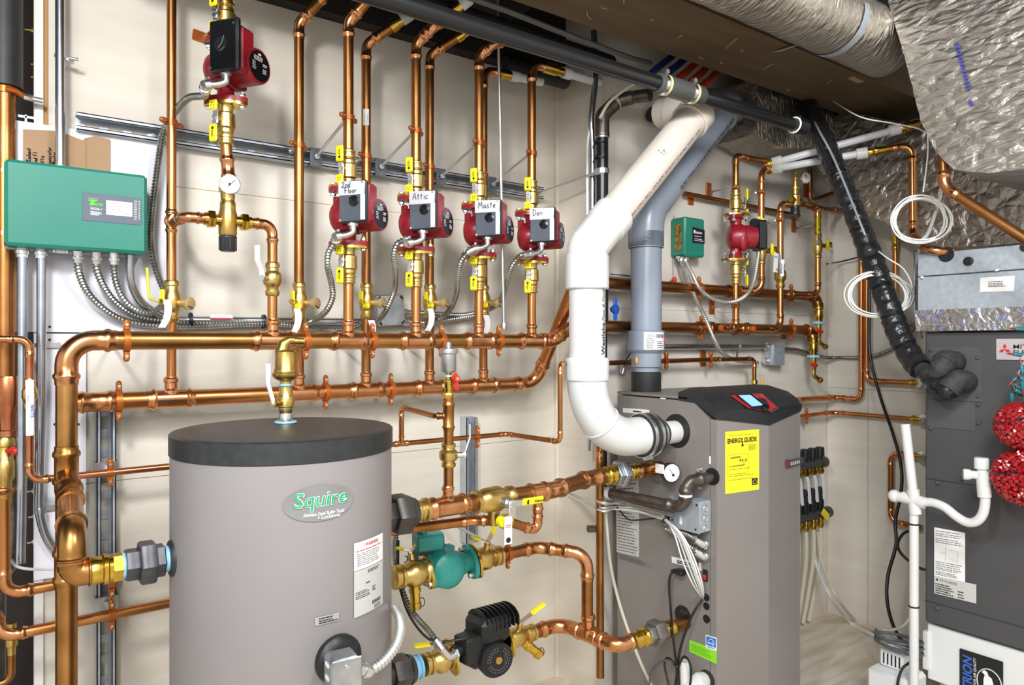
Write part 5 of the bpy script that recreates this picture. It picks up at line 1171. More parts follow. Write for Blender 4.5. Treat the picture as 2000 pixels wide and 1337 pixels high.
# ================================================================== tank to boiler supply pipe (top)
XT = TX+TR; ZO = .822
UB = mat('union_dark_iron', '#57534f', .42, .6, '#4b4845', 40); UG = mat('union_galv', '#b7bcc0', .35, .9, '#9fa5aa', 30)
def ported(label, a, bq, r): pass
tn = V((XT-.004, YT, ZO)); pA_ = Y(868, 994, YT); 
b0 = Y(815, 1003, YT)
t = thing('pipe_union', 'dark hex union with blue tape on the tank side facing the boiler', 'fitting', tn, 0, 'threaded unions')
L0 = b0.x-XT
part(B().hexn(tn, tn+EX*L0*.36, .034), 'collar', UB, t); part(B().hexn(tn+EX*L0*.34, tn+EX*L0*.78, .046), 'hex_body', UB, t)
part(B().lathe(tn+EX*L0*.78, EX, [(0, .036), (L0*.16, .031), (L0*.2, .03)], 22), 'neck', UB, t); part(B().lathe(tn+EX*L0*.93, EX, [(0, .0265), (.006, .0265)], 22), 'tape', BLUT, t)
part(B().lathe(tn+EX*L0*.98, EX, [(0, .022), (.003, .0235), (.01, .0235), (.012, .022), (.02, .0225), (.022, .027), (.03, .027), (.032, .022), (.045, .022)], 22), 'press_adapter', BRS, t)
xs1 = [tn.x+L0*1.2]
xv1, xv2 = Y(925, 982, YT).x, Y(1002, 970, YT).x
xj1 = Y(1082, 947, YT).x
yP = 1.487
cE = V((xj1, YT, ZO)); cF = Y(1150, 935, yP); cF = V((cF.x, yP, ZO))
un1 = Y(1188, 928, yP).x
run('copper pipe with tee between tank union and big brass valve', [V((xs1[0], YT, ZO)), V((xv1, YT, ZO))], .0203, COPB, tees=[(V((Y(875, 992, YT).x, YT, ZO)), EZ, .0115)])
xt2 = Y(1050, 953, YT).x
run('copper pipe with down tee jogging from brass valve to the boiler outlet', [V((xv2, YT, ZO)), cE, cF, V((un1, yP, ZO))], .0203, COPB, tees=[(V((xt2, YT, ZO)), -EZ, .0115, .03)], rad=.05)
t = thing('ball_valve', 'large brass ball valve with yellow printed lever between tank and boiler', 'valve', V((xv1, YT, ZO)))
L1 = xv2-xv1
part(B().lathe(V((xv1, YT, ZO)), EX, [(0, .0215), (.003, .027), (.012, .027), (.014, .023), (.02, .024), (.028, .0285), (.04, .0295), (L1*.6, .031), (L1*.7, .026), (L1*.78, .023), (L1*.82, .023), (L1*.86, .0265), (L1*.97, .0265), (L1, .0215)], 28), 'body', BRS, t)
c = V(((xv1+xv2)/2, YT, ZO)); s = V((.35, -.93, -.1)).normalized(); hc = c+s*.042
part(B().cyl(c, hc, .013, n=16).hexn(hc, hc+s*.012, .009), 'stem', ZNC, t)
hu = (Y(1045, 975, YT-.06)-Y(995, 983, YT-.06)).normalized(); hw = s.cross(hu).normalized(); M3 = Matrix((hu, hw, s)).transposed()
hl = hc+s*.012; part(B().box(hl+hu*.012, .045, .016, .0035, M3, .001).box(hl+V((.0, .0, -.018)), .02, .03, .003, M3, .001), 'handle_plate', ZNC, t)
gr = part(B().box(hl+hu*.061, .066, .018, .006, M3, .003), 'yellow_grip', YEL, t)
if hw.z < 0: hw = -hw
gp_ = lambda x, y, l: hl+hu*(.062+x)+hw*(y-.003)+s*(.0036+l)
letters(gr, 'Webstone', gp_, INK, .009, .03, 0, .02); part(B().lathe(hl+hu*.045+s*.003, s, [(0, .0055), (.0008, .0055)], 16), 'round_mark', INK, gr)
solo(B().prism([hl+V((-.012, .0, -.028))+q_ for q_ in (V((-.011, 0, 0)), V((.011, 0, 0)), V((.011, .0, -.065)), V((-.011, 0, -.065)))], V((0, -1, 0)), .0006), 'paper_tag', 'white paper tag with black round mark hanging under the large brass valve', 'tag', WHT)
tg = bpy.data.objects[COL.objects[-1].name]
o_ = hl+V((-.012, -.0008, -.028)); part(B().lathe(o_+EZ*-.055, V((0, -1, 0)), [(0, .0065), (.0008, .0065)], 18), 'round_mark', INK, tg)
part(rows(B(), lambda x, y, l: o_+V((-.011+.022*x, -l-.0002, -.065+.065*y)), .1, .95, (.62, .68), .03, 2), 'small_print', REDI, tg)
# yellow drain body under the big valve
dv_ = c-EZ*.035+V((.012, -.02, 0))
t = thing('drain_valve', 'brass drain with yellow handle below the large brass valve', 'valve', dv_)
part(B().cyl(c-EZ*.02, c-EZ*.062, .015, n=18).cyl(c-EZ*.05, c-EZ*.05+V((.05, 0, -.012)), .013, n=18).lathe(c-EZ*.05+V((.028, 0, -.0067)), V((.05, 0, -.012)), [(0, .0185), (.015, .0185)], 18), 'body', BRS, t)
part(B().box(c+V((.012, -.036, -.046)), .042, .012, .02, Matrix.Rotation(R(-14), 3, 'Y'), .005).lathe(c+V((-.002, -.03, -.046)), V((0, -1, 0)), [(0, .013), (.014, .012)], 16), 'yellow_handle', YEL, t)
dq = [c-EZ*.05+V((.045, 0, -.011)), Y(1028, 1038, YT), Y(1046, 1036, YT), V((xt2, YT, ZO-.045))]
dq[1] = V((dq[1].x, YT, dq[1].z)); dq[2] = V((xt2, YT, dq[1].z-.004))
run('small copper bypass curling up beside the yellow lever to the boiler pipe', [dq[0], dq[2], dq[3]], .0115, COPB, rad=.026)
run('slim copper pipe running behind the big valve to the tank side', [V((XT+.02, YT+.075, ZO-.055)), V((xv1+.02, YT+.03, ZO-.052)), c-EZ*.05+V((-.014, 0, 0))], .0115, COPB, rad=.04)
def union2(label, a, bq, r, m=UG):
    a = V(a); bq = V(bq); d = (bq-a).normalized(); L = (bq-a).length; t = thing('pipe_union', label, 'fitting', a, 0, 'threaded unions')
    part(B().lathe(a, d, [(-.012, r*1.12), (0, r*1.12), (L*.03, r*1.3), (L*.10, r*1.3), (L*.12, r*1.12), (L*.2, r*1.2), (L*.22, r*1.35), (L*.28, r*1.35)], 22), 'press_adapter', BRS2, t)
    part(B().lathe(a+d*L*.28, d, [(0, r*1.25), (L*.04, r*1.2)], 22), 'tape', BLUT, t)
    part(B().hexn(a+d*L*.31, a+d*L*.5, r*1.5), 'inner_hex', m, t); part(B().hexn(a+d*L*.42, a+d*L*.68, r*2.0), 'collar', m, t); part(B().hexn(a+d*L*.66, a+d*L*.76, r*1.4), 'outer_hex', m, t)
    part(B().lathe(a+d*L*.75, d, [(0, r*1.15), (L*.04, r*1.32), (L*.11, r*1.32), (L*.13, r*1.15), (L*.2, r*1.3), (L*.24, r*1.3), (L*.25, r*1.1)], 22), 'outer_adapter', BRS2, t); return t
xu1, xu2 = Y(1178, 928, yP).x, Y(1238, 921, yP).x
union2('galvanized hex union with blue tape in the boiler outlet pipe', V((un1-.01, yP, ZO)), V((xu2, yP, ZO)), .0203)
run('short copper stub joining outlet union to the boiler side', [V((xu2-.005, yP, ZO)), V((XBL+.01, yP, ZO))], .0203, COPB, tees=[], coups=[V((1.56, yP, ZO))])
gc = Y(1302, 914, yP-.065); t = thing('dial_gauge', 'round white dial gauge on the boiler outlet pipe', 'gauge', gc)
gn = V((-.30, -.95, 0)).normalized(); cG = V((1.585, yP-.02, ZO+.002)); gc = cG+V((.0, -.055, 0))
part(B().cyl(V((1.585, yP, ZO)), gc, .0095, n=14).lathe(gc, -gn, [(.014, .013), (.03, .013)], 8), 'stem', BRS2, t)
cs = part(B().lathe(gc, gn, [(-.016, .012), (-.012, .026), (0, .0285), (.012, .0285), (.013, .0255)], 32), 'case', BLK, t); part(B().lathe(gc+gn*.0125, gn, [(0, .0255), (.0008, .0255)], 32), 'dial_face', GLS, t)
gu = gn.cross(EZ).normalized(); f0 = gc+gn*.0142
if gu.x < 0: gu = -gu
part(B().tube([f0-gu*.008+EZ*.012, f0+gu*.003-EZ*.004], .0007, 4).lathe(f0+gu*.004-EZ*.006, gn, [(0, .004), (.0006, .004)], 10), 'needle', INK, cs)
g = B()
for k in range(22): a = R(-40+260*k/21); d_ = gu*math.cos(a)+EZ*math.sin(a); g.tube([f0+d_*.020, f0+d_*.0235], .0004, 4)
part(g, 'scale_ticks', GINK, cs)
part(B().box(cG+V((-.03, -.045, .012)), .004, .03, .026), 'side_label', WHT, t)
# vertical air vent pipe at px 876
xq = Y(876, 900, YT).x; zq = lambda py: Y(876, py, YT).z
run('copper riser with tee standing on the tank pipe below the red handle', [V((xq, YT, ZO+.045)), V((xq, YT, zq(910)))], .0115, COPB)
t = lever_valve('brass ball valve with white lever in the vertical air vent pipe', V((xq, YT, zq(912))), V((xq, YT, zq(865))), .0125, True, BRS, WHT, ld=V((.85, -.4, 0)), L=.07, bend=.012)
xe_ = Y(783, 795, YT).x
run('copper riser with side tee below the aluminium air vent', [V((xq, YT, zq(868))), V((xq, YT, zq(776)))], .0115, COPB, tees=[(V((xq, YT, zq(812))), V((-.75, .66, 0)), .0068, .034)], fm=COPB)
t = thing('air_vent_valve', 'aluminium air vent with red handle topping a thin copper riser', 'valve', V((xq, YT, zq(778))))
b_ = V((xq, YT, zq(778))); k = zq(765)-zq(778)
part(B().hexn(b_, b_+EZ*.014, .0125).lathe(b_+EZ*.013, EZ, [(0, .009), (.01, .009), (.012, .0105), (.03, .0105), (.032, .008), (.046, .0075)], 16), 'brass_body', BRS2, t)
zb5 = zq(727); zt5 = zq(690); part(B().lathe(V((xq, YT, zb5)), EZ, [(-.012, .006), (-.004, .006), (0, .0125), (.002, .0165), (.004, .018), (.042, .018), (.044, .021), (.05, .0215), (.054, .0205), (.056, .014), (.058, .007), (.07, .0065)], 26), 'vent_can', mat('aluminium', '#b9b9b6', .35, .9), t)
part(B().lathe(V((xq, YT, zb5-.01)), EZ, [(0, .0082), (.004, .0082)], 14), 'blue_ring', BLUT, t)
p = V((xq+.008, YT-.018, zq(741))); part(B().box(p+V((.002, 0, -.004)), .011, .006, .042, Matrix.Rotation(R(-8), 3, 'Y'), .003).lathe(p+V((0, .006, .003)), V((.1, -1, 0)), [(0, .008), (.012, .008)], 14), 'red_handle', REDH, t); part(B().lathe(p+V((.001, -.006, .003)), V((.1, -1, 0)), [(0, .0038), (.0016, .0038)], 12), 'handle_screw', ZNC, t)
# thin half inch line from the tank to the wall post
YQ = 1.90
A1, A2, A3, A4 = Y(868, 812, YT-.0), Y(787, 795, YT+.12), Y(781, 866, YT+.12), None
zl_ = Y(900, 855, YQ).z
e_ = V((Y(784, 795, 1.63).x, 1.63, Y(784, 795, 1.63).z))
run('thin copper jumper from the air vent riser folding down behind the tank lid', [V((xq-.026, YT+.022, zq(812))), e_, V((e_.x, e_.y, Y(784, 862, 1.63).z))], .0064, COPB, rad=.014)
zj = Y(784, 866, 1.63).z
k1, k2, k3 = Y(990, 850, 1.63), Y(1094, 862, 1.42), Y(1100, 712, 1.42)
run('thin copper line zigzagging from behind the tank up beside the white pipe', [V((e_.x-.06, 1.63, zj)), V((k1.x, 1.63, zj)), V((k2.x, 1.42, zj)), V((k2.x, 1.42, k3.z)), V((k2.x+.05, 1.46, k3.z+.002))], .0064, COPB, rad=.016, tees=[(V((e_.x, 1.63, zj)), EZ, .0062, .02)])
clamp('small copper clamp on the thin line beside the short strut', V((Y(932, 855, 1.63).x, 1.63, zj)), .0064, EX)
# ================================================================== lower pumps between tank and boiler
YL_, ZPG = YT, None
# --- green pump line: from tank out at px 770,1125 to 975,1075 then over to the copper swing
YGp = 1.595; ZG = .6215
def gx(px): return Y(px, 1100, YGp).x
t = thing('circulator_pump', 'green circulator with square top box between tank and boiler', 'pump', V((gx(860), YGp, ZG)))
def gp(px): return V((gx(px), YGp, ZG))
c = gp(866)
b = B().tube([gp(839), gp(850), gp(862), gp(884), gp(906), gp(922)], [.028, .034, .041, .041, .027, .025], 24)
b.lathe(c, V((0, 1, 0)), [(-.048, .012), (-.044, .034), (-.034, .046), (-.01, .05), (.02, .05), (.024, .056), (.034, .056), (.036, .045)], 30)
for a in range(4):
    q_ = PI/4+a*PI/2; b.cyl(c+V((math.cos(q_)*.054, .02, math.sin(q_)*.054)), c+V((math.cos(q_)*.054, .038, math.sin(q_)*.054)), .009, n=10)
part(b, 'volute', GRND, t)
b = B()
for s_, px in ((-1, 836), (1, 923)): oval(b, gp(px), EX*s_*-1, V((0, -.64, -.77)), .048, .03, .012)
part(b, 'flange', GRND, t)
b = B().lathe(c+V((-.004, .034, 0)), V((-.2, 1, 0)), [(0, .042), (.07, .040), (.076, .034)], 28)
for k in range(9): a = PI*.9+k*PI*.2/2; b.box(c+V((-.012, .07, 0))+V((math.cos(a)*.043, 0, math.sin(a)*.043)), .014, .06, .0025, Matrix.Rotation(-a, 3, 'Y'))
part(b, 'motor', GRND, t)
cb = c+V((-.028, .03, .066)); M3 = Matrix.Rotation(R(-14), 3, 'Z')
part(B().box(cb, .072, .062, .042, M3, .005), 'wiring_box', GRND, t); part(B().box(cb+EZ*.0215, .068, .058, .003, M3, .001), 'box_lid', GRND, t)
part(B().box(cb-EZ*.024, .06, .05, .008, M3), 'box_neck', BLK, t)
for px in (842, 919):
    for s_ in (1, -1):
        p = gp(px)+V((0, -.64, -.77)).normalized()*s_*.037; part(B().hexn(p-EX*.02, p-EX*.01, .0075).cyl(p-EX*.012, p+EX*.014, .004).hexn(p+EX*.012, p+EX*.022, .0075), 'flange_bolt', ZNC, t)
wq = cb+V((-.02, 0, .02)); p_c = [wq, wq+V((.006, .01, .02)), wq+V((.03, .03, .05))]
flex('short pale conduit leaving the top of the green circulator', [wq+V((0, 0, .003)), wq+V((.012, .012, .016)), wq+V((.036, .05, .034)), wq+V((.045, .15, .04)), wq+V((.04, .3, .02))], .0085, bpy.data.materials['flex_pale'])
def gvalve(label, a, bq, r, hl_, drain=None, hside=V((0, -.3, 1)), group='flanged ball valves by the lower circulators', fl=True):
    """horizontal flanged valve, flange at a"""
    a = V(a); bq = V(bq); d = (bq-a).normalized(); L = (bq-a).length; t = thing('ball_valve', label, 'valve', a, 0, group)
    part(B().lathe(a, d, [(0, r*1.5), (L*.1, r*1.5), (L*.14, r*1.35), (L*.3, r*1.6), (L*.5, r*1.6), (L*.6, r*1.3), (L*.68, r*1.15), (L*.72, r*1.4), (L*.8, r*1.4), (L*.82, r*1.2), (L*.88, r*1.2), (L*.9, r*1.4), (L*.97, r*1.4), (L, r*1.1)], 22), 'body', BRS, t)
    if fl: part(oval(B(), a, d, V((0, -.64, -.77)), .048, .03, .007), 'flange', BRS2, t)
    hs = hside.normalized(); c = a+d*L*.4; h = c+hs*(r*1.6+.014)
    part(B().cyl(c, h, .0085, n=14).hexn(h, h+hs*.008, .0075), 'stem', BRS, t)
    w = d.cross(hs).normalized()
    for sg in hl_:
        e = h+hs*.006+V(sg); dd_ = (e-h).normalized(); pz = dd_.cross(w).normalized(); M3 = Matrix((dd_, w, pz)).transposed()
        ln = (e-h).length; part(B().box(h+dd_*ln*.3+hs*.006, ln*.7, .013, .003, M3), 'lever', ZNC, t); part(B().box(h+dd_*ln*.78+hs*.008, ln*.62, .017, .0075, M3, .0035), 'yellow_grip', YEL, t)
    if drain is not None:
        dr = V(drain); dd_ = dr.normalized(); part(B().cyl(c, c+dr*.5, .0135, n=16).lathe(c+dr*.45, dd_, [(0, .0155), (.008, .0155), (.009, .0125), (dr.length*.4, .0125), (dr.length*.41, .0145), (dr.length*.52, .0145), (dr.length*.53, .0125), (dr.length*.6, .0125)], 18), 'drain_port', BRS2, t)
        part(B().ring(c+dr*.85+V((.012, -.008, 0)), V((.2, -1, .2)), .011, .0012, 18, 5), 'cap_strap', BLK, t)
    return t
gvalve('brass valve with drain between the tank and the green circulator', gp(836), gp(766), .021, [(-.032, .01, .004), (.026, .01, .006)], V((.0, -.01, -.082)), V((0, .35, 1)))
gvalve('brass valve with double yellow handle beyond the green circulator', gp(925), gp(978), .019, [(-.035, .02, .004), (.03, .01, .026)], None)
# copper swing from green pump line
xa_ = gx(976); s0 = V((xa_, YGp, ZG)); s1 = Y(1050, 1064, YGp); s1 = V((s1.x, YGp, ZG))
YP2 = 1.389; ZI = .385; YS2 = 1.492; ZK = .385
s2 = V((Y(1147, 1100, YS2).x, YS2, ZG-.01)); s3 = V((s2.x, YS2, ZK))
run('copper pipe arching from the green circulator down to the lower tee', [s0, s1, s2, V((s2.x, YS2, s3.z+.04))], .0162, COPB, rad=.045)
clamp('copper clamp on the arching pipe by the green circulator', V((gx(992), YGp, ZG)), .0162, EX, V((gx(960), YS-.01, ZG+.06)))
# --- black pump line
YK = 1.595
def kx(px): return Y(px, 1200, YK).x
def kp(px): return V((kx(px), YK, ZK))
zz_k = ZK
t = thing('circulator_pump', 'black circulator with cooling fins and round dial below the green one', 'pump', kp(940))
c = kp(937)
ax = V((-.10, -1, -.0)).normalized()
b = B().box(c+V((0, .0, .0)), .10, .07, .075, Matrix.Rotation(R(10), 3, 'Z'), .012)
b.lathe(c+V((.01, -.02, .012)), V((0, 1, 0)), [(-.02, .03), (0, .05), (.05, .052), (.06, .04)], 28)
part(b, 'volute', BLK, t)
for_ = B().box(c+V((.022, -.005, .055)), .098, .095, .07, Matrix.Rotation(R(6), 3, 'Z'), .014)
part(for_, 'motor_shell', BLK, t)
for k in range(8):
    fb = B(); x = -.034+.014*k; pts_ = []
    for i in range(9): a = PI*(.12+.76*i/8); pts_.append(c+V((.024+x, -.006+math.cos(a)*.052, .072+math.sin(a)*.034)))
    pts_ += [c+V((.024+x, -.05, .06)), c+V((.024+x, .04, .06))]
    pts_ = pts_[:9][::-1]+[c+V((.024+x, .038, .05))][:0]
    fb.prism([c+V((.024+x, -.055, .06))]+sorted(pts_, key=lambda q: q.y)+[c+V((.024+x, .043, .06))], EX, .004)
    part(fb, 'cooling_fin', BLKG, t)
dc = c+V((.018, -.062, -.014))
part(B().lathe(dc+V((0, .05, 0)), ax, [(0, .044), (.044, .0465), (.05, .044)], 36), 'dial_housing', BLK, t); fc = dc+ax*.0008
dl = part(B().lathe(dc+V((0, .0, 0)), ax, [(-.001, .0435), (.0012, .0425)], 36), 'dial_face', BLKG, t)
part(B().lathe(fc, ax, [(0, .010), (.003, .0095)], 20), 'dial_button', BRO, dl)
du = EZ.cross(ax).normalized()
if du.x < 0: du = -du
g = B()
for k in range(26):
    if k in (5, 6, 14): continue
    a = 2*PI*k/26; e = du*math.cos(a)+EZ*math.sin(a); f = du*-math.sin(a)+EZ*math.cos(a)
    for rr in (.024, .031): g.add([fc+ax*.001+e*rr-f*.0016, fc+ax*.001+e*rr+f*.0016, fc+ax*.001+e*(rr+.003)+f*.0016, fc+ax*.001+e*(rr+.003)-f*.0016], [(0, 1, 2, 3)])
g.tube([fc+ax*.001+du*.018+EZ*.012, fc+ax*.001+du*.018-EZ*.014], .0006, 4)
part(g, 'dial_print', GINK, dl)
xb = c+V((-.052, -.022, .022)); part(B().box(xb, .05, .058, .066, Matrix.Rotation(R(8), 3, 'Z'), .004).cyl(xb-EX*.02, xb-EX*.045-EZ*.0, .015), 'wiring_box', BLK, t)
part(B().tube(fillet([xb+V((-.042, -.006, -.004)), xb+V((-.06, -.008, -.006)), xb+V((-.082, -.004, .022))], .014, 5), .0105, 12).hexn(xb+V((-.036, -.006, -.003)), xb+V((-.044, -.006, -.004)), .016), 'conduit_elbow', ZNC, t)
ce = xb+V((-.082, -.004, .022))
flex('flexible conduit hanging behind the tank down to the black circulator', [ce] + [Y(838, 1232, YK), Y(806, 1196, YK+.02), Y(788, 1160, YK+.04), Y(776, 1120, YK+.06), Y(771, 1070, YK+.1), Y(776, 1020, YK+.14)], .0085)
wire('black cable hanging beside the conduit to the black circulator', [xb+V((-.02, -.02, .036)), Y(868, 1252, YK-.02), Y(836, 1246, YK-.01), Y(805, 1210, YK), Y(786, 1165, YK+.03), Y(778, 1110, YK+.05), Y(778, 1055, YK+.1)], .0032, BWIR)
tn = V((TX+TR-.03, YK, zz_k)); 
zt5 = ZK; t5 = thing('pipe_union', 'dark hex union with blue tape low on the tank by the black circulator', 'fitting', V((kx(770), YK, ZK)), 0, 'threaded unions')
b5 = Y(770, 1318, YT-.06); dK = V((1, 0, 0))
p5 = V((XT-.02, YK+.0, ZK)); q5 = kp(866)
Lk = (q5-p5).length
xk0 = kx(772)
part(B().hexn(V((kx(764), YK, ZK)), V((kx(796), YK, ZK)), .043), 'hex_body', UB, t5); part(B().lathe(V((kx(796), YK, ZK)), EX, [(0, .038), (.012, .034)], 22), 'neck', UB, t5)
part(B().lathe(V((kx(806), YK, ZK)), EX, [(0, .03), (.007, .03), (.008, .026), (.012, .026), (.013, .03), (.02, .029)], 22), 'tape', BLUT, t5); part(B().cyl(V((kx(740), YK, ZK)), V((kx(764), YK, ZK)), .026), 'nipple', UB, t5)
gvalve('brass valve with yellow lever between the dark union and black circulator', V((kx(884), YK, ZK)), V((kx(826), YK, ZK)), .02, [(-.075, -.0, .004)], None, V((-.1, -.3, 1)))
gvalve('brass valve with drain and raised yellow lever beyond the black circulator', V((kx(988), YK, ZK)), V((kx(1044), YK, ZK)), .0165, [(.07, -.01, .03), (-.045, 0.01, .012)], V((.05, -.035, -.05)))

r1 = V((Y(1097, 1218, YK).x, YK, ZK)); r2 = V((Y(1205, 1262, YP2).x, YP2, ZK))
tx = (YK-YS2)/(YK-YP2); tp = r1+(r2-r1)*tx
run('copper pipe from black circulator swinging forward to the boiler inlet union', [kp(1042), r1, r2, V((Y(1240, 1255, YP2).x, YP2, ZK))], .0185, COPB, tees=[(V((tp.x, tp.y, ZK)), EZ, .0162, .045)], rad=.055)
xu = Y(1246, 1254, YP2).x; xw = Y(1312, 1236, YP2).x
union2('dark iron hex union with pale tape in the boiler inlet pipe', V((xu-.008, YP2, ZK)), V((xw, YP2, ZK)), .0185, mat('union_iron_grey', '#8a8583', .4, .7, '#77726f', 40))
run('short copper stub joining inlet union to the boiler side', [V((xw-.006, YP2, ZK)), V((XBL+.012, YP2, ZK))], .0185, COPB)
# ================================================================== gas line, junction box and wiring at the boiler side
ygz = 1.40
i0 = X(1183, 960, 1.50); i1 = X(1322, 990, 1.575); 
ii = [V((1.45, 1.62, X(1190, 962, 1.45).z)), None]
A_ = D(1190, 962, 2.13); B_ = D(1338, 992, 1.98); C_ = D(1340, 940, 1.98); E_ = X(1392, 931, XBL+.01)
t = run('dark iron gas pipe stepping up into the boiler side', [A_, B_, C_, E_], .0155, IRON, fm=IRON, rad=.03, name='gas_pipe')
part(B().lathe(A_, (B_-A_).normalized(), [(-.008, .018), (.004, .018)], 16), 'white_thread_tape', WHI, t); part(B().lathe((B_+C_)/2-EZ*.004, EZ, [(0, .0184), (.006, .0184)], 16), 'white_thread_tape', WHI, t)
xj = 1.585; jb = [X(*q, xj) for q in ((1311, 968), (1378, 972), (1311, 1040))]
t = thing('junction_box', 'grey steel junction box with knockouts on the boiler side', 'electrical box', X(1350, 1010, xj))
y1, y0 = X(1312, 1000, xj).y, X(1369, 1000, xj).y; z1, z0 = X(1345, 975, xj).z, X(1345, 1035, xj).z
part(B().box(V((xj+.02, (y0+y1)/2, (z0+z1)/2)), .05, y1-y0, z1-z0, None, .003), 'box', GALP, t)
cv_ = part(B().box(V((xj-.006, (y0+y1)/2, (z0+z1)/2)), .003, y1-y0+.003, z1-z0+.003, None, .001), 'cover', GALP, t)
b = B()
for yy, zz in ((y0+.008, z1-.008), (y0+.012, z0+.01), (y1-.01, z0+.02)): b.cyl(V((xj-.0075, yy, zz)), V((xj-.0095, yy, zz)), .0028, n=8)
part(b, 'cover_screw', BLK, cv_)
b = B()
for k in range(3): b.ring(V((xj+.02, y0-.0005, z1-.02-.028*k)), EY, .0085, .0012, 20, 5)
part(b, 'knockout', ZNC, t)
yj = X(1335, 1050, xj).y
solo(B().box(V((xj-.0085, (y0+y1)/2+.012, z1-.062)), .001, .008, .022), 'paper_scrap', 'small white paper scrap stuck on the grey junction box', 'scrap', WHT)
# grey conduit behind gas pipe
wire('grey steel conduit running from the corner post to the junction box', [D(1180, 966, 2.2), D(1240, 985, 2.12), D(1318, 1003, 2.05)], .011, EMT, 'metal_conduit', 'conduit', sm=False, n=14)
for k, (p0_, p1_, l) in enumerate((([(1312, 1032), (1340, 1042), (1362, 1055)], (1380, 1062), 'upper'), ([(1322, 1042), (1342, 1062), (1362, 1078)], (1380, 1086), 'lower'))):
    pts = [X(1300, 1022+10*k, 1.60)]+[X(*q, 1.605) for q in p0_]
    t = flex('short flexible conduit bending into the boiler under the junction box, %s one' % l, pts, .009, conn=False)
    e = pts[-1]; q = X(*p1_, XBL)
    part(B().tube(fillet([e-(q-e)*.2, e+(q-e)*.5+V((-.008, 0, 0)), q+V((-.012, 0, 0)), q], .012, 4), .011, 12).lathe(q+V((-.004, 0, 0)), NX, [(0, .014), (.006, .014)], 8).box(e+V((-.01, .0, .01)), .006, .008, .012), 'angle_connector', ZNC, t)
# white low voltage bundle
mids = [(1110, 962, 1.42), (1170, 985, 1.45), (1200, 986, 1.55), (1250, 988, 1.58), (1285, 1003, 1.575), (1300, 1014, 1.57), (1325, 1045, 1.555), (1345, 1095, 1.56), (1362, 1140, 1.58), (1372, 1166, 1.628)]
for k in range(7):
    o1 = rnd.uniform(-15, 15); o2 = rnd.uniform(-16, 13); pts = []
    for i, (px, py, x) in enumerate(mids):
        s_ = (1, 1, .7, 1.1, .7, .25, .8, 1.3, 1.0, .25)[i]
        pts.append(Y(1098+k*2, 957+o1*.3, 1.988) if i == 0 else X(px+(o2*s_ if i > 5 else 0), py+(o1*s_*.8 if i <= 5 else o1*.1), x+.002*k))
    wire('white thermostat wire in the bundle draped over the boiler side' if k else 'lowest white thermostat wire in the bundle draped over the boiler side', pts, .0023, WIRE, 'wire', 'wire', 'white wires draped over the boiler')
    bpy.data.objects[COL.objects[-1].name]['label'] = '%s white wire of the bundle draped over the boiler side' % ('first', 'second', 'third', 'fourth', 'fifth', 'sixth', 'last')[k]
c = X(1300, 1014, 1.572); solo(B().ring(c, (X(1310, 1030, 1.57)-c), .011, .002, 20, 6), 'zip_tie', 'black zip tie binding the white wires by the junction box', 'tie', BWIR)
wire('thin black cable sagging below the white wires into the junction box side', [X(1205, 990, 1.56), X(1225, 1012, 1.6), X(1245, 1015, 1.605), X(1300, 1010, 1.605), X(1330, 1016, 1.6)], .0025, BWIR)
tp_ = [X(1372, 1170, 1.62), X(1355, 1195, 1.60), X(1340, 1230, 1.59), X(1328, 1270, 1.585), X(1324, 1300, 1.58), X(1326, 1340, 1.57), X(1332, 1400, 1.56)]
wire('black cord leaving the boiler hole and running down to the white drain', tp_, .0038, BWIR, 'power_cord', 'cord')
pl = X(1325, 1115, 1.615); t = thing('power_cord', 'black power cord plugged into the boiler side below the white label', 'cord', pl)
part(B().box(pl+V((-.006, -.012, .002)), .026, .03, .018, None, .005).cyl(X(1320, 1113, 1.61), X(1312, 1116, 1.605), .006), 'plug', BLK, t)
part(B().tube(spline([X(1318, 1114, 1.61), X(1309, 1124, 1.6), X(1307, 1150, 1.595), X(1310, 1190, 1.58), X(1313, 1230, 1.54), X(1318, 1275, 1.565), X(1322, 1310, 1.57), X(1318, 1345, 1.57), X(1310, 1400, 1.56)], 8), .0038, 8), 'cord', BWIR, t)
wire('grey cable arching left from the tied black cords under the boiler inlet', [X(1322, 1302, 1.575), X(1308, 1290, 1.575), X(1290, 1292, 1.57), X(1272, 1312, 1.56), X(1268, 1345, 1.56)], .0032, mat('dark_grey_wire', '#5a5a58', .45))
wire('black cable drooping beside the grey arch under the boiler inlet', [X(1322, 1300, 1.58), X(1305, 1284, 1.585), X(1298, 1296, 1.58), X(1304, 1330, 1.575), X(1312, 1360, 1.57)], .0032, BWIR)
wire('black cable hooped over the white drain pipe end', [X(1326, 1300, 1.57), X(1334, 1283, 1.57), X(1344, 1287, 1.57), X(1350, 1310, 1.572), X(1347, 1345, 1.575)], .0032, BWIR)
c = X(1323, 1298, 1.575); solo(B().ring(c, EZ, .0095, .002, 18, 6), 'zip_tie', 'black zip tie gathering the cords under the boiler inlet', 'tie', BWIR)
wire('beige cable slanting down across the boiler side from the corner post', [X(1180, 950, 1.5), X(1183, 1000, 1.51), X(1186, 1040, 1.52), X(1192, 1100, 1.55), X(1205, 1160, 1.59), X(1225, 1225, 1.605), X(1250, 1290, 1.61), X(1275, 1345, 1.61), X(1290, 1390, 1.6)], .0048, PEXC, 'cable', 'cable')
wire('thin dark control lead hanging behind the white wires', [X(1362, 1092, 1.62), X(1366, 1130, 1.62), X(1374, 1165, 1.625)], .0016, BWIR, 'wire', 'wire')
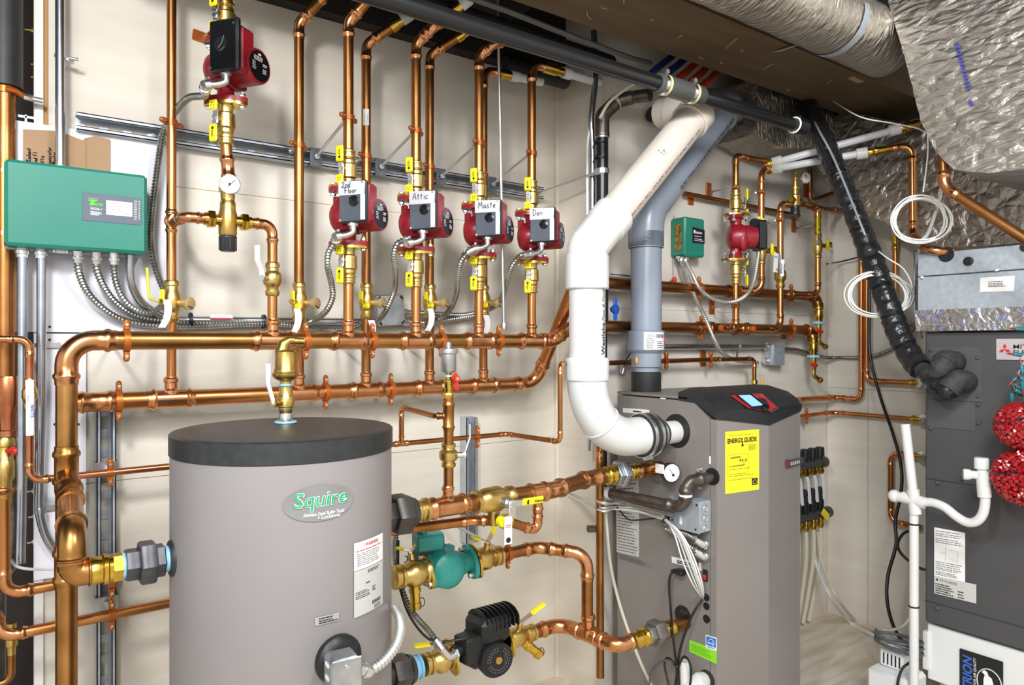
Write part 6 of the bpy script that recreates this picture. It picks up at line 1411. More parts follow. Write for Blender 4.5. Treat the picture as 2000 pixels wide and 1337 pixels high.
# white drain at the bottom of the frame
t = thing('drain_fitting', 'white plastic drain standing below the boiler inlet', 'pipe', X(1338, 1400, 1.585))
part(B().cyl(X(1337, 1290, 1.585), X(1340, 1420, 1.585), .0135, n=20), 'pipe', PVC, t)
part(B().tube([X(1345, 1345, 1.585), X(1366, 1327, 1.60), X(1380, 1326, XBL+.01)], .021, 20), 'elbow', PVC, t)
hole(1381, 1326, .026, 'drain_hole')
# tall thin copper pipe and black gas riser by the corner post
YV_ = 1.58
xc_ = Y(1171, 1000, YV_).x
run('plain copper pipe hanging down open ended beside the boiler corner', [V((xc_+.06, YV_+.06, Y(1180, 872, YV_).z)), V((xc_, YV_, Y(1168, 872, YV_).z)), V((xc_+.003, YV_, Y(1172, 1322, YV_).z))], .0118, COPB, rad=.024)
p = V((xc_, YV_, Y(1170, 1035, YV_).z)); solo(B().box(p+V((.0, .02, 0)), .05, .03, .016, Matrix.Rotation(R(-35), 3, 'Z'), .003), 'pipe_bracket', 'dark bracket pinning the open copper pipe to the corner post', 'bracket', IROD)
yb2 = 1.70; xb2 = Y(1176, 600, yb2).x
gzz = lambda py: Y(1176, py, yb2).z
t = thing('gas_pipe', 'black gas riser with iron elbows climbing past the white pipe to the joists', 'pipe', V((xb2, yb2, .75)))
part(B().cyl(V((xb2, yb2, gzz(630))), V((xb2, yb2, gzz(265))), .0198, n=24), 'pipe', ABS, t)
part(B().cyl(V((xb2, yb2, .72)), V((xb2, yb2, gzz(580))), .0165, n=20), 'lower_pipe', BLK, t)
e0 = V((xb2, yb2, gzz(268))); e1 = V((xb2, yb2, gzz(228))); e2 = Y(1205, 198, yb2-.02); e3 = Y(1235, 190, yb2-.06); e4 = Y(1270, 185, yb2-.12)
part(B().lathe(e0, EZ, [(0, .024), (.012, .0245), (.014, .023)], 22).tube(fillet([e0, e1+EZ*.004, e2], .03, 7), .0235, 22), 'elbow', IRON, t)
part(B().lathe(e2, (e2-e1), [(-.012, .0245), (.006, .0245), (.006, .02), (.016, .02)], 22), 'ring', mat('thread_paste', '#b9b4a8', .6), t)
part(B().tube(fillet([e2, (e2+e3)/2, e3], .04, 6), .0228, 22), 'upper_elbow', IRON, t); part(B().cyl(e3, e4, .0205), 'upper_pipe', IRON, t)
for py, m, h, nm in ((335, ZNC, .008, 'clamp'), (268, ZNC, .004, 'union_ring')):
    part(B().lathe(V((xb2, yb2, gzz(py))), EZ, [(-h, .0205), (-h, .0238), (h, .0238), (h, .0205)], 22), nm, m, t)
rc = V((xb2-.022, yb2-.004, gzz(338))); part(B().cyl(rc, V((Y(1052, 378, YS).x, YS, zst-.002)), .0042, n=10).box(rc, .012, .014, .02), 'tie_rod', ROD, t)
for py in (280, 310): 
    p = V((xb2-.006, yb2, gzz(py))); solo(B().lathe(p, EZ, [(-.0015, .021), (-.0015, .0232), (.0015, .0232), (.0015, .021)], 18).ball(p+V((-.03, -.01, 0)), .004, n=8).cyl(p+V((-.022, -.005, 0)), p+V((-.03, -.01, 0)), .0018), 'zip_tie', 'black zip tie round the gas riser, %s one' % ('upper' if py == 280 else 'lower'), 'tie', BLK)
cb_ = V((xb2+.006, yb2-.02, gzz(604))); t = thing('gas_valve', 'brass gas valve with blue handle on the black riser', 'valve', cb_)
part(B().lathe(V((xb2, yb2, gzz(636))), EZ, [(0, .019), (.02, .019), (.022, .016), (.035, .018), (.075, .018), (.085, .016), (.09, .019), (.112, .019)], 8), 'body', GYEL, t)
hp_ = V((xb2+.03, yb2-.026, gzz(604))); part(B().lathe(hp_, V((.25, -1, 0)), [(-.012, .008), (0, .0165), (.009, .016)], 20).box(hp_+V((0, -.004, 0)), .016, .008, .072, None, .003), 'blue_handle', BLUH, t); part(B().lathe(hp_+V((.002, -.009, 0)), V((.25, -1, 0)), [(0, .006), (.002, .006)], 14), 'handle_nut', ZNC, t)
# conduits/wires along corner post
wire('grey steel conduit climbing beside the black gas riser', YP([(1157, 560, 1.74), (1157, 300, 1.74), (1155, 230, 1.74), (1163, 150, 1.74), (1160, 60, 1.74)]), .0095, EMT, 'metal_conduit', 'conduit', n=14)
wire('white cable stapled beside the grey conduit above the white pipe', YP([(1147, 420, 1.745), (1147, 330, 1.745), (1148, 280, 1.745), (1158, 200, 1.745), (1158, 140, 1.745)]), .0042, WIRE)
wire('beige cable fanning from the gas elbow up to the joists', YP([(1172, 230, 1.66), (1190, 200, 1.66), (1225, 172, 1.64), (1250, 160, 1.62)]), .005, PEXC)
wire('pale electrical tube along the corner behind the white elbow', YP([(1150, 880, 1.75), (1152, 830, 1.752), (1148, 790, 1.753)]), .006, EMT, 'metal_conduit', 'conduit')
# ================================================================== wall B copper
YB1 = 1.69
zB1, zB0 = PB1.z, PB0.z
rb = .0195
xr1 = Y(1584, 647, YB1).x; xr0 = Y(1594, 575, YB1).x
zB0 = Y(1300, 560, YB1).z; zB1 = Y(1400, 641, YB1).z
YF = 1.61
def bx(px, y=YF): return Y(px, 500, y).x
zf_ = lambda py, px=1440, y=YF: Y(px, py, y).z
run('upper copper header on the wall behind the grey flue', [V((Y(1125, 545, YB1).x-.02, YB1, zB0)), V((xr0, YB1, zB0)), V((xr0+.002, YB1-.01, zB0-.05))], rb, COPB, tees=[(V((bx(1470), YB1, zB0)), V((0, -1, 0)), .012), (V((bx(1570), YB1, zB0)), V((0, -1, 0)), .012)], rad=.03, fm=COPB)
run('lower copper header on the wall behind the grey flue', [pu[2]+(pu[3]-pu[2])*.5, V((pu[3].x, 1.69, zB1)), V((xr1, YB1, zB1)), V((xr1+.002, YB1-.01, zB1-.05))], rb, COPB, tees=[(V((bx(1412), YB1, zB1)), V((0, -1, 0)), .012), (V((bx(1482), YB1, zB1)), V((0, -1, 0)), .012)], rad=.03, fm=COPB)
for px, z, l in ((1365, zB0, 'upper header behind the twin conduits'), (1545, zB0, 'upper header before its brass end'), (1370, zB1, 'lower header behind the hanging conduit'), (1545, zB1, 'lower header before its brass end')):
    clamp('hinged copper clamp on the %s' % l, V((Y(px, 600, YB1).x, YB1, z)), rb, EX, V((Y(px, 600, YB1).x, YB-.004, z)), group='clamps on the rear wall')
# pump riser
c6 = V((bx(1437), YF, zf_(463, 1437)))
RF = .0118
t = thing('circulator_pump', 'red circulator with black side box beside the small green box', 'pump', c6)
fk_ = V((.80, -.60, 0)).normalized()
b = B()
for s in (1, -1):
    oval(b, c6+EZ*s*.077, EZ*-s, V((.9, .43, 0)), .048, .028, .011)
    b.lathe(c6+EZ*s*.068, EZ*-s, [(0, .026), (.008, .021), (.03, .019), (.05, .03)], 18)
b.lathe(c6-fk_*.03, fk_, [(0, .02), (.006, .038), (.02, .047), (.05, .047), (.056, .04)], 28); b.ball(c6-V((.0, .034, .01)), .03, .8, .6, 1.5)
part(b, 'volute', RED, t)
part(B().lathe(c6+fk_*.024, fk_, [(0, .04), (.004, .043), (.045, .042)], 28), 'motor', RED, t)
part(B().box(c6+fk_*.085+EZ*.004, .034, .075, .105, Matrix((fk_, EZ.cross(fk_), EZ)).transposed(), .006), 'terminal_box', BLKG, t)
part(B().cyl(c6+fk_*.06+EZ*.045+V((-.02, -.02, 0)), c6+fk_*.085+EZ*.045, .018), 'box_boss', BLK, t)
b = B()
for s in (1, -1):
    for k in (1, -1): p = c6+EZ*s*.077+V((.9, .43, 0)).normalized()*k*.037; part(B().hexn(p-EZ*s*.013, p-EZ*s*.024, .007).cyl(p-EZ*s*.014, p+EZ*s*.008, .0035).hexn(p+EZ*s*.006, p+EZ*s*.012, .007), 'flange_bolt', ZNC, t)
for s, l in ((1, 'above'), (-1, 'below')):
    t = flange_valve('flanged brass ball valve %s the circulator beside the small green box' % l, c6+EZ*s*.0775, s > 0, L=.092, side=V((.86, -.5, 0)))
zc_ = zf_(640)
run('copper riser below the circulator beside the small green box', [c6-EZ*.168, V((c6.x, YF, zB1+.002)), V((bx(1412)+.0, YF+.012, zB1)), V((bx(1412), YB1-.04, zB1))][:2]+[V((bx(1424, YF), YF, zB1)), V((bx(1408), YF, zB1))], RF, COP, rad=.034)
PXT = zf_(312, 1470)
xp0, xp1 = Y(1512, 318, YF-.02).x, Y(1512, 334, YF-.02).x
run('copper riser above the circulator turning right to the white pipe', [c6+EZ*.168, V((c6.x, YF, zf_(306, 1440))), V((c6.x+.03, YF-.005, zf_(306, 1440))), V((bx(1492), YF-.005, zf_(319, 1508)))], RF, COPB, rad=.028)
xb1 = bx(1487); zb1__ = zf_(345, 1487)
run('copper riser with sweeping top bend beside the red circulator', [V((xb1-.06, YF+.04, zB0)), V((xb1, YF, zB0)), V((xb1, YF, zf_(338, 1490))), V((bx(1500), YF, zf_(331, 1508)))], RF, COP, rad=.036)
xc1 = bx(1524); zm2 = zf_(400, 1530)
run('copper riser with white lever valve dropping to the lower header', [V((bx(1482), YF+.02, zB1)), V((xc1, YF, zB1)), V((xc1, YF, zf_(560, 1524)))], RF, COP, rad=.036)
run('copper pipe arching from the white lever valve to the small mixing valve', [V((xc1, YF, zf_(515, 1524))), V((xc1, YF, zm2+.004)), V((bx(1542), YF, zm2+.004))], RF, COP, rad=.03)
xd1 = bx(1597)
run('copper riser with tagged yellow valve right of the small mixing valve', [V((bx(1567), YF+.04, zB0)), V((xd1, YF, zB0)), V((xd1, YF, zf_(498, 1597)))], RF, COP, rad=.03)
run('copper tee pipe from the small mixing valve slanting to the side wall', [V((bx(1566), YF, zf_(398, 1566))), V((xd1, YF, zf_(408, 1597))), V((Y(1630, 410, YF+.06).x, YF+.06, Y(1630, 411, YF+.06).z)), V((Y(1660, 412, YF+.1).x, YF+.1, Y(1660, 413, YF+.1).z))], RF, COPB, rad=.04, tees=[(V((xd1, YF, zf_(408, 1597))), -EZ, RF, .026)])
run('short copper drop above the tagged yellow valve', [V((xd1, YF, zf_(425, 1597))), V((xd1, YF, zf_(455, 1597)))], RF, COP)
lever_valve('brass ball valve with white lever between the two headers', V((xc1, YF, zf_(514, 1524))), V((xc1, YF, zf_(562, 1524))), .0125, True, BRS, WHT, ld=V((-.75, -.66, 0)), L=.055)
for (xx, py, l, lv) in ((xd1, 480, 'brass valve with yellow lever and brass cap by the side wall corner', True), (xb1, 490, 'brass valve with yellow tee and brass cap right of the black pump box', False)):
    c = V((xx, YF, zf_(py, 1490 if xx == xb1 else 1597))); t = thing('purge_valve', l, 'valve', c, 0, 'purge valves on the rear wall')
    part(B().lathe(c-EZ*.05, EZ, [(0, .0135), (.003, .0155), (.01, .0155), (.014, .0135), (.03, .018), (.06, .019), (.08, .0135), (.09, .0155), (.097, .0155), (.1, .0135)], 18), 'body', BRS, t)
    part(B().box(c+V((.022, -.03, .006)), .014, .012, .042, None, .004).box(c+V((.03, -.03, -.01)), .026, .012, .018, None, .005), 'tee_handle', YEL, t)
    q = c+V((.03, -.01, .004)); part(B().cyl(c, q+V((.035, 0, 0)), .009).lathe(q+V((.022, -.006, 0)), V((.3, -.95, 0)), [(0, .0135), (.012, .0135), (.013, .008)], 18), 'brass_cap', BRO, t)
    if lv:
        h = c+V((-.03, -.02, .012)); part(B().cyl(c, h, .007).box(h+EZ*.02, .008, .004, .05), 'lever', ZNC, t); g_ = part(B().box(h+V((-.006, -.004, .066)), .0185, .007, .072, None, .003), 'yellow_grip', YEL, t)
        part(B().box(h+V((-.006, -.0078, .078)), .002, .0006, .034).lathe(h+V((-.006, -.0078, .046)), V((0, -1, 0)), [(0, .004), (.0008, .004)], 12), 'printed_mark', INK, g_)
    else:
        h = c+V((-.025, -.028, .06)); part(B().tube(fillet([c+V((-.016, -.02, .01)), h, h+EZ*.04, h+V((.0, .0, .055))], .01, 4), .004, 8), 'lever', ZNC, t); part(B().box(h+V((-.004, 0, .03)), .016, .008, .05, None, .003).box(h+V((-.022, 0, .046)), .03, .008, .016, Matrix.Rotation(R(35), 3, 'Y'), .003), 'yellow_grip', YEL, t)
    tgp = c+V((.034, -.038, -.01)); solo(B().box(tgp-EZ*.035, .026, .0008, .072, Matrix.Rotation(R(6), 3, 'Y')), 'paper_tag', 'white paper tag hanging from the %s' % ('valve by the side wall corner' if lv else 'valve right of the black pump box'), 'tag', WHT)
    tg = bpy.data.objects[COL.objects[-1].name]; part(B().lathe(tgp+V((.004, -.0004, -.06)), V((0, -1, 0)), [(0, .005), (.001, .005)], 14), 'round_mark', GYEL, tg); part(B().box(tgp+V((0, -.0008, -.012)), .022, .0006, .0015).box(tgp+V((0, -.0008, -.017)), .022, .0006, .0015), 'printed_lines', GINK, tg)
solo(B().tube([V((xc1-.045, YF-.03, zf_(498, 1510))), V((xc1-.045, YF-.03, zf_(525, 1510))), V((xc1-.035, YF-.025, zf_(534, 1510)))], .006, 6), 'steel_lever', 'grey steel lever hanging between the two risers', 'lever', GALP)
# mixing valve on wall B
cm = V((bx(1553), YF, zf_(392, 1553))); t = thing('mixing_valve', 'small brass mixing valve with black knob and dial gauge by the side wall', 'valve', cm)
part(B().lathe(cm-EZ*.02, EZ, [(0, .017), (.01, .019), (.04, .019), (.045, .013), (.062, .012), (.064, .016), (.074, .016), (.076, .010), (.098, .0095), (.1, .0125), (.112, .0125), (.114, .009), (.135, .009)], 18), 'body', BRO, t)
part(B().lathe(cm-EZ*.02, -EZ, [(0, .016), (.002, .018), (.018, .0175), (.02, .0185), (.034, .0175), (.036, .014)], 20), 'black_knob', BLK, t)
gc = cm+V((.026, -.02, .088)); gn = V((-.3, -.95, 0)).normalized(); part(B().cyl(cm+EZ*.085, gc, .006).lathe(gc, gn, [(0, .012), (.004, .022), (.012, .022), (.013, .019)], 26), 'gauge_case', ZNC, t); part(B().lathe(gc+gn*.0125, gn, [(0, .0195), (.001, .0195)], 26), 'gauge_face', GLS, t)
f0 = gc+gn*.0145; part(B().tube([f0+V((-.006, 0, .009)), f0+V((.003, 0, -.004))], .0012, 5), 'needle', INK, t)
run('short copper stub rising from the small mixing valve to the white pipe', [cm+EZ*.112, V((cm.x-.002, YF, zf_(338, 1550)))], .009, BRS2, fm=BRS2)
for s in (-1, 1): solo(B().hexn(cm+EX*s*.014, cm+EX*s*.034, .0165), 'brass_union', 'brass union nut on the %s of the small mixing valve' % ('flue side' if s < 0 else 'side wall side'), 'fitting', BRS2)
# slim wall pipes
yw = 1.735
run('slim copper pipe crossing the rear wall behind the pump risers', [Y(1338, 378, yw), V((Y(1560, 425, yw).x, yw, Y(1338, 378, yw).z-.006)), V((Y(1585, 428, yw).x, yw, Y(1338, 378, yw).z-.03))][:2], .009, COPB)
run('slim copper pipe dropping from the white pipes towards the side wall', [Y(1582, 330, yw), V((Y(1582, 330, yw).x, yw, Y(1582, 393, yw).z)), V((XC-.03, YB-.05, Y(1650, 385, yw).z))], .009, COPB, rad=.02)
for px, py, l in ((1384, 372, 'behind the circulator riser'), (1349, 392, 'at the slim pipe by the flue'), (1550, 440, 'under the small mixing valve'), (1573, 372, 'beside the dial gauge'), (1390, 598, 'between the two headers'), (1373, 700, 'under the lower header conduit'), (1531, 655, 'under the lower header end')):
    p = Y(px, py, YB-.003); h = .03 if py in (392, 655) else .058
    t = solo(B().box(p, .03, .005, h, None, .001), 'wall_plate', 'flat copper wall plate %s' % l, 'bracket', ORG, 'copper wall plates')
for a, bq, l in (((1388, 375, YB-.004), (1425, 366, YF+.01), 'to the circulator riser'), ((1392, 600, YB-.004), (1426, 597, YF+.01), 'to the lower circulator riser'), ((1460, 390, YB-.004), (1476, 376, YF+.01), 'to the sweeping riser'), ((1500, 432, YB-.004), (1514, 430, YF+.01), 'to the arching pipe'), ((1555, 446, YB-.004), (1586, 440, YF+.01), 'to the tagged valve')):
    solo(B().cyl(Y(*a), Y(*bq), .003, n=8).hexn(Y(*a), Y(*a)-EY*.006, .007), 'threaded_rod', 'thin stand-off rod reaching from the rear wall %s' % l, 'rod', ROD, 'stand-off rods on the rear wall')
for x_, py, px, l in ((c6.x, 367, 1437, 'circulator riser'), (xb1, 376, 1487, 'sweeping riser'), (xc1, 430, 1524, 'arching pipe'), (c6.x, 597, 1437, 'lower circulator riser')):
    clamp('small copper clamp round the %s on the rear wall' % l, V((x_, YF, zf_(py, px))), RF, EZ, m=ORG, group='clamps on the rear wall')
# spigots
for (x_, z_, l, py0) in ((xr0, zB0, 'upper', 590), (xr1, zB1, 'lower', 660)):
    p = V((x_+.002, YB1-.01, z_-.05)); t = thing('drain_valve', 'brass drain tap with red lever ending the %s header' % l, 'valve', p, 0, 'drain taps on the headers')
    part(B().lathe(p+EZ*.006, -EZ, [(0, .021), (.008, .021), (.012, .017), (.03, .019), (.045, .019), (.05, .016), (.06, .016)], 18), 'adapter', BRS2, t)
    part(B().lathe(p-EZ*.054, -EZ, [(0, .024), (.003, .026), (.010, .026), (.012, .023)], 8), 'blue_nut', BLUT, t)
    part(B().lathe(p-EZ*.066, -EZ, [(0, .012), (.05, .0115), (.054, .009)], 14).tube(fillet([p-EZ*.11, p-EZ*.14, p+V((.03, -.012, -.16))], .014, 5), .0098, 12).lathe(p+V((.024, -.010, -.156)), V((.03, -.012, -.02)), [(0, .0125), (.012, .0125)], 12), 'tap_body', BRS, t)
    part(B().box(p+V((-.034, -.022, -.094)), .052, .011, .014, Matrix.Rotation(R(8), 3, 'Y'), .003).cyl(p+V((0, 0, -.092)), p+V((-.014, -.012, -.092)), .006), 'red_lever', REDH, t)
# green relay box
bA = [Y(1322, 424, 1.68), Y(1376, 428, 1.68)]
t = thing('relay_box', 'small green relay box with black label on the rear wall', 'electrical box', Y(1348, 500, 1.70))
x0, x1 = Y(1338, 460, 1.69).x, Y(1377, 460, 1.69).x; z1, z0 = Y(1350, 424, 1.69).z, Y(1350, 500, 1.69).z
part(B().box(V(((x0+x1)/2, (1.69+YB-.002)/2, (z0+z1)/2)), x1-x0, YB-.002-1.69, z1-z0, None, .006), 'case', GRN, t)
gl = lambda x, y, l: V((x0+(x1-x0)*x, 1.69-.0004-l, z0+(z1-z0)*y))
bp = part(B().prism([gl(x, y, 0) for x, y in ((.36, .34), (.97, .36), (.97, .72), (.36, .76))], V((0, -1, 0)), .0006), 'black_label', INK, t)
letters(bp, 'aco', lambda x, y, l: gl(.52, .6, .0008)+EX*x+EZ*y, WHI, .014, .034, .2, .02); part(B().prism([gl(x, y, .0006) for x, y in ((.42, .6), (.5, .6), (.5, .68), (.42, .68))], V((0, -1, 0)), .0004), 'logo_mark', WHI, bp)
part(rows(B(), lambda x, y, l: gl(x, y, .001), .45, .9, (.52, .45, .41), .015, 2), 'printed_lines', WHI, bp)
part(B().box(V((x0-.0008, (1.69+YB)/2-.004, (z0+z1)/2-.002)), .002, .03, (z1-z0)*.68), 'terminal_window', mat('window_amber', '#5a4a22', .35, 0, '#a8842c', 90), t)
part(B().box(V((x0+.022, 1.72, z0-.004)), .05, .018, .008).cyl((x0+.012, 1.72, z0-.016), (x0+.012, 1.72, z0-.002), .011).cyl((x0+.036, 1.72, z0-.016), (x0+.036, 1.72, z0-.002), .011), 'connector', ZNC, t)
flex('pale flexible conduit from the small green box down to the grey wall box', [V((x0+.012, 1.72, z0-.012))] + YP([(1345, 545, 1.70), (1360, 585, 1.67), (1378, 622, 1.65), (1396, 664, 1.65), (1412, 690, 1.68), (1440, 704, 1.72), (1480, 708, 1.735)]), .0078, bpy.data.materials['flex_pale'], conn=False)
flex('pale flexible conduit looping from the small green box to the red circulator', [V((x0+.036, 1.72, z0-.012))] + YP([(1352, 535, 1.69), (1366, 562, 1.65), (1392, 583, 1.62), (1425, 590, 1.58), (1455, 578, 1.56), (1472, 550, 1.545)]) + [c6+fk_*.083+EZ*-.05], .0078, bpy.data.materials['flex_pale'], conn=False)
# conduit and box
zE = Y(1350, 677, 1.735).z
wire('horizontal steel conduit on the rear wall below the lower header', [V((Y(1215, 700, 1.735).x, 1.735, zE-.09)), V((Y(1222, 690, 1.735).x, 1.735, zE-.05)), V((Y(1240, 677, 1.735).x, 1.735, zE-.01)), V((Y(1262, 676, 1.735).x, 1.735, zE)), V((Y(1498, 678, 1.735).x, 1.735, zE))], .0112, EMT, 'metal_conduit', 'conduit', n=14)
p = Y(1445, 679, 1.73); solo(B().lathe(V((p.x, 1.735, zE)), EX, [(-.006, .0115), (-.006, .013), (.006, .013), (.006, .0115)], 14).box(V((p.x, 1.75, zE-.02)), .012, .014, .05), 'conduit_strap', 'small zinc strap on the rear wall conduit', 'bracket', ZNC)
xq = Y(1516, 692, 1.72); t = thing('junction_box', 'grey steel junction box on the rear wall near the side wall', 'electrical box', xq)
part(B().box(V((xq.x, 1.735, xq.z)), .075, .048, .085, None, .004), 'box', GALP, t); part(B().box(V((xq.x+.004, 1.7095, xq.z)), .076, .003, .087, None, .006), 'cover', GALP, t)
part(B().lathe(V((xq.x-.038, 1.735, zE)), NX, [(0, .016), (.012, .016), (.014, .012), (.022, .012)], 10).lathe(V((xq.x-.038, 1.735, Y(1496, 705, 1.735).z)), NX, [(0, .015), (.012, .015), (.014, .011), (.022, .011)], 10), 'connector', ZNC, t)
flex('grey flexible conduit swagging from the wall box along the side wall', YP([(1534, 681, 1.735), (1558, 683, 1.735), (1590, 692, 1.735), (1612, 698, 1.72)]) + XP([(1640, 698, 2.985), (1690, 697, 2.98), (1735, 684, 2.975), (1775, 655, 2.97), (1792, 610, 2.9), (1790, 540, 2.8), (1788, 490, 2.75)]), .0075, IRON and mat('flex_dark', '#8b8a86', .35, .9), conn=False)
yt_ = 1.70; zt_ = Y(1380, 702, yt_).z
run('thin copper line along the rear wall dropping to the boiler top', [V((Y(1190, 704, yt_).x, yt_, zt_-.004)), V((Y(1400, 701, yt_).x, yt_, zt_)), V((Y(1473, 703, yt_-.03).x, yt_-.03, zt_)), V((Y(1473, 760, yt_-.03).x, yt_-.03, ZBT-.01))], .0082, COPB, rad=.02)
for px in (1301, 1388): clamp('copper clamp on the thin rear wall line, %s' % ('by the flue' if px == 1301 else 'by the wall plate'), V((Y(px, 702, yt_).x, yt_, zt_)), .0085, EX, V((Y(px, 702, yt_).x, YB-.004, zt_)), group='clamps on the rear wall')
p = V((Y(1473, 757, yt_-.03).x, yt_-.03, ZBT)); solo(B().lathe(p, EZ, [(0, .013), (.014, .012), (.016, .009)], 10), 'brass_adapter', 'brass adapter where the thin line enters the boiler top', 'fitting', BRS2)
solo(B().box(V((2.012, 1.40, ZBT+.018)), .012, .006, .037, None, .002), 'yellow_lever', 'short yellow lever standing on the boiler top', 'lever', GYEL)
wire('thin grey wire ending in a red connector left of the small green box', YP([(1192, 535, 1.745), (1240, 540, 1.745), (1290, 551, 1.745), (1316, 548, 1.745)]), .002, mat('dark_wire', '#4d4b48', .5), 'wire', 'wire')
p = Y(1317, 545, 1.742); solo(B().lathe(p-EZ*.014, EZ, [(0, .006), (.008, .009), (.022, .006)], 10), 'wire_connector', 'red wire nut on the thin grey wire', 'connector', REDH)
wire('thin white wire dropping beside the small green box', YP([(1317, 420, 1.75), (1315, 480, 1.75), (1316, 540, 1.75)]), .0012, WGRY, 'wire', 'wire')
# ================================================================== white plastic pipes crossing the corner
for k, (a, bq, l, cp) in enumerate((((1510, 318, YF-.005), (1757, 251), 'upper', (1780, 247)), ((1510, 330, YF), (1693, 298), 'lower', (1745, 285)))):
    p0 = Y(*a); p1 = X(bq[0], bq[1], 2.62 if k == 0 else 2.55); d = (p1-p0).normalized()
    t = thing('plastic_pipe', 'white plastic pipe reaching from the rear wall copper to the duct side, %s of two' % l, 'pipe', p0)
    part(B().cyl(p0, p1, .0135, n=20), 'pipe', PEX, t); part(B().lathe(p0-d*.004, d, [(0, .019), (.002, .0205), (.034, .0205), (.036, .0185)], 20), 'sleeve', mat('pex_sleeve', '#e9e9e4', .4), t); part(B().lathe(p1-d*.034, d, [(0, .0185), (.002, .0205), (.036, .0205)], 20), 'end_sleeve', bpy.data.materials['pex_sleeve'], t)
    part(B().lathe(p0, -d, [(0, .015), (.01, .015), (.012, .018), (.02, .018), (.022, .014), (.034, .014)], 16), 'brass_adapter', BRS2, t); part(B().lathe(p1, d, [(0, .0135), (.004, .016), (.02, .0145), (.024, .019), (.034, .019), (.036, .015), (.06, .0145)], 16), 'end_adapter', BRS2, t)
    e = p1+d*.055
    if k == 0: run('copper pipe leaving the upper white pipe under the foil duct', [e, e+d*.16], .012, COP)
    else:
        v0 = e+d*.09; zb_ = X(1752, 462, v0.x).z; lo = V((v0.x, v0.y-.002, zb_)); q2 = X(1840, 488, 2.30)
        run('copper pipe dropping from the lower white pipe into the galvanized coil box', [e, v0, lo, q2-V((.02, 0, 0))+V((0, .03, 0)), V((2.40, q2.y-.02, q2.z-.004))], .0122, COP, rad=.034)
pA_ = X(1838, 296, 2.12); pB_ = X(1845, 366, 2.12); pC_ = X(2020, 478, 2.12); pC_ = pB_+(pC_-pB_)*2.2
run('copper pipe bending down across the foil duct to the frame edge', [pA_+EZ*.1, pB_, pC_], .0138, COPB, rad=.045)
# ================================================================== air handler
XH = 2.35; XB_ = 2.95; YR0 = .50
hx = lambda px, py, l=0.: X(px, py, XH-l)
YL_ = hx(1807, 900).y
zA0, zA1 = hx(1812, 1214).z, hx(1812, 648).z
t = thing('air_handler', 'tall dark grey air handler cabinet with three diamond badge', 'air handler', V((XH, YL_, 0))); ah = t
part(B().box(*boxw((XH, YR0, zA0), (XB_, YL_, zA1)), None, .004), 'cabinet', DKG, t)
def hp_(name, m, pxs, l, th=.0012, par=ah, x=XH): return part(B().prism([X(*q, x-l) for q in pxs], NX, th), name, m, par)
def rnd_poly(p, q, r):  # rounded far top corner plate
    return p
z_ = lambda py, px=1860: hx(px, py).z
yy = lambda px, py=700: hx(px, py).y
def plate(name, y0, y1, z0, z1, rad, m, th=.002, par=ah, x=XH):
    pl = [V((x, y0, z0)), V((x, y1, z0))]
    c = V((x, y1+rad, z1-rad)); pl += [c+V((0, -rad*math.cos(a), rad*math.sin(a))) for a in [PI/2*k/6 for k in range(7)]]; pl.append(V((x, y0, z1)))
    return part(B().prism(pl, NX, th), name, m, par)
plate('access_panel', yy(1816), yy(1918), z_(781), z_(677), .03, DKG2); plate('lower_access_panel', yy(1813), yy(1906), z_(837), z_(783), .012, DKG2)
b = B()
for px, py in ((1819, 683), (1853, 683), (1910, 698), (1911, 772), (1911, 789), (1911, 825), (1819, 835), (1880, 934), (1832, 942), (1832, 1187)):
    s = B().hexn(hx(px, py, .0), hx(px, py, .007), .0062); part(s, 'panel_screw', BLK, ah)
for (a, q) in (((1812, 934), (1945, 950)), ((1812, 1173), (2030, 1234))):
    p, r_ = hx(*a), hx(*q); z = (p.z); part(B().box(V((XH-.0006, (YL_+YR0)/2, z)), .002, YL_-YR0, .0018), 'panel_seam', mat('seam_dark', '#333335', .6), ah)
y1, y0, z1, z0 = yy(1946), yy(1946)-.175, z_(661, 1980), z_(703, 1980)
bd = part(B().box(V((XH-.0015, (y0+y1)/2, (z0+z1)/2)), .003, y1-y0, z1-z0, None, .001), 'maker_badge', mat('badge_pearl', '#c9c0c3', .3, .3), ah)
bf = lambda x, y, l: V((XH-.0036-l, y1-x, z0+y)); hb = z1-z0
b = B(); cx, cy, s = .0225, hb*.50, .011
def dia(cx, cy, a):
    u = V((math.cos(a), math.sin(a))); w = V((-u.y, u.x)); p = [(0, 0), (.5, .29), (1, 0), (.5, -.29)]
    return [bf(cx+(u.x*i+w.x*j)*s*1.5, cy+(u.y*i+w.y*j)*s*1.5, 0) for i, j in p]
for a in (90, 210, 330): b.prism(dia(cx, cy, R(a)), NX, .0008)
part(b, 'diamond_mark', REDH, bd)
letters(bd, 'MITSUBISHI', lambda x, y, l: bf(.044+x, hb*.54+y, l), INK, .0165, .11, 0, .006); letters(bd, 'ELECTRIC', lambda x, y, l: bf(.044+x, hb*.27+y, l), INK, .0165, .09, 0, .006)
s1 = hp_('white_sheet', WHT, [(1825, 1029), (1885, 1040), (1885, 1136), (1825, 1124)], 0); hs = lambda q: (lambda x, y, l, p=[hx(*k) for k in q]: p[0]+(p[1]-p[0])*x+(p[2]-p[0])*y+NX*(l+.0014))
f = hs([(1825, 1124), (1885, 1136), (1825, 1029)]); part(rows(B(), f, .05, .95, [.04, .07, .1, .15, .18, .22, .26, .3, .7, .74, .78, .84, .88, .93], .012, 3), 'small_print', GINK, s1)
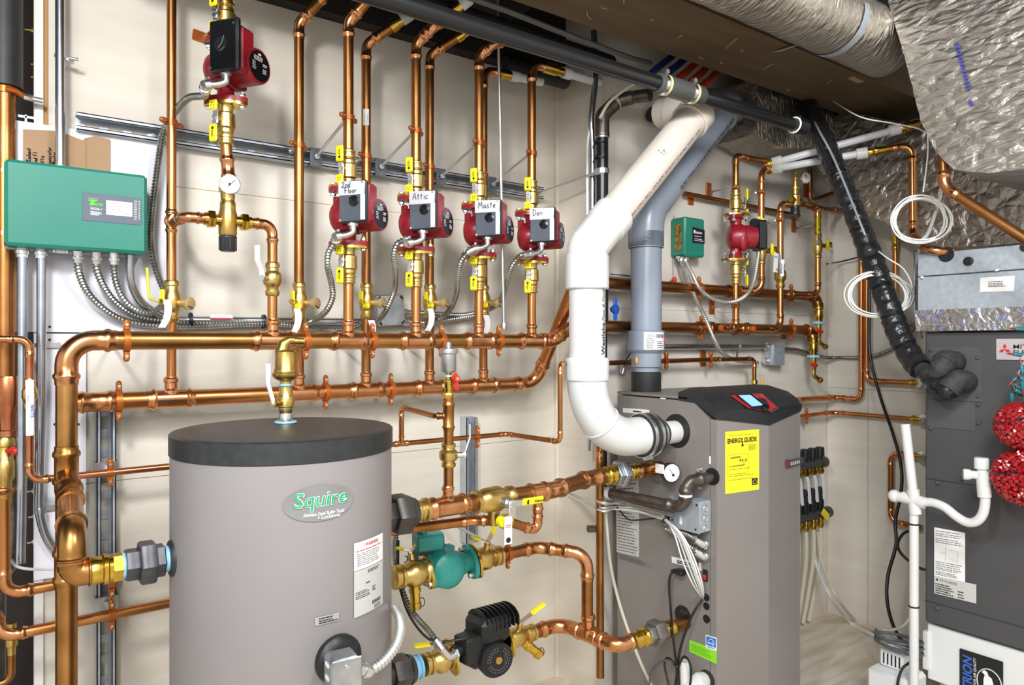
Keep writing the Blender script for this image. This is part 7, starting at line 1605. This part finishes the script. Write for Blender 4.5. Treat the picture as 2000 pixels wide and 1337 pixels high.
part(B().tube([f(.38, .36, 0), f(.38, .66, 0)], .0004, 4).tube([f(.5, .42, 0), f(.75, .36, 0), f(.78, .58, 0), f(.5, .58, 0)], .0004, 4).tube([f(.2, .5, 0), f(.38, .5, 0)], .0004, 4), 'diagram', GINK, s1)
s2 = hp_('data_label', GRY, [(1825, 1123), (1907, 1141), (1907, 1178), (1825, 1158)], .0014); f = hs([(1825, 1158), (1907, 1178), (1825, 1123)]); part(rows(B(), f, .04, .52, [.08, .2, .32, .44, .56], .05, 2, lift=.0025), 'small_print', INK, s2)
part(B().prism([f(.78, .1, .001), f(.93, .1, .001), f(.93, .5, .001), f(.78, .5, .001)], NX, .0006) if 0 else rows(B(), f, .58, .75, [.1, .25, .4], .05, 1, lift=.0025), 'more_print', INK, s2); letters(s2, '\u25b2 MITSUBISHI', lambda x, y, l: f(.04, .76, .0015)+V((0, -x, y)), INK, .011, .06)
# filter box with badge
zf0 = hx(1812, 1326).z
t = thing('filter_cabinet', 'white filter cabinet with dark badge under the air handler', 'filter box', V((XH, YL_, zf0)))
part(B().box(*boxw((XH+.004, YR0, zf0), (XB_, YL_-.004, zA0-.008)), None, .003), 'case', WBX, t); part(B().box(*boxw((XH-.006, YL_-.012, zf0+.03), (XH+.02, YL_+.006, zA0-.03)), None, .002), 'door_edge', WBX, t)
q = [hx(*k) for k in ((1874, 1264), (1959, 1292))]; yb1, yb0 = q[0].y, q[1].y; zt = q[0].z-.002; hgt = zt-zf0-.002
bb = part(B().box(V((XH+.001, (yb0+yb1)/2, zt-hgt/2)), .006, yb1-yb0, hgt, None, .002), 'badge', BLK, t); wb = yb1-yb0
gf = lambda x, y, l: V((XH-.0022-l, yb1-x, zt-hgt+y))
letters(bb, 'TRION', lambda x, y, l: gf(.034-y, .012+x, l), BLUI, .034, hgt*.8, .15, .03); letters(bb, 'INDOOR AIR QUALITY', lambda x, y, l: gf(.046-y, .012+x, l), WHI, .0105, hgt*.8)
oc = gf(wb*.70, hgt*.42, .0005); b = B(); b.ring(oc, NX, .032, .0014, 28, 5, 1.25); part(b, 'oval_mark', WHI, bb)
bear = [(-.018, -.03), (-.01, -.03), (-.008, -.012), (.004, -.012), (.006, -.03), (.013, -.03), (.014, .0), (.008, .016), (-.002, .02), (-.006, .03), (-.016, .034), (-.024, .026), (-.014, .02), (-.018, .006)]
part(B().prism([oc+V((0, -x*.8, z)) for x, z in bear], NX, .001), 'bear_mark', WHI, bb)
solo(B().box(*boxw((XH+.03, YR0+.02, 0), (XB_-.03, YL_-.03, zf0-.002))), 'plinth', 'foil wrapped plinth under the white filter cabinet', 'stand', FOILT)
# galvanized coil box
XG_ = 2.33; gx_ = lambda px, py, l=0.: X(px, py, XG_-l); YG_ = gx_(1792, 560).y; zg1 = gx_(1795, 496).z
t = thing('coil_box', 'galvanized coil box with taped seam on top of the air handler', 'duct box', V((XG_, YG_, zA1)))
zsm = gx_(1796, 540).z; part(B().box(*boxw((XG_, YR0, zA1+.002), (XB_, YG_, zsm-.001)), None, .002), 'lower_case', GALP, t); part(B().box(*boxw((XG_, YR0, zsm+.0005), (XB_, YG_, zg1)), None, .002), 'upper_case', GALP, t)
zt0 = gx_(1800, 606).z; zt1 = gx_(1800, 630).z
tp = part(B().box(V((XG_-.001, (YR0+YG_+.004)/2, (zA1+zt0)/2+.002)), .003, YG_-YR0+.006, zt0-zA1-.002), 'foil_tape', FOILT, t)
g = B()
for k, (px, py) in enumerate(((1808, 616), (1838, 640), (1836, 612), (1905, 606), (1962, 618), (1942, 641), (1995, 606))): c = gx_(px, py, .003); g.ring(c, NX, .006, .0007, 16, 4); g.ring(c, NX, .003, .0006, 10, 4)
for px, py, w in ((1818, 612, .022), (1872, 620, .02), (1946, 610, .012)):
    for k in range(4): p = gx_(px+4*k, py+3*k, .003); g.tube([p, p+V((0, -w*.25, -w))], .0008, 4)
part(g, 'tape_print', mat('tape_blue', '#7f93d6', .5), tp)
part(B().tube([gx_(1800, 634, .004), gx_(1900, 632, .004), gx_(2040, 627, .004)], .0012, 5), 'tape_crease', GALP, tp)
part(B().lathe(gx_(1848, 497, .0005), NX, [(0, .0225), (.001, .0225)], 26), 'pipe_hole', BLK, t); part(B().lathe(gx_(1892, 510), NX, [(0, .0135), (.006, .013), (.007, .007), (.012, .006)], 20), 'rubber_plug', BLK, t)
part(B().lathe(gx_(2003, 482), NX, [(0, .013), (.004, .013)], 18), 'grommet', BLK, t)
s3 = part(B().prism([gx_(*q) for q in ((1915, 542), (1982, 538), (1980, 568), (1914, 570))], NX, .001), 'paper_label', WHT, t); p = [gx_(1914, 570), gx_(1980, 568), gx_(1915, 542)]
part(rows(B(), lambda x, y, l: p[0]+(p[1]-p[0])*x+(p[2]-p[0])*y+NX*(l+.001), .25, .8, (.65, .52, .42, .32), .05, 2), 'small_print', GINK, s3)
for px, py in ((1801, 541), (1947, 527)): part(B().box(gx_(px, py, .002), .006, .01, .009).hexn(gx_(px, py, .004), gx_(px, py, .009), .004), 'corner_clip', ZNC, t)
# ================================================================== foil ducts
def crinkle(poly, dirn, depth, nu, amp, name, label, m, seed=3, bulge=0.):
    """duct wrapped in foil: outline pushed back along dirn, faces subdivided and crumpled"""
    import bmesh
    bm = bmesh.new(); v0 = [bm.verts.new(p) for p in poly]; v1 = [bm.verts.new(p+dirn*depth) for p in poly]; n = len(poly)
    bm.faces.new(v0); bm.faces.new(v1[::-1])
    for i in range(n): bm.faces.new((v0[i], v1[i], v1[(i+1) % n], v0[(i+1) % n]))
    bmesh.ops.recalc_face_normals(bm, faces=bm.faces); bmesh.ops.triangulate(bm, faces=bm.faces)
    for _ in range(nu):
        e = [q for q in bm.edges if q.calc_length() > .03]
        if e: bmesh.ops.subdivide_edges(bm, edges=e, cuts=1, use_grid_fill=False); bmesh.ops.triangulate(bm, faces=bm.faces)
    bm.normal_update(); rg = random.Random(seed)
    for v in bm.verts: v.co += v.normal*rg.uniform(-amp, amp)
    b = B(); bm.verts.index_update(); b.add([v.co.copy() for v in bm.verts], [tuple(q.index for q in f.verts) for f in bm.faces]); bm.free()
    return solo(b, name, label, 'duct', m, ang=60)
fd = crinkle([X(px, py, 2.06) for px, py in ((1728, -70), (1736, 10), (1748, 50), (1772, 130), (1798, 236), (1826, 296), (1862, 331), (1930, 338), (2060, 322), (2060, -130), (1900, -130))], EX, .5, 4, .0014, 'foil_duct', 'big foil wrapped duct hanging in front of the beam end', FOILB)
for (a, q) in (((1868, 86), (1893, 180)), ((1895, 198), (1899, 209))):
    n = 14 if a[1] < 100 else 2; g = B()
    for k in range(n): p = X(a[0]+(q[0]-a[0])*k/n, a[1]+(q[1]-a[1])*k/n, 2.054); g.box(p, .003, .0085, .006)
    part(g, 'printed_line', mat('blue_print', '#3a3f8f', .5), fd)
crinkle([X(px, py, 2.72) for px, py in ((1580, 262), (1588, 308), (1612, 352), (1650, 396), (1700, 422), (1752, 446), (1800, 489), (2020, 472), (2020, 300), (1800, 250), (1650, 215))], EX, .22, 4, .0016, 'foil_duct', 'foil wrapped plenum behind the copper pipes above the coil box', FOIL, 5)
crinkle([Y(px, py, 1.56) for px, py in ((1475, 262), (1530, 290), (1640, 285), (1655, 180), (1480, 150))], EY, .17, 3, .003, 'foil_duct', 'dull foil duct tucked in the dark corner over the rear wall', FOILS, 8)
c0, c1 = V((.35, 1.1, 2.105)), V((2.2, 1.1, 2.105)); b = B(); n = 64; N = 40; cs = []; rs = []
rg = random.Random(5)
b.tube([c0+(c1-c0)*(i/N) for i in range(N+1)], [.0915+rg.uniform(-.0012, .0012) for i in range(N+1)], 40)
rd_ = solo(b, 'round_duct', 'round foil insulated duct running along the brown beam', 'duct', FOILS)
sx_ = Y(1630, 60, 1.1).x; t = thing('duct_strap', 'grey steel strap hung round the foil duct with its loose end over the beam', 'strap', V((sx_, 1.1, 2.0)))
q = [V((sx_, 1.1+math.cos(a)*.0945, 2.105+math.sin(a)*.0945)) for a in [PI*.5-PI*1.55*k/20 for k in range(21)]]; q = [V((p.x+.02*(p.z-2.1), p.y, p.z)) for p in q]
vs = []
for p in q: vs += [p-EX*.0135, p+EX*.0135]
b = B().add(vs, [(2*i, 2*i+1, 2*i+3, 2*i+2) for i in range(20)]); part(b, 'band', GALP, t)
e = V((sx_-.02, 1.19, 2.085)); a_ = Z(1585, 78, 2.09); b_ = Z(1520, 101, 2.095); part(B().prism([a_+V((.0, .012, 0)), a_-V((0, .012, 0)), b_-V((-.004, .012, 0)), b_+V((-.01, .012, 0))], -EZ, .0012), 'loose_end', GALP, t)
solo(B().box(V((sx_+.34, 1.22, 2.05)), .06, .02, .006), 'wood_chip', 'pale wood chip lodged between beam and foil duct', 'chip', CARD)
wire('white wire sagging from the beam end across to the foil duct', [D(1628, 198, 2.56), D(1680, 228, 2.35), D(1740, 240, 2.3), D(1790, 250, 2.25), D(1812, 262, 2.2)], .0022, WIRE, 'wire', 'wire')
# ================================================================== black insulated line set
lp = [(1570, 190, 2.72), (1592, 240, 2.60), (1620, 300, 2.54), (1650, 370, 2.48), (1682, 450, 2.42), (1710, 525, 2.37), (1733, 590, 2.33), (1757, 655, 2.28), (1778, 695, 2.24), (1800, 722, 2.19)]
t = thing('line_set', 'thick black wrapped refrigerant line slanting down into the air handler', 'pipe', D(*lp[-1]))
pts = resample(spline([D(*q) for q in lp], 10), .006); rg = random.Random(9)
rs = []
for i, p in enumerate(pts):
    f = i/len(pts); rs.append(.0345+.0012*math.sin(i*.9)+(.0022*rg.random() if f > .6 else .0008*rg.random()) + (-.005 if int(f*11) != int((f-1/len(pts))*11) and f > .3 else 0))
part(B().tube(pts, rs, 22), 'wrapped_bundle', WRAP, t)
part(B().tube(spline([D(1564, 188, 2.70), D(1588, 250, 2.57), D(1610, 300, 2.52), D(1630, 340, 2.48)], 8), .012, 12), 'second_wrap', WRAP, t)
part(B().tube(spline([D(1573, 197, 2.69), D(1597, 250, 2.54), D(1625, 302, 2.49), D(1654, 370, 2.44), D(1688, 455, 2.38), D(1704, 492, 2.40)], 8), .004, 8), 'modelled_highlight', mat('highlight_grey', '#8d8f92', .4), t)  # pale tube stands in for the highlight along the black wrap
e = D(*lp[-1])
for k, (m1, m2, f_, l) in enumerate((((1822, 728, 2.13), (1842, 712, 2.11), (1862, 706), 'upper'), ((1826, 748, 2.13), (1852, 762, 2.1), (1884, 744), 'lower'))):
    q = X(*f_, XH); pts = [e, D(*m1), D(*m2), q+V((-.05, .0, 0)), q+V((-.0, 0, 0))]
    sp_ = resample(spline(pts, 10), .006); part(B().tube(sp_, [(.024 if i < len(sp_)*.45 else .0285)+.0014*math.sin(i*1.1) for i in range(len(sp_))], 18), l+'_line', WRAP if k else FOAM, t)
    part(B().tube(spline([D(*m2)+V((-.005, .0, 0)), q+V((-.066, -.005, .004)), q+V((-.035, -.01, .0)), q+V((.006, -.004, 0))], 8), .032, 18), l+'_foam_elbow', FOAM, t)
# ================================================================== wire coils
def coil(label, c, ru, rv, n, tail=None):
    c = V(c); u = RT; w = UP; pts = []; rg = random.Random(len(label))
    for i in range(n*18+1):
        a = 2*PI*i/18; k = 1+.10*math.sin(i/18*2.3+len(label)); pts.append(c+u*(math.cos(a)*ru*k*(.94+.02*rg.random())+.006*math.sin(i/18*1.7))+w*(math.sin(a)*rv*(.95+.09*math.cos(i/18*1.9)))+AX*(.002*(i/18)+.004*math.sin(a*2)))
    if tail: pts += [V(p) for p in tail]
    return solo(B().tube(spline(pts, 3), .0023, 6), 'wire_coil', label, 'wire', WIRE)
coil('coil of white wire hanging before the foil plenum', D(1800, 428, 2.12), 56*2.12/1396, 46*2.12/1396, 6)
coil('coil of white wire hooped round the black line set', D(1717, 575, 2.34), 62*2.34/1396, 44*2.34/1396, 6, [D(1782, 560, 2.3), D(1765, 525, 2.3), D(1735, 505, 2.32), D(1715, 490, 2.36)])
wire('white wire dangling from the duct to the upper wire coil', [D(1811, 240, 2.05), D(1812, 300, 2.08), D(1803, 375, 2.1)], .0022, WIRE, 'wire', 'wire')
wire('clear strap slanting behind the upper wire coil', [D(1838, 380, 2.2), D(1815, 450, 2.2), D(1800, 470, 2.2)], .0055, PEX, 'strap', 'strap')
# ================================================================== side wall copper
XW_ = 2.965; wx = lambda px, py: X(px, py, XW_); yc = lambda px: wx(px, 700).y
zc_ = lambda py, px=1690: wx(px, py).z
r = .0112
run('copper pipe dropping down the side wall and turning to the boiler corner', [V((XW_, yc(1682), zc_(480))), V((XW_, yc(1682), zc_(781))), V((XW_, YB-.06, zc_(776, 1640))), V((Y(1560, 779, 1.715).x, 1.715, zc_(776, 1640)))], r, COP, rad=.03)
run('copper pipe on the side wall turning towards the air handler at mid height', [V((XW_-.004, yc(1694), zc_(520))), V((XW_-.004, yc(1694), zc_(743))), V((XW_-.004, yc(1788), zc_(743)))], r, COP, rad=.028)
run('copper pipe from boiler corner to a wall elbow below its neighbour', [V((Y(1556, 816, 1.715).x, 1.715, zc_(808, 1640))), V((XW_, YB-.05, zc_(806, 1640))), V((XW_, yc(1790), zc_(806, 1640)+.0))], .0095, COP, rad=.04)
clamp('copper clamp on the low wall pipe behind the boiler', V((Y(1575, 812, 1.715).x, 1.715, zc_(808, 1640))), .0095, EX, V((Y(1575, 812, 1.715).x, YB-.002, zc_(808, 1640))), group='clamps on the rear wall')
run('copper pipe standing on the side wall behind the wire coils', [V((XW_, yc(1749), zc_(478, 1749))), V((XW_, yc(1749), zc_(640, 1749))), V((XW_, yc(1812), zc_(640, 1749)))], r, COP, rad=.03)
run('copper pipe looping low on the side wall behind the white drain', [V((XW_, yc(1790), zc_(884, 1740))), V((XW_, yc(1740), zc_(884, 1740))), V((XW_, yc(1740), zc_(1018, 1740))), V((XW_, yc(1800), zc_(1018, 1740)))], r, COPB, rad=.034)
for px, py, l in ((1792, 743, 'mid height pipe'), (1796, 806, 'low wall pipe'), (1796, 884, 'lowest loop')):
    p = V((XW_, yc(px), zc_(py, 1694 if py == 743 else (1640 if py == 806 else 1740)))); t = thing('wall_elbow', 'brass wall elbow with steel flange ending the %s' % l, 'fitting', p, 0, 'wall elbows')
    part(B().lathe(p+EY*.03, -EY, [(0, .0125), (.004, .0155), (.014, .0155), (.016, .0125), (.035, .0125)], 16), 'brass_socket', BRS2, t); part(B().lathe(p+V((.006, -.018, 0)), NX, [(0, .024), (.012, .024), (.014, .02)], 20).lathe(p+V((-.008, -.018, 0)), NX, [(0, .01), (.006, .009)], 12), 'flange', ZNC, t)
for px, py, l in ((1682, 478, 'first side wall pipe'), (1749, 474, 'side wall pipe behind the coils')):
    p = V((XW_, yc(px), zc_(py, px))); solo(B().lathe(p-EZ*.03, EZ, [(0, .0125), (.004, .0155), (.014, .0155), (.02, .013), (.04, .013), (.05, .016), (.06, .016)], 16), 'brass_adapter', 'brass adapter topping the %s' % l, 'fitting', BRS2)
    solo(B().box(p+V((.02, .01, .06)), .02, .035, .06, None, .004), 'steel_bracket', 'small steel bracket above the %s' % l, 'bracket', GAL)
wire('black cable hanging along the side wall and swinging out to the floor', XP([(1697, 480, 2.95), (1698, 600, 2.94), (1699, 690, 2.93), (1718, 770, 2.9), (1745, 850, 2.84), (1760, 910, 2.8), (1760, 960, 2.76), (1749, 1015, 2.7), (1750, 1063, 2.66), (1735, 1120, 2.6), (1732, 1165, 2.56), (1740, 1208, 2.52), (1756, 1243, 2.48), (1778, 1266, 2.44)]), .0062, BWIR)
wire('black cable curling round the white drain into the air handler', XP([(1785, 1034, 2.5), (1764, 1042, 2.5), (1753, 1064, 2.52), (1765, 1086, 2.5), (1797, 1109, 2.45), (1812, 1112, 2.42)]), .005, BWIR)
wire('thin black cable reaching from the tagged valve to the side wall', [V((xd1+.03, YF-.02, zf_(515, 1597)))] + XP([(1640, 511, 2.95), (1665, 505, 2.96), (1690, 498, 2.97)]), .0032, BWIR)
wire('grey cable hugging the coil box edge behind the wire coils', XP([(1802, 470, 2.5), (1790, 505, 2.48), (1785, 560, 2.46), (1788, 620, 2.46), (1800, 660, 2.5)]), .005, GALP, 'cable', 'cable')
# ================================================================== white condensate drain
XD = 2.22; dx = lambda px, py: X(px, py, XD); rp = .0128
t = thing('condensate_drain', 'white plastic condensate trap sweeping across the air handler front', 'pipe', dx(1787, 1337))
a0_ = dx(1785, 976); part(B().cyl(dx(1768, 828), a0_, rp*1.05, n=20), 'standpipe', PVC, t); part(B().cyl(a0_, V((a0_.x, a0_.y+.0, .06)), rp, n=20), 'lower_pipe', PVC, t)
part(B().cyl(dx(1783, 955), dx(1788, 1003), rp*1.35, n=20).cyl(dx(1763, 970), dx(1807, 982), rp*1.35, n=20), 'tee', PVC, t)
part(B().cyl(dx(1752, 969), dx(1768, 972), rp*1.2, n=20).ball(dx(1747, 968), rp*1.5, n=18), 'end_cap', PVC, t)
cv = [dx(*q) for q in ((1800, 980), (1822, 981), (1845, 990), (1868, 1008), (1888, 1019), (1906, 1018), (1919, 1004), (1924, 980), (1923, 955))]; cv[-1].x = cv[-2].x
part(B().tube(spline(cv, 8), rp, 20), 'trap_bend', PVC, t)
p = cv[-1]; part(B().cyl(dx(1923, 970), dx(1919, 922), rp*1.35, n=20), 'coupling', PVC, t); part(B().cyl(dx(1919, 925), dx(1917, 900), rp, n=20), 'riser', PVC, t); part(B().lathe(dx(1917, 915), EZ, [(0, rp*1.3), (.001, rp*1.42), (.028, rp*1.42), (.031, rp*1.25)], 22), 'top_cap', PVC, t)
q = dx(1919, 928); part(B().cyl(q, q+V((-.02, .035, 0)), rp*.9, n=18).lathe(q+V((-.02, .035, 0)), V((-.5, .85, 0)), [(-.012, rp*1.1), (0, rp*1.25), (.006, rp*1.1)], 18).cyl(q, V((XH, q.y-.02, q.z)), rp*.95, n=16), 'side_port', PVC, t)
for py, l in ((1023, 'upper'), (1184, 'lower')):
    p = V((a0_.x, a0_.y, dx(1787, py).z)); solo(B().lathe(p, EZ, [(-.002, rp), (-.002, rp+.002), (.002, rp+.002), (.002, rp)], 16), 'zip_tie', 'black zip tie round the white drain, %s one' % l, 'tie', BLK)
# condensate pump and hoses
pc = dx(1768, 1330); pb = V((2.26, pc.y+.055, 0)); t = thing('condensate_pump', 'small white condensate pump on the floor beside the drain', 'pump', pb)
zp = X(1768, 1318, 2.26).z; part(B().box(V((2.28, pb.y, zp/2)), .12, .13, zp, None, .01), 'tank', WBX, t); part(B().box(V((2.30, pb.y+.01, zp+.028)), .075, .075, .056, None, .008), 'motor_cover', WBX, t)
b = B()
for k in range(5): b.box(V((2.262, pb.y+.03-.012*k, zp+.03)), .002, .004, .034)
part(b, 'vent_slot', BLK, t)
pts = []
cc = V((2.29, pb.y-.002, zp+.064))
for i in range(61): a = 2*PI*i/15; pts.append(cc+V((math.sin(a)*.045, math.cos(a)*.07, .0018*i/3+.004*math.sin(a*1.5))))
solo(B().tube(spline(pts, 3), .0042, 7), 'cable_coil', 'grey cable coiled on top of the condensate pump', 'cable', mat('coil_grey', '#55585a', .45))
wire('black cord dropping from the pump down the drain front', XP([(1778, 1292, 2.24), (1762, 1306, 2.22), (1754, 1330, 2.2), (1752, 1360, 2.2)]), .004, BWIR)
for k, (o, m) in enumerate(((0, PEX), (12, PEXC))):
    wire('%s hose trailing from the black manifold over the floor to the pump' % ('clear' if k == 0 else 'beige'), [Y(1590+o*.6, 1038, 1.70), Y(1594+o, 1100, 1.68), Y(1622+o, 1165, 1.58), Z(1660+o, 1214-o*.3, .012), Z(1702+o, 1238-o*.4, .012), Z(1760, 1254, .014), X(1788, 1262, 2.45)], .0062, m, 'hose', 'hose')
wire('grey hose curving up from the pump behind the drain', XP([(1790, 1150, 2.5), (1784, 1190, 2.5), (1768, 1218, 2.48), (1745, 1229, 2.46), (1722, 1229, 2.44)]), .0055, WGRY, 'hose', 'hose')
solo(B().box(V((2.05, pb.y+.01, .004)), .16, .16, .008, Matrix.Rotation(R(20), 3, 'Z')), 'floor_mat', 'small dark mat on the floor before the condensate pump', 'mat', RUB)
# ================================================================== radiant manifold behind the boiler
YM = 1.70; mz1, mz2 = Y(1600, 903, YM).z, Y(1600, 1003, YM).z; xe1, xe2 = Y(1610, 900, YM).x, Y(1618, 995, YM).x
t = thing('radiant_manifold', 'black plastic heating manifold on the rear wall behind the boiler', 'manifold', V((xe1, YM, mz2)))
for z, xe, nm in ((mz1, xe1, 'upper_bar'), (mz2, xe2, 'lower_bar')):
    bar = part(B().lathe(V((xe-.42, YM, z)), EX, [(0, .019), (.385, .019), (.386, .024), (.42, .024)], 20), nm, mat('manifold_grey', '#3a3b3d', .45), t)
    part(B().lathe(V((xe+.0, YM-.001, z)), V((.7, -.7, 0)), [(0, .016), (.006, .0155)], 18), 'dial_gauge', WHI, t)
tubes = []
for k in range(6):
    x = xe1-.035-.055*k
    part(B().lathe(V((x, YM, mz1+.015)), EZ, [(0, .013), (.012, .013), (.014, .019), (.05, .018), (.052, .014)], 14), 'valve_head', BLK, t); part(B().lathe(V((x, YM-.004, mz1-.015)), -EZ, [(0, .013), (.012, .013), (.013, .0165), (.02, .0165), (.03, .012)], 8), 'brass_nut', BRS2, t)
    part(B().lathe(V((x, YM, mz2+.015)), EZ, [(0, .014), (.02, .017), (.05, .017), (.052, .012), (.075, .012), (.077, .015), (.1, .014)], 14), 'flow_meter', BLK, t); part(B().lathe(V((x, YM-.004, mz2-.012)), -EZ, [(0, .016), (.014, .016), (.016, .012), (.024, .012), (.025, .0165), (.034, .0165), (.044, .012)], 10), 'brass_nut', BRS2, t)
part(B().box(V((xe2-.075, YM-.03, mz2+.004)), .055, .004, .03, Matrix.Rotation(R(38), 3, 'Y')), 'yellow_tag', YEL, t)
for k in range(6):
    x = xe1-.035-.055*k; j = ('end of the manifold', 'second place', 'third place', 'fourth place', 'fifth place', 'hidden end of the manifold')[k]
    wire('short white tube between the manifold bars at the %s' % j, [V((x, YM-.006, mz1-.04)), V((x+.003, YM-.012, (mz1+mz2)/2+.04)), V((x+.008, YM-.016, mz2+.06))], .0082, PEX, 'plastic_tube', 'tube', 'tubes between the manifold bars', sm=False)
    wire('milky tube hanging below the manifold to the floor at the %s' % j, [V((x, YM-.004, mz2-.05)), V((x-.006, YM-.01, mz2-.16)), V((x-.02+.006*k, YM+.005, mz2-.30)), V((x-.05+.012*k, YM+.02, .02))], .0082, PEXC, 'plastic_tube', 'tube', 'tubes hanging from the manifold')
# ================================================================== red light balls and plugs at the frame edge
for (px, py, rr, l) in ((1994, 831, .062, 'upper'), (1999, 932, .073, 'lower')):
    c = X(px, py, 2.235); t = thing('light_ball', 'round red beaded light ball hanging before the air handler, %s one' % l, 'decoration', c-EZ*rr, 0, 'red light balls')
    part(B().ball(c, rr*.86, n=24), 'core', mat('ball_core_'+l, '#7d0d12', .4), t); rg = random.Random(int(px)); b = B(); k_ = B(); n = 520
    for i in range(n):
        z = 1-2*(i+.5)/n; a = i*2.39996; s = math.sqrt(1-z*z); d = V((s*math.cos(a), s*math.sin(a), z)); d = (d+V((rg.uniform(-.06, .06), rg.uniform(-.06, .06), rg.uniform(-.06, .06)))).normalized()
        p = c+d*rr*.84; h = rr*(.15+.09*rg.random()); (k_ if i % 13 == 0 else b).lathe(p, d+V((rg.uniform(-.3, .3),)*3), [(0, .005), (h*.6, .0076), (h, .001)] if i % 13 else [(0, .0035), (h, .0035)], 5)
    o = part(b, 'bulbs', BULB, t, ang=10); o['kind'] = 'stuff'; o = part(k_, 'sockets', mat('ball_socket_'+l, '#2c2f2e', .5), t); o['kind'] = 'stuff'
for k, (px, py, a, b_) in enumerate(((1987, 692, -1, .1), (1992, 642, -1, .05), (1985, 737, -.7, -.7), (1997, 752, .1, -1), (1976, 776, 0, -1), (1999, 741, -.6, .5), (1990, 765, .8, -.4), (1996, 720, -.2, 1))):
    p = X(px, py, 2.25); d = RT*a+UP*b_; d = d.normalized(); t = thing('light_plug', 'teal string light socket %s' % ('pointing across the maker badge', 'over the foil tape edge', 'topmost in the tangle above the red balls', 'upright in the tangle above the red balls', 'lowest in the tangle above the red balls', 'slanting in the tangle above the red balls', 'lying flat in the tangle above the red balls', 'at the silver wire of the tangle')[k], 'light', p, 0, 'teal string lights')
    part(B().lathe(p-d*.012, d, [(0, .004), (.002, .0058), (.022, .0052), (.024, .0035)], 12), 'socket', TEAL, t); part(B().lathe(p+d*.012, d, [(0, .0032), (.012, .0026), (.018, .0006)], 8), 'tiny_bulb', mat('plug_red%d' % k, '#8d2f2c', .35), t)
for k in range(5):
    rg = random.Random(k+40); pts = [X(1985+rg.uniform(-9, 14), 735+rg.uniform(0, 40), 2.25+.006*k) for i in range(6)]+[X(2012, 715+20*k, 2.25)]
    wire('grey lead of the tangled string lights above the red balls, %s' % ('first loop', 'second loop', 'third loop', 'fourth loop', 'last loop')[k], pts, .0018, mat('lead%d' % k, '#4e5654', .45), 'light_lead', 'wire', 'leads of the string lights')
wire('silver hook wire above the tangled string lights', [X(2004, 700, 2.25), X(1992, 722, 2.25), X(1986, 738, 2.25)], .003, ZNC, 'wire_hook', 'hook')
